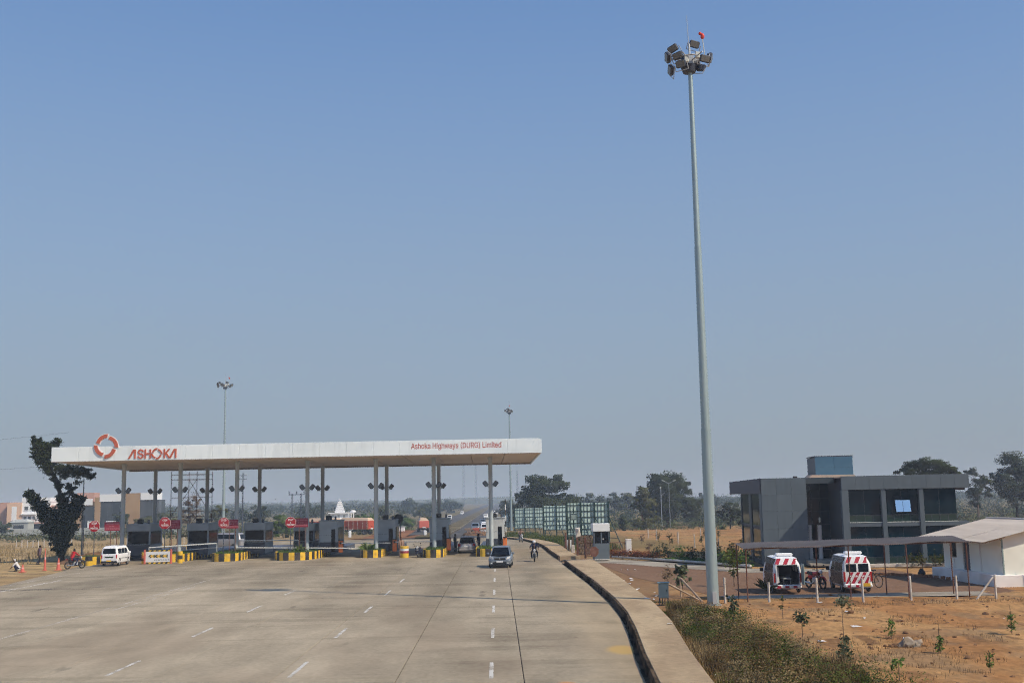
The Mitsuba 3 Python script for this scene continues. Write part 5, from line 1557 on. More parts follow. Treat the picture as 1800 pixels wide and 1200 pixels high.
t.part("shaft", B().bbox((0, 0, .62), (.46, .5, 1.30), .03).ply("white"))
t.part("cap", B().bbox((0, 0, 1.30), (.52, .56, .07), .02).ply("shed_plinth"))
t = Thing("marker_block", "pale upright marker block standing in the verge left of the gate", "marker block", (5.15, 108.6, 0), .3)
t.part("shaft", B().bbox((0, 0, .45), (.52, .35, .95), .03).ply("booth_pale"))
t = Thing("marker_block", "second pale block on the ground between the wooden posts and the gate", "marker block", (5.2, 103.2, 0))
t.part("shaft", B().bbox((0, 0, .3), (.34, .3, .75), .05).ply("post_white"))
t = Thing("brick_pile", "tall pile of brown bricks under a white sheet behind the gate", "brick pile", (6.2, 99.5, 0), .25)
rg = np.random.default_rng(12)
for k in range(7):
    for i in range(5):
        t.part("brick", B().bbox((-.62 + .25 * i + rg.uniform(-.03, .03) + (.1 if k % 2 else 0), rg.uniform(-.03, .03), .12 + .235 * k), (.235, .34, .215), .02).ply("leaf_brown" if (i + k) % 3 else "bark"))
t.part("sheet", B().hull([(-1.0, -.2, 1.5), (-.55, -.2, 1.6), (-.5, .2, 2.35), (-.95, .2, 2.3), (-.72, -.28, 2.2)]).hull([(.75, -.2, 1.8), (.95, -.1, 1.85), (.8, .2, 2.3), (.7, .25, 1.9)]).ply("post_white"))
for k, (x, y, h) in enumerate([(4.75, 108, 1.75), (5.0, 106.5, 1.2), (5.25, 105, 1.5)]):
    t = Thing("wooden_post", ("tallest dark wooden post beside the thin signpost left of the gate", "short wooden post in the verge behind the kerb end", "middle wooden post in the verge left of the gate")[k], "post", (x, y, -.1))
    t.part("shaft", B().tube((0, 0, 0), (.04, 0, h), .11, .09, n=9).ply("bark" if k else "rust"))
t = Thing("signpost", "thin dark signpost with a small board seen from behind, before the green panels", "signpost", (5.55, 107.2, 0))
t.part("pole", B().tube((0, 0, -.1), (0, 0, 3.9), .06, n=8).ply("frame_green", 40))
t.part("board", B().bbox((0, -.1, 3.15), (.62, .05, .62), .02).ply("cabinet_green"))
t.part("board_frame", B().tube((-.28, -.14, 3.42), (.28, -.14, 3.42), .025).tube((-.28, -.14, 2.9), (.28, -.14, 2.9), .025).tube((.26, -.14, 2.86), (.26, -.14, 3.46), .025).tube((-.26, -.14, 2.86), (-.26, -.14, 3.46), .025).ply("frame_green"))

# hoardings of green sheets seen from their framed back, braced towards the viewer
def barrier_panels(label, x0, x1, y, zb, zt, bays, nv=5, nh=5, tilt=0.0):
    t = Thing("barrier_panel", label, "barrier panel", (x0, y, 0), tilt, "stepped green barrier panels")
    w = (x1 - x0) / bays
    gz = float(ground_z(y)) - .3
    for k in range(bays):
        for i in range(nv - 1):
            a, c = w * (k + i / (nv - 1)), w * (k + (i + 1) / (nv - 1))
            t.part("sheet", B().b2((a + .004, .10, zb), (c - .004, .14, zt)).ply("panel_green"))
        for i in range(1, nv - 1):
            x = w * (k + i / (nv - 1))
            t.part("upright", B().b2((x - .02, .03, zb), (x + .02, .097, zt)).ply("frame_green"))
        for j in range(nh + 1):
            z = zb + .10 + (zt - zb - .30) * j / nh
            t.part("rail", B().b2((w * k + .08, .0, z - .025), (w * (k + 1) - .08, .09, z + .025)).ply("frame_green"))
    for k in range(bays + 1):
        x = w * k
        t.part("post", B().b2((x - .085, -.06, gz), (x + .085, .097, zt + .08)).ply("frame_green"))
        top, foot = np.array([x, -.06, zb + (zt - zb) * .60]), np.array([x + 1.05, -3.4, max(gz + .15, zb - 1.3)])
        t.part("brace", B().tube(top, foot, .055, n=6).ply("frame_green"))
        br = B()
        for q in (.28, .48, .68):
            p = top + (foot - top) * q
            br.tube((x, -.05, p[2]), p, .028, n=5)
        t.part("strut", br.ply("frame_green"), kind="stuff")
    return t


barrier_panels("tallest and nearest group of green barrier panels, behind the guard booth", 5.25, 9.45, 114.0, 1.10, 4.40, 3)
barrier_panels("second group of green barrier panels, a step lower and farther left", 3.75, 7.2, 150.0, .68, 3.93, 2)
barrier_panels("third group of green barrier panels beside the thin distant mast", -.10, 4.9, 186.0, .03, 3.33, 3)
barrier_panels("farthest and lowest group of green barrier panels, left of the distant mast", -2.9, -.2, 252.0, -1.4, 1.45, 2)

# cable cabinet, timber props
t = Thing("cable_cabinet", "grey green cable cabinet on short legs beside the footpath", "cabinet", (6.78, 52.4, 0.05), math.radians(-6))
t.part("body", B().bbox((0, 0, .60), (.46, .30, .66), .015).ply("cabinet_green"))
t.part("lid", B().bbox((.0, 0, .965), (.56, .40, .05), .015).ply("cabinet_green"))
t.part("door", B().bbox((0, -.155, .60), (.40, .02, .58), .008).ply("cabinet_green"))
t.part("handle", B().box((.14, -.17, .62), (.03, .02, .09)).ply("black_trim"))
for sx in (-.19, .19):
    for sy in (-.11, .11):
        t.part("leg", B().box((sx, sy, .13), (.05, .05, .32)).ply("lamp_body"))
t.part("cable", B().tube((-.06, 0, 0), (-.06, 0, .28), .02).tube((.05, 0, 0), (.05, 0, .28), .02).ply("black_trim"))
wood = Thing("timber_prop", "pair of thin timber props leaning together left of the mast's foot", "timber prop", (8.3, 55.5, 0))
wood.part("stake", B().tube((-.15, .8, -.05), (-.18, .8, .95), .045, n=7).ply("wood"))
wood.part("stake", B().tube((-.12, .8, .9), (.42, -2.0, .02), .05, n=7).ply("wood"))
wood2 = Thing("timber_pole", "long timber pole lying at a slant from the cabinet to the props", "timber pole", (0, 0, 0))
wood2.part("shaft", B().tube((7.0, 53.4, .95), (8.55, 53.3, .12), .05, .04, n=7).ply("wood"))

# fence posts
for x, y, h, lab in ((9.6, 52.3, 1.3, "pale fence post standing just right of the tall mast's foot"), (11.6, 52.2, 1.05, "short white fence post behind the small palm, before the open ambulance van"), (13.72, 51.9, 1.22, "white fence post in front of the gap between the two ambulance vans"),
                     (15.83, 51.9, 1.18, "white fence post standing before the closed striped ambulance van"), (18.06, 52.0, 1.24, "white fence post on its own right of the closed ambulance van"), (20.12, 51.9, 1.22, "white fence post before the shed's dark verandah, second from the right end"), (21.95, 52.0, 1.22, "last white fence post on the right, propped by a slanting strut")):
    t = Thing("fence_post", lab, "fence post", (x, y, -.15), rng.uniform(0, 1), "white fence posts before the ambulance vans")
    t.part("shaft", B().bbox((rng.uniform(-.02, .02), 0, h / 2), (.085, .085, h + .1), .012, rotz(0) @ roty(rng.uniform(-.04, .04))).ply("post_white"))
t = Thing("fence_strut", "slanting white strut propping the last fence post on the right", "fence strut", (0, 0, 0))
t.part("shaft", B().tube((21.0, 51.9, .02), (21.85, 51.98, 1.02), .045, n=6).ply("post_white"))
for k, (x, y) in enumerate([(17.3, 147), (17.0, 136), (17.0, 118), (17.2, 108.5), (17.6, 98), (22.5, 137), (28, 139), (33, 141)]):
    t = Thing("field_post", "pale thin post standing in the ploughed field beyond the lawn", "fence post", (x, y, float(ground_z(y)) - .2), 0, "pale field posts beyond the lawn")
    t.part("shaft", B().tube((0, 0, 0), (0, 0, 1.45), .06, n=6).ply("post_white"))
k = 0
xs1 = np.linspace(-71.0, -63.8, 11)
for x in list(xs1) + list(np.linspace(-58, -51.5, 9)) + list(np.linspace(-49.3, -44.5, 8)) + [-40.3, -36.8, -27.2, -31.9]:
    y = 160 + (x + 71) * .22
    t = Thing("field_post", "short pale fence post in the straw coloured field at the left", "fence post", (x, y, float(ground_z(y)) - .25), 0, "short pale fence posts in the left field")
    t.part("shaft", B().bbox((0, 0, .6), (.10, .10, 1.35 + rng.uniform(-.08, .08)), .01, roty(rng.uniform(-.05, .05))).ply("post_white"))

# ------------------------------------------------------------------ left side: scaffold, poles, mound, far buildings
t = Thing("scaffold_tower", "tall thin steel scaffold tower round the second front column", "scaffold", (0, 0, 0))
cor = [(-34.6, 112.6), (-31.9, 112.2), (-33.4, 114.6), (-30.9, 114.2)]
hs = [0, 1.9, 3.8, 5.7, 7.5, 8.2]
for x, y in cor:
    t.part("standard", B().tube((x, y, 0), (x, y, 8.3), .032, n=6).ply("rust"))
for z in hs[1:-1] + [8.0]:
    b = B()
    for a, c in ((0, 1), (2, 3), (0, 2), (1, 3)):
        b.tube((*cor[a], z), (*cor[c], z), .024, n=5)
    t.part("ledger", b.ply("rust"))
for z0, z1 in ((.2, 3.8), (3.8, 7.5)):
    t.part("diagonal", B().tube((*cor[0], z0), (*cor[1], z1), .028, n=5).tube((*cor[3], z0), (*cor[2], z1), .028, n=5).ply("rust"))
t.part("plank", B().bbox((-31.8, 113.0, 4.35), (6.5, .25, .05), .01).ply("wood"))


def pole(label, x, y, h, r=.09, arm=None, m="lamp_body", name="utility_pole", cat="utility pole"):
    t = Thing(name, label, cat, (x, y, float(ground_z(y)) - .2))
    t.part("shaft", B().tube((0, 0, 0), (0, 0, h + .2), r, r * .7, n=8).ply(m, 40))
    if arm == "lamp":
        for s_ in (-1, 1):
            t.part("arm", B().tube((0, 0, h), (s_ * .9, 0, h + .5), .05).ply(m))
            t.part("lamp_head", B().bbox((s_ * 1.15, 0, h + .6), (.6, .22, .14), .04, roty(-s_ * .4)).ply("lamp_pale"))
    elif arm == "wire":
        for s_ in (0, 1):
            t.part("crossarm", B().bbox((0, 0, h - .3 - s_ * .7), (1.5, .1, .1), .02).ply(m))
            b = B()
            for x_ in (-.65, 0, .65):
                b.tube((x_, 0, h - .25 - s_ * .7), (x_, 0, h - .02 - s_ * .7), .05, n=6)
            t.part("insulator", b.ply("lamp_pale"))
    elif arm == "side":
        t.part("arm", B().tube((0, 0, h - 1.6), (.8, 0, h - .9), .05).ply(m))
        t.part("lamp_head", B().bbox((-.05, 0, h), (.3, .2, .3), .05).ply("lamp_pale"))
    return t


pole("thin grey pole rising to the right of the dark leaning tree", -40.3, 104.5, 7.6, .07, None, "lamp_grey")
pole("slender grey pole between the dark tree and the leftmost stop sign", -39.4, 102.5, 4.2, .05)
pole("grey electric pole with crossarms just left of the third front column", -53.0, 218, 12.4, .14, "wire")
pole("pale grey pole with a side arm before the round dark tree on the right", 28.4, 218, 8.2, .09, "side", "lamp_grey")
pole("double armed street lamp before the round dark tree on the right", 31.8, 231, 9.3, .055, "lamp", "lamp_grey", "street_lamp", "street lamp")
t = Thing("electric_pole", "distant twin legged electric pole with a crossbar, left of the fourth front column", "electric pole", G(-58.5, 300), 0)
t.part("leg", B().tube((-1.2, 0, -.2), (-1.2, 0, 10), .16, n=7).ply("lamp_body")); t.part("leg", B().tube((1.2, 0, -.2), (1.2, 0, 10), .16, n=7).ply("lamp_body"))
t.part("crossbar", B().bbox((0, 0, 9.7), (4.2, .2, .2), .03).ply("lamp_body"))
for x in (-2, 0, 2):
    t.part("insulator", B().tube((x, 0, 9.8), (x, 0, 10.6), .13, n=6).ply("lamp_body"))
for k, (x, y, h) in enumerate([(-57, 1250, 62), (-45, 1300, 58), (2, 900, 30)]):
    t = Thing("radio_mast", ("faint lattice radio mast far off, left of the sixth column", "second faint radio mast far off, nearer the sixth column", "faint radio mast far off above the highway")[k], "radio mast", G(x, y))
    b = B()
    for sx, sy in ((-1, -1), (1, -1), (0, 1)):
        b.tube((sx * 1.2, sy * 1.2, 0), (sx * .3, sy * .3, h), .13, .07, n=5)
    for z in np.linspace(3, h - 3, 14):
        f_ = 1 - z / h * .8
        b.tube((-1.6 * f_, -1.6 * f_, z), (1.6 * f_, -1.6 * f_, z + 2), .05, n=4)
    t.part("lattice", b.ply("lamp_body"))
for k, (z0, z1, x1) in enumerate([(9.05, 9.7, -34), (12.1, 12.3, -44)]):
    t = Thing("power_line", ("thin power line running out to the left from the dark tree, the lower one", "faint power line running out to the left, the upper one")[k], "power line")
    pts = [(-95 + (x1 + 95) * s_, 140 - 30 * s_, z0 + (z1 - z0) * s_ - 1.2 * 4 * s_ * (1 - s_) * .3) for s_ in np.linspace(0, 1, 12)]
    t.part("wire", B().path(pts, .009, 4).ply("lamp_body"))

mound = Thing("earth_mound", "dark red brown heap of earth behind the white van", "earth mound", (-38.2, 100.5, -.1))
P = []
rg = np.random.default_rng(4)
mx, my = np.meshgrid(np.linspace(-4.0, 4, 40), np.linspace(-2.5, 4, 30))
mz = 1.15 * np.exp(-((mx - .9) / 2.0) ** 2 - (my / 1.7) ** 2) + .35 * np.exp(-((mx + 1.6) / 1.5) ** 2 - (my / 1.2) ** 2)
mz += .16 * (meshkit.fbm(np.stack([mx * 1.5, my * 1.5, mx * 0], -1), 3, 4) - .5) * (mz > .05)
ii = np.arange(mx.size).reshape(mx.shape)
mound.put(mikit.ply((np.stack([mx, my, mz - .06], -1).reshape(-1, 3), np.stack([ii[:-1, :-1], ii[:-1, 1:], ii[1:, 1:], ii[1:, :-1]], -1).reshape(-1, 4)), "m_clod", True))


def facade_windows(t, x0, x1, z0, z1, nx_, nz_, y, m="far_glass", fx=.6, fz=.55):
    for i in range(nx_):
        for k in range(nz_):
            cx, cz_ = x0 + (x1 - x0) * (i + .5) / nx_, z0 + (z1 - z0) * (k + .5) / nz_
            w_, h_ = (x1 - x0) / nx_ * fx, (z1 - z0) / nz_ * fz
            w = t.part("window", B().b2((cx - w_ / 2, y - .04, cz_ - h_ / 2), (cx + w_ / 2, y + .06, cz_ + h_ / 2)).ply(m))
            w.part("sill", B().b2((cx - w_ / 2 - .1, y - .2, cz_ - h_ / 2 - .14), (cx + w_ / 2 + .1, y + .05, cz_ - h_ / 2 - .045)).ply("far_white"))


gz = -2.6
t = Thing("apartment_block", "cream and white three storey block at the far left edge", "building", (-146, 322, gz), math.radians(6))
t.part("wall", B().b2((0, 0, 0), (4.0, 12, 9.0)).ply("far_cream"))
t.part("wall", B().b2((4.0, .4, 3.0), (11.6, 12, 10.0)).ply("far_white"))
t.part("ground_floor", B().b2((-.2, 1.2, 0), (11.6, 1.6, 3.0)).ply("far_wall"))
t.part("side_wall", B().b2((-5.5, 2, 0), (-.02, 14, 9.2)).ply("far_pink"))
t.part("balcony", B().b2((4.0, -.7, 3.0), (11.6, .4, 3.5)).ply("far_pink")); t.part("balcony", B().b2((4.0, -.5, 5.6), (8.0, .4, 6.0)).ply("far_white"))
facade_windows(t, 1.0, 3.0, 4.0, 8.2, 1, 1, 0, "far_white", .7, .9); facade_windows(t, 4.3, 7.8, 6.4, 8.4, 2, 1, .4); facade_windows(t, 4.3, 8.0, 3.8, 5.5, 3, 1, .4); facade_windows(t, 8.0, 11.4, 3.8, 8.2, 4, 2, .4)
t.part("recess", B().b2((5.0, .3, .3), (11.0, 1.15, 2.7)).ply("far_glass"))
t.part("parapet", B().b2((3.9, .3, 9.2), (11.8, 12, 10.4)).ply("far_white"))
t = Thing("roof_block", "low pale hut by the compound wall at the far left", "hut", (-140.5, 312, gz))
t.part("wall", B().b2((0, 0, 0), (5, 4, 3.6)).ply("far_wall")); t.part("window", B().b2((1.0, -.05, 1.9), (3.9, .05, 2.9)).ply("far_glass")); t.part("roof", B().hull([(-.3, -.3, 3.6), (5.3, -.3, 3.6), (5.3, 4.3, 3.6), (-.3, 4.3, 3.6), (1, 1, 4.4), (4, 1, 4.4), (4, 3, 4.4), (1, 3, 4.4)]).ply("far_wall"))
t = Thing("compound_wall", "long grey compound wall in front of the far left block", "wall", (-142, 306, gz))
for k in range(14):
    t.part("bay", B().bbox((k * 3.6 + 1.8, 0, .9), (3.54, .3, 1.9 + .05 * (k % 2)), .03).ply("far_wall"))
t = Thing("glass_block", "modern brown and glass building with bright white parapet pieces behind the leftmost columns", "building", (-124.5, 322, gz), math.radians(3))
t.part("wall", B().b2((-4, 1.5, 0), (3.2, 14, 9.0)).ply("far_brown"))
t.part("wall", B().b2((-10, 3, 0), (-4.02, 14, 8.2)).ply("far_pink"))
t.part("glass_front", B().b2((.0, 1.0, 1.0), (3.4, 1.46, 7.6)).ply("far_glass"))
t.part("parapet", B().b2((-.6, .6, 8.0), (2.6, 1.5, 9.8)).ply("far_white"))
t.part("brick_fin", B().b2((3.4, .6, 0), (5.0, 10, 10.2)).ply("far_brown"))
t.part("glass_front", B().b2((5.0, .8, 0.6), (11.6, 8, 8.9)).ply("far_glass"))
t.part("parapet", B().b2((4.8, .5, 8.9), (12.4, 8, 11.0)).ply("far_white"))
t.part("edge_trim", B().b2((11.6, .45, 0.4), (12.1, 8, 8.9)).ply("far_white"))
t.part("brick_fin", B().b2((12.12, .4, 0), (16.2, 9, 11.2)).ply("far_brown"))
t.part("glass_front", B().b2((16.2, .8, 0), (21.5, 8, 9.2)).ply("far_glass"))
t.part("parapet", B().b2((16.4, .5, 9.2), (20.6, 8, 11.2)).ply("far_white"))
for x0 in (1.6, 6.8):
    t.part("door_frame", B().b2((x0, .3, 0), (x0 + .45, .78, 3.4)).b2((x0 + 2.4, .3, 0), (x0 + 2.85, .78, 3.4)).b2((x0 + .45, .3, 3.0), (x0 + 2.4, .78, 3.4)).ply("far_white"))
t.part("roof_room", B().b2((-3.5, 6, 9), (1.5, 11, 11.6)).ply("far_pink"))
for k in range(3):
    t.part("mullion", B().b2((7.0 + 1.5 * k - .06, .7, .6), (7.0 + 1.5 * k + .06, .79, 8.9)).ply("booth_dark"))

t = Thing("temple", "small white tiered temple with a stepped spire behind the lorries", "temple", (-42.0, 272, -2.4), math.radians(8), s=.66)
t.part("hall", B().bbox((0, 0, 2.3), (8.6, 7, 4.6), .08).ply("far_white"))
t.part("upper_hall", B().bbox((-.6, .3, 5.8), (7.2, 6, 2.5), .08).ply("far_white"))
t.part("ledge", B().bbox((-.3, 0, 4.65), (9.8, 8, .22), .05).ply("far_white")); t.part("ledge", B().bbox((-.3, 0, 7.1), (9.4, 7.6, .25), .05).ply("far_white"))
for k in range(6):
    t.part("spire_tier", B().bbox((-.8, 0, 7.6 + k * .68), (3.6 - .42 * k, 3.6 - .42 * k, .60), .06).ply("far_white"))
t.part("finial", B().tube((-.8, 0, 11.4), (-.8, 0, 12.6), .25, .04, n=8).ply("far_white"))
t.part("dome", B().sphere((4.0, -2.6, 7.5), .85, 2, (1.25, 1, .7)).ply("far_white", True))
for x in (2.3, 3.3, 4.2):
    t.part("pillar", B().tube((x, -3.6, 4.7), (x, -3.6, 7.0), .18, n=8).ply("far_white"))
for x in (-3.2, -1.2, .8):
    t.part("window", B().b2((x - .4, -2.75, 5.3), (x + .4, -2.66, 6.5)).ply("far_wall"))


# ------------------------------------------------------------------ vehicles beyond the plaza
def lorry(label, loc, rz, load, cab, s=1.0):
    t = Thing("lorry", label, "lorry", loc, rz, None, s=s)
    t.part("cab", B().hull([(-1.15, 2.2, .8), (1.15, 2.2, .8), (-1.15, 3.9, .8), (1.15, 3.9, .8), (-1.15, 2.2, 2.9), (1.15, 2.2, 2.9), (-1.1, 3.6, 2.9), (1.1, 3.6, 2.9)]).ply(cab))
    t.part("windscreen", B().hull([(-.98, 3.80, 1.9), (.98, 3.80, 1.9), (-.95, 3.69, 2.7), (.95, 3.69, 2.7), (-.98, 3.7, 1.9), (.98, 3.7, 1.9)]).ply("glass_dark"))
    t.part("chassis", B().bbox((0, -.6, .8), (.9, 8.4, .3), .03).ply("black_trim"))
    t.part("body", B().bbox((0, -1.7, 1.95), (2.4, 7.2, 1.7), .05).ply(load))
    t.part("load", B().hull([(-1.15, -5.2, 2.8), (1.15, -5.2, 2.8), (-1.15, 1.8, 2.8), (1.15, 1.8, 2.8), (-.7, -4.8, 3.35), (.7, -4.8, 3.35), (-.7, 1.4, 3.4), (.7, 1.4, 3.4)]).ply("truck_tan"))
    for k in range(7):
        for s_ in (-1, 1):
            t.part("rib", B().b2((s_ * 1.21 - .03, -5.1 + k * 1.13, 1.15), (s_ * 1.21 + .03, -5.0 + k * 1.13, 2.8)).ply("truck_tan"))
    t.part("tail_board", B().bbox((0, -5.33, 1.95), (2.2, .06, 1.5), .02).ply(load))
    t.part("number_plate", B().box((0, -5.38, 1.25), (.8, .03, .25)).ply("plate_white"))
    for y in (3.0, -3.0, -4.2):
        for s_ in (-1, 1):
            wh = t.part("wheel", B().tube((s_ * .85, y, .5), (s_ * 1.18, y, .5), .5, n=14).ply("tyre", 40))
            wh.part("rim", B().tube((s_ * 1.10, y, .5), (s_ * 1.20, y, .5), .26, n=10).ply("rim", 40))
    return t


lorry("red lorry with a tan load beyond the pale booth, the right one of the two", G(-33.3, 226), math.radians(62), "truck_red", "truck_tan")
lorry("red lorry with a tan load partly hidden behind the pale booth, the left one", G(-39.0, 221), math.radians(65), "truck_red", "truck_red")
lorry("orange lorry with a pale red tailboard by the red earth bank", G(-20.3, 246), math.radians(8), "cone_red", "truck_tan", .9)


def far_van(label, loc, rz, m="far_white", s=1.0):
    t = Thing("distant_vehicle", label, "vehicle", loc, rz, None, s=s)
    S = Shell([(.3, 2.2, -2.2, .75, .2), (.5, 2.3, -2.25, .86, .22), (1.05, 2.2, -2.2, .86, .22), (1.15, 1.9, -2.15, .84, .2), (1.75, 1.2, -1.95, .72, .2), (1.85, .9, -1.7, .6, .2)])
    t.part("body", S.body().ply(m, 40))
    t.part("windscreen", S.rear([(-.65, 1.2), (.65, 1.2), (.58, 1.68), (-.58, 1.68)], .015, 1).ply("glass_dark"))
    t.part("rear_window", S.rear([(-.65, 1.2), (.65, 1.2), (.58, 1.68), (-.58, 1.68)], .015).ply("glass_dark"))
    for s_ in (-1, 1):
        t.part("side_window", S.side([(-1.8, 1.2), (1.2, 1.2), (.9, 1.68), (-1.6, 1.68)][::s_], s_, .012).ply("glass_dark"))
        for y in (1.4, -1.35):
            t.part("wheel", B().tube((s_ * .62, y, .33), (s_ * .87, y, .33), .33, n=12).ply("tyre", 40))
    return t


for k, (lab, x, y, rz, m) in enumerate([
        ("white van queueing on the highway just left of the white booth, nearest of the queue", -6.2, 300, PI, "far_white"),
        ("dark car on the highway behind the nearest white van", -9.6, 330, PI, "car_grey"),
        ("white car far up the highway, on its right lane", -8.3, 400, PI, "far_white"),
        ("white vehicle far up the highway, on its left lane", -11.6, 440, PI, "far_white"),
        ("white van coming out of the queue towards the plaza, beyond the road works", -5.6, 208, PI, "far_white"),
        ("pale blue car beside the white van beyond the road works", -8.4, 236, PI, "car_grey"),
        ("white van behind the pale blue car on the highway", -7.2, 262, PI, "far_white"),
        ("farthest white vehicle that can be made out on the highway", -9.2, 520, PI, "far_white"),
        ("white car on the second carriageway, left of the median", -24.6, 420, 0.05, "far_white"),
        ("pale car on the second carriageway farther back", -26.6, 560, 0.05, "far_white"),
        ("silver jeep parked behind the third booth", -33.0, 128, 1.4, "car_silver")]):
    far_van(lab, G(x, y, .03), rz, m, 1.0)
t = Thing("road_works", "orange and brown heap of road works trestles left of the white booth", "road works", G(-6.4, 190))
rg = np.random.default_rng(3)
for k in range(7):
    x, y = rg.uniform(-1.8, 2.0), rg.uniform(-4, 4)
    t.part("trestle", B().tube((x - .5, y, 0), (x, y, 1.3), .06).tube((x + .5, y, 0), (x, y, 1.3), .06).bbox((x, y - .05, 1.1), (1.3, .06, .28), .02).ply("truck_red" if k % 2 else "dust_brown"))
t.part("soil_heap", B().sphere((0, 0, .0), 2.2, 3, (1.2, 1.4, .35)).ply("clod", True))
t = Thing("white_kiosk", "tiny white shelter beside the earth bank", "kiosk", G(-19.9, 197))
t.part("wall", B().bbox((0, 0, .8), (.9, .9, 1.6), .03).ply("far_white")); t.part("roof", B().bbox((0, 0, 1.65), (1.1, 1.1, .1), .02).ply("far_wall"))
for k, (x, y) in enumerate([(-28.9, 196), (-24.0, 196), (-15.3, 190)]):
    t = Thing("marker_stone", ("white painted marker stone at the left foot of the earth bank", "white painted marker stone in the middle of the earth bank", "white painted marker stone where the bank meets the booth with the open door")[k], "marker stone", (x, y, -1.15))
    t.part("shaft", B().bbox((0, 0, .5), (.5, .3, 1.2), .1).ply("far_white"))

# ------------------------------------------------------------------ trees
def tree(name, label, loc, trunk, crowns, n_clump, n_leaf, ls, leaf="leaf_dark", seed=1, group=None, cat="tree", bark="bark", tr=.25, shell=.25, full=3.0):
    """trunk: list of polylines (x, y, z); crowns: ellipsoids (x, y, z, rx, ry, rz) filled with clumps of leaves, thinner inside"""
    rg = np.random.default_rng(seed)
    t = Thing(name, label, cat, loc, 0, group)
    b = B()
    for k, pl in enumerate(trunk):
        m = len(pl) - 1
        r0 = tr if k == 0 else tr * .55
        for i in range(m):
            b.tube(pl[i], pl[i + 1], r0 * (1 - .75 * i / max(m, 1)), r0 * (1 - .75 * (i + 1) / max(m, 1)) + .01, n=7)
    P, N = [], []
    mid = np.mean([c[:3] for c in crowns], 0)
    vol = np.array([c[3] * c[4] * c[5] for c in crowns]) ** .75
    for c, w in zip(crowns, vol / vol.sum()):
        k = max(3, int(n_clump * w))
        d = rg.normal(size=(k, 3)); d /= np.linalg.norm(d, axis=1, keepdims=True)
        r = (shell + (1 - shell) * rg.uniform(0, 1, (k, 1))) ** .8
        cc = np.array(c[:3]) + d * r * np.array(c[3:])
        R_ = np.mean(c[3:])
        for q in cc[:: max(1, k // 7)]:
            b.tube(np.array(c[:3]) * [.6, .6, .8], q, tr * .16, tr * .05, n=4)
        for q in cc:
            s = R_ * rg.uniform(.10, .26)
            o = np.clip(rg.normal(size=(int(n_leaf * full * rg.uniform(.5, 1.4)), 3)), -1.5, 1.5)
            P.append(q + o * [s, s, s * .6]); N.append(o * .55 + (q - np.array(c[:3])) / R_ * .7 + (q - mid) / (R_ * 4) + [0, 0, .35])
    t.part("trunk", b.ply(bark))
    t.part("crown", foliage(leaf_cloud(np.vstack(P), ls, rg, N=np.vstack(N)), leaf))
    return t


# the dark, leaning tree at the left end of the canopy, leaves in heavy sprays along its limbs
k_ = .0533
px_ = lambda x, y, dy=0: ((x - 115) * k_, dy, (985 - y) * k_)
t = Thing("dark_tree", "dark forked tree leaning at the left end of the canopy", "tree", (-41.9, 103.6, 0))
b = B()
for pl, r0 in (([(118, 987), (114, 955), (112, 925), (118, 890), (104, 845), (86, 818), (76, 782)], .30), ([(113, 945), (90, 902), (56, 868)], .2), ([(113, 930), (136, 892), (146, 878)], .16), ([(92, 828), (112, 824), (150, 832), (168, 842)], .10), ([(84, 812), (98, 786), (106, 776)], .07), ([(80, 795), (62, 776)], .06), ([(118, 890), (132, 862), (128, 850)], .08)):
    pp = [px_(*q, dy=.15 * math.sin(q[1])) for q in pl]
    for i in range(len(pp) - 1):
        b.tube(pp[i], pp[i + 1], r0 * (1 - .7 * i / len(pp)), r0 * (1 - .7 * (i + 1) / len(pp)), n=8)
t.part("trunk", b.ply("bark_dark"))
rg = np.random.default_rng(21)
low, high = [], []
for x, y, r, n in [(117, 968, 9, 500), (116, 955, 14, 900), (113, 943, 20, 1300), (120, 935, 20, 1100), (112, 925, 27, 1600), (110, 912, 25, 1400), (92, 905, 20, 900), (78, 890, 16, 700), (66, 877, 12, 480), (56, 868, 9, 330), (132, 905, 18, 900), (140, 890, 14, 550), (146, 878, 9, 280), (120, 890, 14, 380), (113, 873, 7, 170), (106, 857, 5, 130), (99, 843, 6, 160), (92, 928, 14, 450), (132, 925, 12, 450), (128, 866, 5, 70), (135, 872, 6, 90)]:
    c = np.array(px_(x, y)); s = r * k_ * .33
    low.append(c + rg.normal(size=(int(n * .85), 3)) * [s, s * 1.1, s * .8])
for x, y, r, n in [(90, 830, 10, 260), (85, 820, 12, 330), (80, 806, 15, 420), (76, 790, 16, 460), (92, 800, 10, 200), (96, 784, 12, 280), (66, 778, 9, 200), (106, 777, 6, 90), (62, 790, 6, 70), (72, 812, 8, 120), (112, 824, 11, 260), (126, 828, 13, 330), (140, 832, 13, 330), (152, 833, 10, 230), (163, 840, 6, 80), (140, 850, 6, 80), (118, 838, 8, 130), (60, 770, 4, 40), (100, 812, 8, 120)]:
    c = np.array(px_(x, y)); s = r * k_ * .42
    high.append(c + rg.normal(size=(int(n * .9), 3)) * [s, s * 1.2, s * .75])
def spray(out, p, d, L, r, n):
    q = rg.uniform(0, 1, n)[:, None] ** .8
    out.append(np.array(p) + np.array(d) * L * q + [0, 0, -.12] * q * q * L + rg.normal(size=(n, 3)) * r * (1.1 - q))


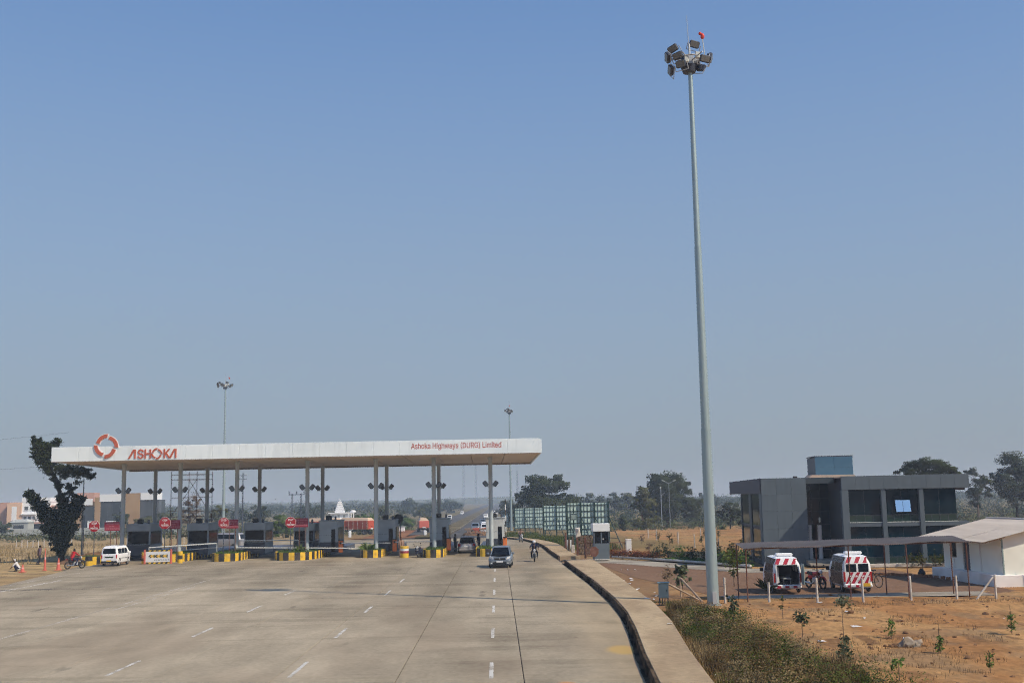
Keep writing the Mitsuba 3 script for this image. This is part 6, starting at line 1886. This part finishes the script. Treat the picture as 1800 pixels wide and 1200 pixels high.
limbs = [((118, 975), (112, 925), 30), ((112, 940), (90, 902), 34), ((90, 902), (58, 870), 30), ((113, 930), (138, 892), 34), ((138, 892), (146, 876), 14), ((112, 925), (118, 890), 26), ((118, 890), (104, 848), 15), ((130, 870), (128, 852), 3)]
for (a, c, k) in limbs:
    for _ in range(k):
        q = rg.uniform(0, 1); p = np.array(px_(a[0] + (c[0] - a[0]) * q, a[1] + (c[1] - a[1]) * q))
        dx = rg.choice([-1, 1]) * rg.uniform(.25, 1.0)
        d = np.array([dx, rg.uniform(-.8, .8), rg.uniform(.05, .9)]); d /= np.linalg.norm(d)
        L = rg.uniform(.5, 1.25) * (1.1 if c[1] > 890 else .62)
        spray(low, p, d, L, .09, 58)
        t.part("twig", B().tube(p, p + d * L * .9, .022, .006, n=4).ply("bark_dark"))
for (a, c, k) in [((86, 818), (76, 782), 22), ((84, 812), (106, 776), 14), ((80, 795), (62, 774), 12), ((100, 824), (150, 832), 26), ((150, 832), (166, 842), 8), ((74, 812), (64, 800), 6)]:
    for _ in range(k):
        q = rg.uniform(0, 1); p = np.array(px_(a[0] + (c[0] - a[0]) * q, a[1] + (c[1] - a[1]) * q))
        d = rg.normal(size=3) * [1, .8, .6]; d /= np.linalg.norm(d)
        spray(high, p, d, rg.uniform(.5, 1.05), .12, 46)
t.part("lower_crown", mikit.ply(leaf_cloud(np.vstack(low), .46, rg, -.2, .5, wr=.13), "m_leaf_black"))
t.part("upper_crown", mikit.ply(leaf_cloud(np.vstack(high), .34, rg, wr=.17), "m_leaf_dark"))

tree("broad_tree", "broad dark tree rising behind the stepped green panels", G(6.6, 251, -.2), [[(0, 0, 0), (.3, 0, 3), (0, 0, 6), (-.6, 0, 9)], [(.2, 0, 3), (3, 0, 7)], [(.2, 0, 3), (-3.5, 0, 6)]],
     [(-.9, 0, 10.2, 3.2, 3.4, 2.9), (2.9, .5, 9.6, 2.6, 3, 2.7), (-4.3, 0, 6.8, 2.6, 3, 2.7), (5.2, 0, 5.6, 2.6, 3, 3.0), (0, 0, 5.5, 5.6, 4, 3.4), (-6, 0, 4, 1.9, 2, 2.2), (-5.0, .3, 9.1, .9, 1, .8)], 190, 75, .34, "leaf_dark", 31, None, "tree", "bark_dark", .4)
tree("round_tree", "large round dark tree in the field right of centre", G(32.6, 242, -.2), [[(0, 0, 0), (.2, 0, 3), (0, 0, 7)], [(.2, 0, 2.5), (3, 0, 6)], [(.2, 0, 2.5), (-3, 0, 6)]],
     [(0, 0, 8.4, 4.8, 4.6, 3.6), (-1.5, 0, 9.6, 2.8, 2.6, 2.4), (2.4, 0, 9.2, 2.6, 2.6, 2.3), (-3.6, 0, 5.4, 2.6, 3, 2.8), (4.6, 0, 5.4, 2.4, 3, 3.0), (0, 0, 4.2, 5.0, 4, 3.0), (5.4, 0, 3.4, 1.4, 2, 2.2)], 210, 80, .34, "leaf_dark", 32, None, "tree", "bark_dark", .4)
tree("feathery_tree", "feathery lighter tree leaning against the left side of the round tree", G(26.9, 236, -.2), [[(0, 0, 0), (-.4, 0, 4), (0, 0, 8)]],
     [(-.3, 0, 7.2, 2.2, 2, 2.0), (.6, 0, 4.8, 2.3, 2, 2.4), (-1.6, 0, 5.4, 1.4, 1.6, 1.6), (1.2, 0, 2.6, 2.0, 2, 1.6)], 70, 45, .32, "leaf_grey", 33)
tree("umbrella_tree", "flat topped tree showing above the office roof", (55.5, 150, -.6), [[(0, 0, 0), (.3, 0, 4), (0, 0, 7)], [(.3, 0, 4.5), (2.6, 0, 8)], [(.3, 0, 4.5), (-3, 0, 7.4)], [(.3, 0, 5), (.2, 0, 8.6)]],
     [(-.6, 0, 9.0, 2.4, 2.2, .75), (1.9, 0, 8.5, 2.0, 2.2, .65), (-2.7, 0, 8.2, 1.5, 2, .55), (3.4, 0, 7.9, 1.0, 1.6, .45), (0, 0, 7.8, 2.8, 2, .5), (-3.6, 0, 7.3, .8, 1, .4)], 120, 42, .24, "leaf_dark", 34, None, "tree", "bark_dark", .16, .2)
tree("large_tree", "large dark tree at the right edge behind the white shed", (99.0, 222, -1.8), [[(0, 0, 0), (.2, 0, 3), (0, 0, 8)], [(2.1, 0, 0), (1.9, 0, 4), (2.4, 0, 8)], [(.2, 0, 3), (-2.6, 0, 7)]],
     [(.4, 0, 11.4, 3.0, 3, 2.8), (2.6, 0, 9.2, 3.0, 3, 3.2), (-2.2, 0, 8.2, 2.4, 3, 2.8), (0, 0, 6.2, 3.6, 3, 2.8), (4.4, 0, 6.6, 2.6, 3, 3.4), (-3.9, 0, 9.6, 1.2, 1.5, .9)], 170, 62, .32, "leaf_dark", 35, None, "tree", "bark_dark", .34)
tree("thin_tree", "thin open tree between the office roof end and the large right hand tree", (90.6, 220, -1.8), [[(0, 0, 0), (.1, 0, 4), (-.2, 0, 9)], [(0, 0, 5), (2, 0, 8)]],
     [(-.3, 0, 10.2, 2.0, 1.6, .8), (1.4, 0, 8.0, 2.2, 2, 1.5), (-.4, 0, 6.4, 2.0, 2, 1.7), (2.4, 0, 6.4, 1.4, 1.5, 1.2), (0, 0, 4.2, 1.6, 1.6, 1.2)], 70, 40, .30, "leaf_dark", 36)


def mid_tree(label, px, D, top, wpx, leaf, seed, name="field_tree", sparse=1.0, base=None, cat="tree"):
    x = (px - 900) / 1950 * D
    z0 = float(ground_z(D))
    hgt = 5 + (893 - .0193 * px - top) / 1950 * D - z0
    w = wpx / 1950 * D / 2
    rg = np.random.default_rng(seed)
    cr = [(0, 0, hgt * .70, w * .75, w * .7, hgt * .28), (-w * .45, 0, hgt * .48, w * .5, w * .6, hgt * .26), (w * .45, 0, hgt * .52, w * .5, w * .6, hgt * .27), (0, 0, hgt * .32, w * .8, w * .6, hgt * .25)]
    cr += [(rg.uniform(-.5, .5) * w, 0, hgt * rg.uniform(.68, .80), w * .38, w * .35, hgt * .17) for _ in range(3)]
    ls = max(.24, D / 1950 * 1.7)
    nl = int(2900 * sparse)
    return tree(name, label, (x, D, z0 - .2), [[(0, 0, 0), (rg.uniform(-.2, .2), 0, hgt * .4), (0, 0, hgt * .75)]], cr, int(46 * min(1.3, .6 + w / 6)), int(nl / 46), ls, leaf, seed, None, cat, "bark_dark", max(.12, hgt * .02))


for k, (label, px, D, top, wpx, leaf, sp) in enumerate([
        ("brownish half bare tree behind the scaffold tower", 334, 235, 860, 46, "leaf_brown", .55),
        ("grey green tree right of the scaffold, behind the second back column", 384, 262, 884, 44, "leaf_grey", 1.1),
        ("dark tree behind the third booth from the left", 455, 284, 882, 42, "leaf_dark", 1.1),
        ("bright green thicket right of the third booth", 497, 205, 902, 66, "leaf_green", 1.3),
        ("green thicket left of the leftmost windowed booth's roof", 253, 270, 905, 62, "leaf_grey", 1.2),
        ("low green trees left of the scaffold tower", 296, 290, 897, 54, "leaf_grey", 1.1),
        ("hazy tree between the third and fourth front columns", 545, 420, 884, 54, "leaf_dark", 1.0),
        ("green tree right behind the fourth front column", 585, 300, 898, 46, "leaf_green", 1.0),
        ("dull green tree behind the red lorries", 640, 282, 901, 62, "leaf_green", 1.2),
        ("pale green tree left of the round mirror booth", 668, 330, 888, 46, "leaf_grey", .9),
        ("dark rounded tree left of the sixth column", 745, 470, 884, 34, "leaf_dark", 1.0),
        ("hazy broad tree behind the sixth column", 785, 640, 878, 62, "leaf_dark", 1.0),
        ("hazy tall tree left of the orange lorry", 716, 620, 874, 34, "leaf_dark", .9),
        ("dull green bushes around the orange lorry", 706, 290, 905, 50, "leaf_green", 1.0),
        ("green clump right of the orange lorry", 752, 330, 903, 34, "leaf_grey", .9),
        ("hazy tree at the left side of the third booth's column", 425, 420, 890, 40, "leaf_dark", .9),
        ("low dark tree left of the far left block", 8, 300, 912, 40, "leaf_dark", 1.0),
        ("dark tree right of the modern glass building", 214, 300, 893, 34, "leaf_dark", 1.1),
        ("hazy tree right of the white booth, left of the distant mast", 885, 420, 876, 36, "leaf_dark", .9),
        ("low dark tree left of the green panels, behind the distant mast", 902, 330, 880, 40, "leaf_dark", 1.0),
        ("slim hazy tree just right of the broad tree", 1027, 430, 862, 26, "leaf_dark", .9),
        ("second slim hazy tree right of the broad tree, with a gap before it", 1048, 460, 868, 24, "leaf_dark", .7),
        ("tall hazy tree midway between the two big trees", 1072, 420, 862, 30, "leaf_dark", .9),
        ("hazy tree with a forked top left of the feathery tree", 1096, 400, 858, 36, "leaf_grey", .9),
        ("small dark bush tree before the hazy trees, right of the panels", 1086, 205, 903, 15, "leaf_dark", .9),
        ("pale green scrub tree left of the round tree's foot", 1118, 215, 906, 36, "leaf_grey", .9),
        ("hazy tree right of the round tree, left of the tall mast", 1236, 520, 864, 40, "leaf_dark", .9),
        ("dark green tree just right of the tall mast's pole", 1272, 215, 876, 40, "leaf_dark", 1.2),
        ("dark tree touching the left edge of the office", 1296, 190, 880, 24, "leaf_dark", 1.1)]):
    mid_tree(label, px, D, top, wpx, leaf, 100 + k, sparse=sp)

for k, (y, dx, h, w, leaf, lab) in enumerate([(285, -23, 3.5, 4, "leaf_green", "bushy green tree at the left verge of the highway, nearest of them"), (360, -22, 5, 5, "leaf_dark", "dark tree at the left verge of the highway, second of the row"), (450, -23, 6, 6, "leaf_grey", "grey green tree at the left verge of the highway, third of the row"), (580, -24, 8, 8, "leaf_dark", "hazy tree at the left verge of the highway, farthest of the row"),
                                               (350, 13, 5, 4.5, "leaf_dark", "dark tree at the right verge of the highway, beside the white booth"), (430, 13, 6, 6, "leaf_dark", "second tree at the right verge of the highway, farther back"), (540, 13.5, 8, 8, "leaf_grey", "third hazy tree at the right verge of the highway")]):
    x = float(cl(y)) + dx
    tree("roadside_tree", lab, (x, y, float(ground_z(y)) - .2), [[(0, 0, 0), (.1, 0, h * .4), (0, 0, h * .8)]], [(0, 0, h * .65, w * .42, w * .4, h * .33), (-w * .25, 0, h * .4, w * .3, w * .3, h * .25), (w * .25, 0, h * .42, w * .3, w * .3, h * .25)], 40, 16, max(.3, y / 1950 * 2.2), leaf, 500 + k, None, "tree", "bark_dark", .15)

# far wood that reads as one mass
rg = np.random.default_rng(77)
P, S_, N = [], [], []
for k in range(820):
    D = 330 + 800 * rg.uniform() ** .8; a = rg.uniform(-.56, .56)
    x = D * math.tan(a)
    if abs(x - float(cl(D)) + 3) < 15 + .012 * D:
        continue
    h = rg.uniform(4.5, 8.0) * (1.35 if rg.uniform() < .18 else 1.0); w = h * rg.uniform(.6, 1.2)
    n = int(150 + 90 * rg.uniform())
    d = rg.normal(size=(n, 3)); d /= np.linalg.norm(d, axis=1, keepdims=True); d *= rg.uniform(.15, 1, (n, 1)) ** .5 * (1 + .12 * np.clip(rg.normal(size=(n, 1)), -1, 1))
    P.append(np.array([x, D, float(ground_z(D)) + h * .46]) + d * [w, w, h * .5]); S_.append(np.full(n, max(.55, D / 900))); N.append(d + [0, 0, .3])
for k in range(150):
    D = rg.uniform(250, 400); x = rg.uniform(.07, .52) * D
    h = rg.uniform(2.2, 5.0); w = h * rg.uniform(.8, 1.5); n = 150
    d = rg.normal(size=(n, 3)); d /= np.linalg.norm(d, axis=1, keepdims=True); d *= rg.uniform(.15, 1, (n, 1)) ** .5
    P.append(np.array([x, D, float(ground_z(D)) + h * .44]) + d * [w, w, h * .5]); S_.append(np.full(n, .5)); N.append(d + [0, 0, .3])
for k in range(46):
    x, y, h = rg.uniform(-60, 150), rg.uniform(-170, -70), rg.uniform(5, 11)
    d = rg.normal(size=(220, 3)); d /= np.linalg.norm(d, axis=1, keepdims=True); d *= rg.uniform(.3, 1, (220, 1)) ** .5
    P.append(np.array([x, y, h * .58]) + d * [h * .42, h * .42, h * .40]); S_.append(np.full(220, .9)); N.append(d + [0, 0, .3])
fw_ = Thing("treeline", "far hazy line of trees along the whole horizon", "trees", kind="stuff")
fw_.put(foliage(leaf_cloud(np.vstack(P), np.concatenate(S_), rg, N=np.vstack(N)), "leaf_far"))
hx, hy = np.meshgrid(np.linspace(-2300, 2300, 120), np.linspace(1700, 2900, 24))
hz_ = -4 + 60 * np.clip(meshkit.fbm(np.stack([hx / 420, hy / 500, hx * 0], -1), 4, 5) - .36, 0, 1) * np.sin((hy - 1700) / 1200 * PI) * np.interp(hx, [-2300, -900, -200, 300, 2300], [1.0, 1.0, .5, .3, .5])
hz_ = np.minimum(hz_, 30)
ii = np.arange(hx.size).reshape(hx.shape)
Thing("hills", kind="structure", label="low hazy rise of wooded land at the horizon").put(mikit.ply((np.stack([hx, hy, hz_], -1).reshape(-1, 3), np.stack([ii[:-1, :-1], ii[:-1, 1:], ii[1:, 1:], ii[1:, :-1]], -1).reshape(-1, 4)), "m_leaf_grey", True))

# scrub between the fields and the trees
P = []
N = []
for k in range(1300):
    if k % 2:
        x, y = rg.uniform(10, 130), rg.uniform(200, 330)
    else:
        x, y = rg.uniform(-130, -26), rg.uniform(205, 380)
    r = rg.uniform(.5, 1.7)
    o = rg.normal(size=(30, 3)); P.append(np.array([x, y, float(ground_z(y)) + r * .4]) + o * [r * .6, r * .6, r * .35]); N.append(o + [0, 0, .6])
sc = Thing("scrub", "low grey green scrub at the far side of the fields", "scrub", kind="stuff")
sc.put(foliage(leaf_cloud(np.vstack(P), .45, rg, N=np.vstack(N)), "leaf_scrub"))

# ------------------------------------------------------------------ planting near the office and the field saplings
hd = Thing("hedge", "low reddish clipped hedge along the driveway right of the guard booth", "hedge", (0, 0, 0))
P = []
for s_ in np.linspace(0, 1, 60):
    P.append(np.array([7.5 + 3.4 * s_, 92.6 - 5.6 * s_, .42]) + rg.normal(size=(36, 3)) * [.14, .2, .16])
hd.part("foliage", mikit.ply(leaf_cloud(np.vstack(P), .13, rg), "m_leaf_red"))
st = B()
for s_ in np.linspace(0, 1, 30):
    st.tube((7.5 + 3.4 * s_, 92.6 - 5.6 * s_, .05), (7.5 + 3.4 * s_ + rng.uniform(-.1, .1), 92.6 - 5.6 * s_, .5), .02, n=4)
hd.part("stem", st.ply("bark"), kind="stuff")
for k, (x, y, h, leaf) in enumerate([(10.9, 87.3, .9, "leaf_dark"), (11.6, 86.6, .8, "leaf_dark"), (12.3, 85.0, 1.0, "leaf_green"), (13.0, 84.2, .9, "leaf_dark"), (13.8, 82.0, 1.1, "leaf_dark"), (14.6, 80.6, .9, "leaf_green"), (15.3, 79.3, 1.0, "leaf_dark"), (15.8, 78.6, .8, "leaf_green"), (14.9, 84.4, 1.5, "leaf_grey"), (15.9, 82.8, 1.3, "leaf_dark"), (16.3, 80.3, .9, "leaf_dark")]):
    small_plant("lawn_shrub", "leafy green shrub planted on the lawn bed beside the driveway", (x, y, .1), h, .03, [(0, 0, h * .8, .40), (.25, .1, h * .5, .38), (-.25, 0, h * .45, .38)], 70, .17, leaf, 200 + k, "shrub", "shrubs on the lawn bed")
for k, (x, y, h) in enumerate([(14.2, 104, 1.5), (11.6, 98, .9), (18.5, 112, 1.0), (20.4, 121, 1.2), (13.2, 118, .9), (16.0, 126, 1.0), (23, 128, 1.1), (25, 118, .9), (10.8, 110, .8), (12.4, 94.5, 1.0), (22, 108, 1.1), (19.6, 98, 1.1)]):
    small_plant("field_sapling", "thin young sapling planted in the orange field behind the lawn", (x, y, float(ground_z(y)) - .05), h, .025, [(0, 0, h * .9, .3), (.12, 0, h * .6, .22)], 34, .18, ("leaf_dark", "leaf_brown", "leaf_grey")[k % 3], 230 + k, "sapling", "young saplings in the field behind the lawn")


def gz_(x, y):
    return float(earth_height(np.array([[x]]), np.array([[y]]))[0, 0])


def near_plant(label, x, y, h, clumps, n, ls, leaf, seed, r=.014, name="sapling", cat="sapling"):
    return small_plant(name, label, (x, y, gz_(x, y) - .02), h, r, clumps, n, ls, leaf, seed, cat)


near_plant("round headed sapling with drooping leaves just right of the scrub", 9.42, 37.7, 1.0, [(0, 0, 1.0, .20), (.16, 0, .92, .18), (-.16, .05, .92, .18), (0, .12, .88, .16)], 40, .11, "leaf_sage", 301)
near_plant("tallest thin sapling with a flat spreading top, on the orange earth right of the scrub", 10.6, 37.1, 1.45, [(-.35, 0, 1.36, .16), (-.15, 0, 1.46, .18), (.12, 0, 1.47, .18), (.35, 0, 1.36, .16), (.05, .2, 1.42, .16)], 30, .11, "leaf_sage", 302)
near_plant("small green sapling on bare earth left of the rock pile", 12.65, 38.6, .62, [(0, 0, .46, .16), (.04, 0, .25, .13), (0, 0, .6, .1)], 46, .09, "leaf_bright", 303)
near_plant("bare stick with a leafy green foot right of the rock pile", 12.96, 35.1, 1.0, [(0, 0, .28, .14), (.03, 0, .14, .13), (-.02, 0, .44, .11)], 46, .09, "leaf_green", 304)
near_plant("green sapling tied to a stick near the right edge", 16.9, 39.0, 1.0, [(0, 0, .42, .18), (0, 0, .62, .13), (.04, 0, .25, .12)], 44, .10, "leaf_green", 305)
near_plant("small sapling at the bottom right corner", 12.85, 31.2, .62, [(0, 0, .45, .12), (0, 0, .25, .1)], 40, .08, "leaf_green", 306)
near_plant("broad leaved seedling cut by the bottom edge", 10.1, 30.4, .55, [(-.12, 0, .45, .10), (.1, 0, .5, .1), (.22, 0, .38, .1)], 14, .14, "leaf_green", 307)
near_plant("leafy dark shrub at the right end of the scrub", 9.25, 32.4, .85, [(0, 0, .7, .2), (.15, 0, .5, .22), (-.2, 0, .45, .22), (0, 0, .35, .2), (-.1, 0, .85, .12)], 55, .11, "leaf_sage", 308)
near_plant("drooping dark leaved sapling just right of the tall mast's foot", 8.75, 46.0, .95, [(0, 0, .75, .2), (.14, 0, .5, .18), (.08, 0, .3, .16)], 40, .18, "leaf_sage", 309)
near_plant("thin stick sapling with few leaves right of the drooping one", 10.55, 45.2, .9, [(0, 0, .8, .1), (.05, 0, .5, .08)], 16, .12, "leaf_grey", 310)
near_plant("large leaved sapling on the left side of the mast's foot", 8.35, 57.0, 1.5, [(-.3, 0, 1.3, .25), (0, 0, 1.05, .3), (-.25, 0, .8, .28), (.1, 0, 1.4, .2)], 26, .30, "leaf_sage", 311, .02)
near_plant("yellowish shrub on the brown soil above the cabinet", 8.7, 65.2, .95, [(0, 0, .7, .3), (.15, 0, .45, .28), (-.18, 0, .5, .28)], 80, .11, "leaf_dry", 312, .02, "shrub", "shrub")
near_plant("sapling with a leafy top at the left end of the carport", 11.9, 62.0, 2.2, [(0, 0, 2.0, .35), (.2, 0, 1.6, .35), (-.15, 0, 1.3, .3), (0, 0, .8, .25)], 50, .17, "leaf_grey", 313, .025)
spiky("small palm with arching fronds in front of the open ambulance van", 12.1, 54.9, .35, 22, .95, "leaf_dark", 8, .9)
small_plant("shrub", "green bushes behind the carport's left posts", (14.2, 75.2, .1), 1.0, .03, [(0, 0, .8, .5), (.6, 0, .6, .5), (-.6, 0, .6, .5)], 90, .18, "leaf_green", 320, "shrub")

# weeds and dry grass beside the footpath
def scatter(n, seed, x_lo, x_hi, y_lo, y_hi, dens, f=1.6):
    rg = np.random.default_rng(seed)
    y = rg.uniform(y_lo, y_hi, n); u = rg.uniform(0, 1, n) ** f
    x = path_x(y) + x_lo + u * x_hi(y)
    p = np.column_stack([x, y, x * 0])
    keep = rg.uniform(0, 1, n) < dens(p, u)
    p = p[keep]
    p[:, 2] = earth_height(p[:, 0], p[:, 1]) - .01
    return p, rg


wid = lambda y: np.interp(y, [26, 31, 36, 44, 50, 56], [4.6, 4.1, 3.5, 2.7, 2.0, 1.0])
fb = lambda p, s, seed: meshkit.fbm(p * [s, s * .7, 0], 3, seed)
p, rg = scatter(90000, 41, .02, wid, 26, 54, lambda p, u: np.clip((fb(p, .55, 3) - .45) * 5, 0, 1) * (1 - .4 * u))
hh_ = np.clip((fb(p, .5, 9) - .25) * 2.2, .25, 1.2)[:, None]
v, f = blades(p, .10, .42, .009, rg, .7)
v = v.reshape(-1, 5, 3); v = p[:, None, :] + (v - p[:, None, :]) * np.array([1, 1, 1]) * hh_[:, None, :]
w_ = Thing("weeds", "tangle of green weeds between the footpath and the orange earth", "weeds", kind="stuff"); w_.put(mikit.ply((v.reshape(-1, 3), f), "m_weed_green"))
p, rg = scatter(100000, 42, .1, wid, 26, 54, lambda p, u: np.clip((fb(p, .5, 13) - .45) * 5, 0, 1) * (.35 + .65 * (u > .15)), 1.0)
hh_ = np.clip((fb(p, .45, 19) - .22) * 2.6, .25, 1.35)[:, None]
v, f = blades(p, .14, .55, .008, rg, .8)
v = v.reshape(-1, 5, 3); v = p[:, None, :] + (v - p[:, None, :]) * hh_[:, None, :]
n2 = len(v) // 2
w_ = Thing("dry_grass", "straw coloured dry grass beside the footpath", "dry grass", kind="stuff"); w_.put(mikit.ply((v[:n2].reshape(-1, 3), f[np.max(f, 1) < n2 * 5]), "m_weed_dry"))
f2 = f[np.min(f, 1) >= n2 * 5] - n2 * 5
w_ = Thing("dry_grass", "brown withered weeds among the scrub beside the footpath", "dry grass", kind="stuff"); w_.put(mikit.ply((v[n2:].reshape(-1, 3), f2), "m_weed_brown"))
# bushy weed heads
rg = np.random.default_rng(43)
for k, (m, n, lab) in enumerate((("weed_brown", 190, "brown seeding bushes in the scrub by the footpath"), ("weed_green", 190, "green bushy weeds in the scrub by the footpath"), ("weed_dry", 110, "pale seed heads in the scrub by the footpath"))):
    P, N = [], []
    y = rg.uniform(27, 48, n); x = path_x(y) + .2 + rg.uniform(.03, .97, n) * wid(y)
    ok = meshkit.fbm(np.column_stack([x * .7, y * .45, np.full(n, 3.0 * k)]), 3, 7 + k) > .47
    for a, c in zip(x[ok], y[ok]):
        r = rg.uniform(.12, .44) * np.interp(c, [27, 36, 47], [1.15, 1.0, .7])
        o = np.clip(rg.normal(size=(int(900 * r * 1.6), 3)), -1.7, 1.7)
        P.append(np.array([a, c, gz_(a, c) + r * .85]) + o * [r * .62, r * .62, r * .60]); N.append(o + [0, 0, .5])
    Thing("scrub_bushes", lab, "scrub", kind="stuff").put(foliage(leaf_cloud(np.vstack(P), .048, rg, N=np.vstack(N)), m))
# verge below the panels, left field tufts, orange field tufts
rg = np.random.default_rng(44)
n = 16000
y = rg.uniform(102, 190, n); x = path_x(y) + .2 + rg.uniform(0, 1, n) ** 1.4 * 5
p = np.column_stack([x, y, ground_z(y) - .05]); p = p[fb(p, .3, 4) > .42]
Thing("verge_grass", "brownish green grass on the verge below the panels", "grass", kind="stuff").put(mikit.ply(blades(p, .2, .75, .03, rg), "m_weed_green"))
n = 9000
y = rg.uniform(98, 175, n); x = -39 - rg.uniform(0, 1, n) * 50
p = np.column_stack([x, y, ground_z(y) - .02]); p = p[fb(p, .2, 6) > .5]
Thing("field_grass", "dry straw tufts in the left field", "grass", kind="stuff").put(mikit.ply(blades(p, .15, .5, .03, rg), "m_weed_dry"))
n = 16000
y = rg.uniform(27, 54, n); x = rg.uniform(7, 26, n)
p = np.column_stack([x, y, x * 0]); p = p[fb(p, .45, 26) > .60]; p[:, 2] = earth_height(p[:, 0], p[:, 1]) - .01
Thing("field_grass", "sparse dry tufts on the orange earth in the foreground", "grass", kind="stuff").put(mikit.ply(blades(p, .04, .16, .008, rg), "m_weed_brown"))
b = B()
ico = trimesh.creation.icosphere(subdivisions=1, radius=1.0)
iv, if_ = np.array(ico.vertices), np.array(ico.faces)
for k in range(420):
    x, y = rg.uniform(6.2, 26), rg.uniform(27, 56)
    if x < path_x(y) + .3:
        continue
    r = rg.uniform(.02, .07) * (2.0 if rg.uniform() < .06 else 1)
    b.add(iv * (1 + .35 * rg.normal(size=(len(iv), 1)) * .5) * [r, r, r * .6] + [x, y, gz_(x, y) + r * .2], if_)
Thing("clods", "small earth clods scattered over the orange ground", "clods", kind="stuff").put(b.ply("clod"))
t = Thing("rock_pile", "small pile of grey brown rocks on the orange earth near the bottom right", "rock pile", (12.6, 36.9, gz_(12.6, 36.9) - .05))
for k, (x, y, r) in enumerate([(.05, 0, .26), (.33, .1, .19), (-.14, -.06, .17), (.18, -.2, .13), (-.36, .05, .12), (-.55, .02, .10), (-.72, .06, .08), (.5, -.1, .09)]):
    q = iv * (1 + .22 * np.random.default_rng(k).normal(size=(len(iv), 1))) * [r, r, r * .8]
    t.part("rock", B().add(q + [x, y, r * .55], if_).ply("rock" if k < 4 else "clod"))
b = B()
for k in range(46):
    y = rg.uniform(30, 82) if k < 34 else rg.uniform(34, 56); x = path_x(y) + rg.uniform(-.5, 2.2) if k < 34 else rg.uniform(10, 22)
    z = .275 if x < path_x(y) else gz_(x, y) + .05
    r = rg.uniform(.03, .085)
    b.hull(np.array([x, y, z]) + rg.normal(size=(8, 3)) * [r, r, r * .3])
Thing("litter", "scraps of white litter beside the footpath", "litter", kind="stuff").put(b.ply("litter_white"))
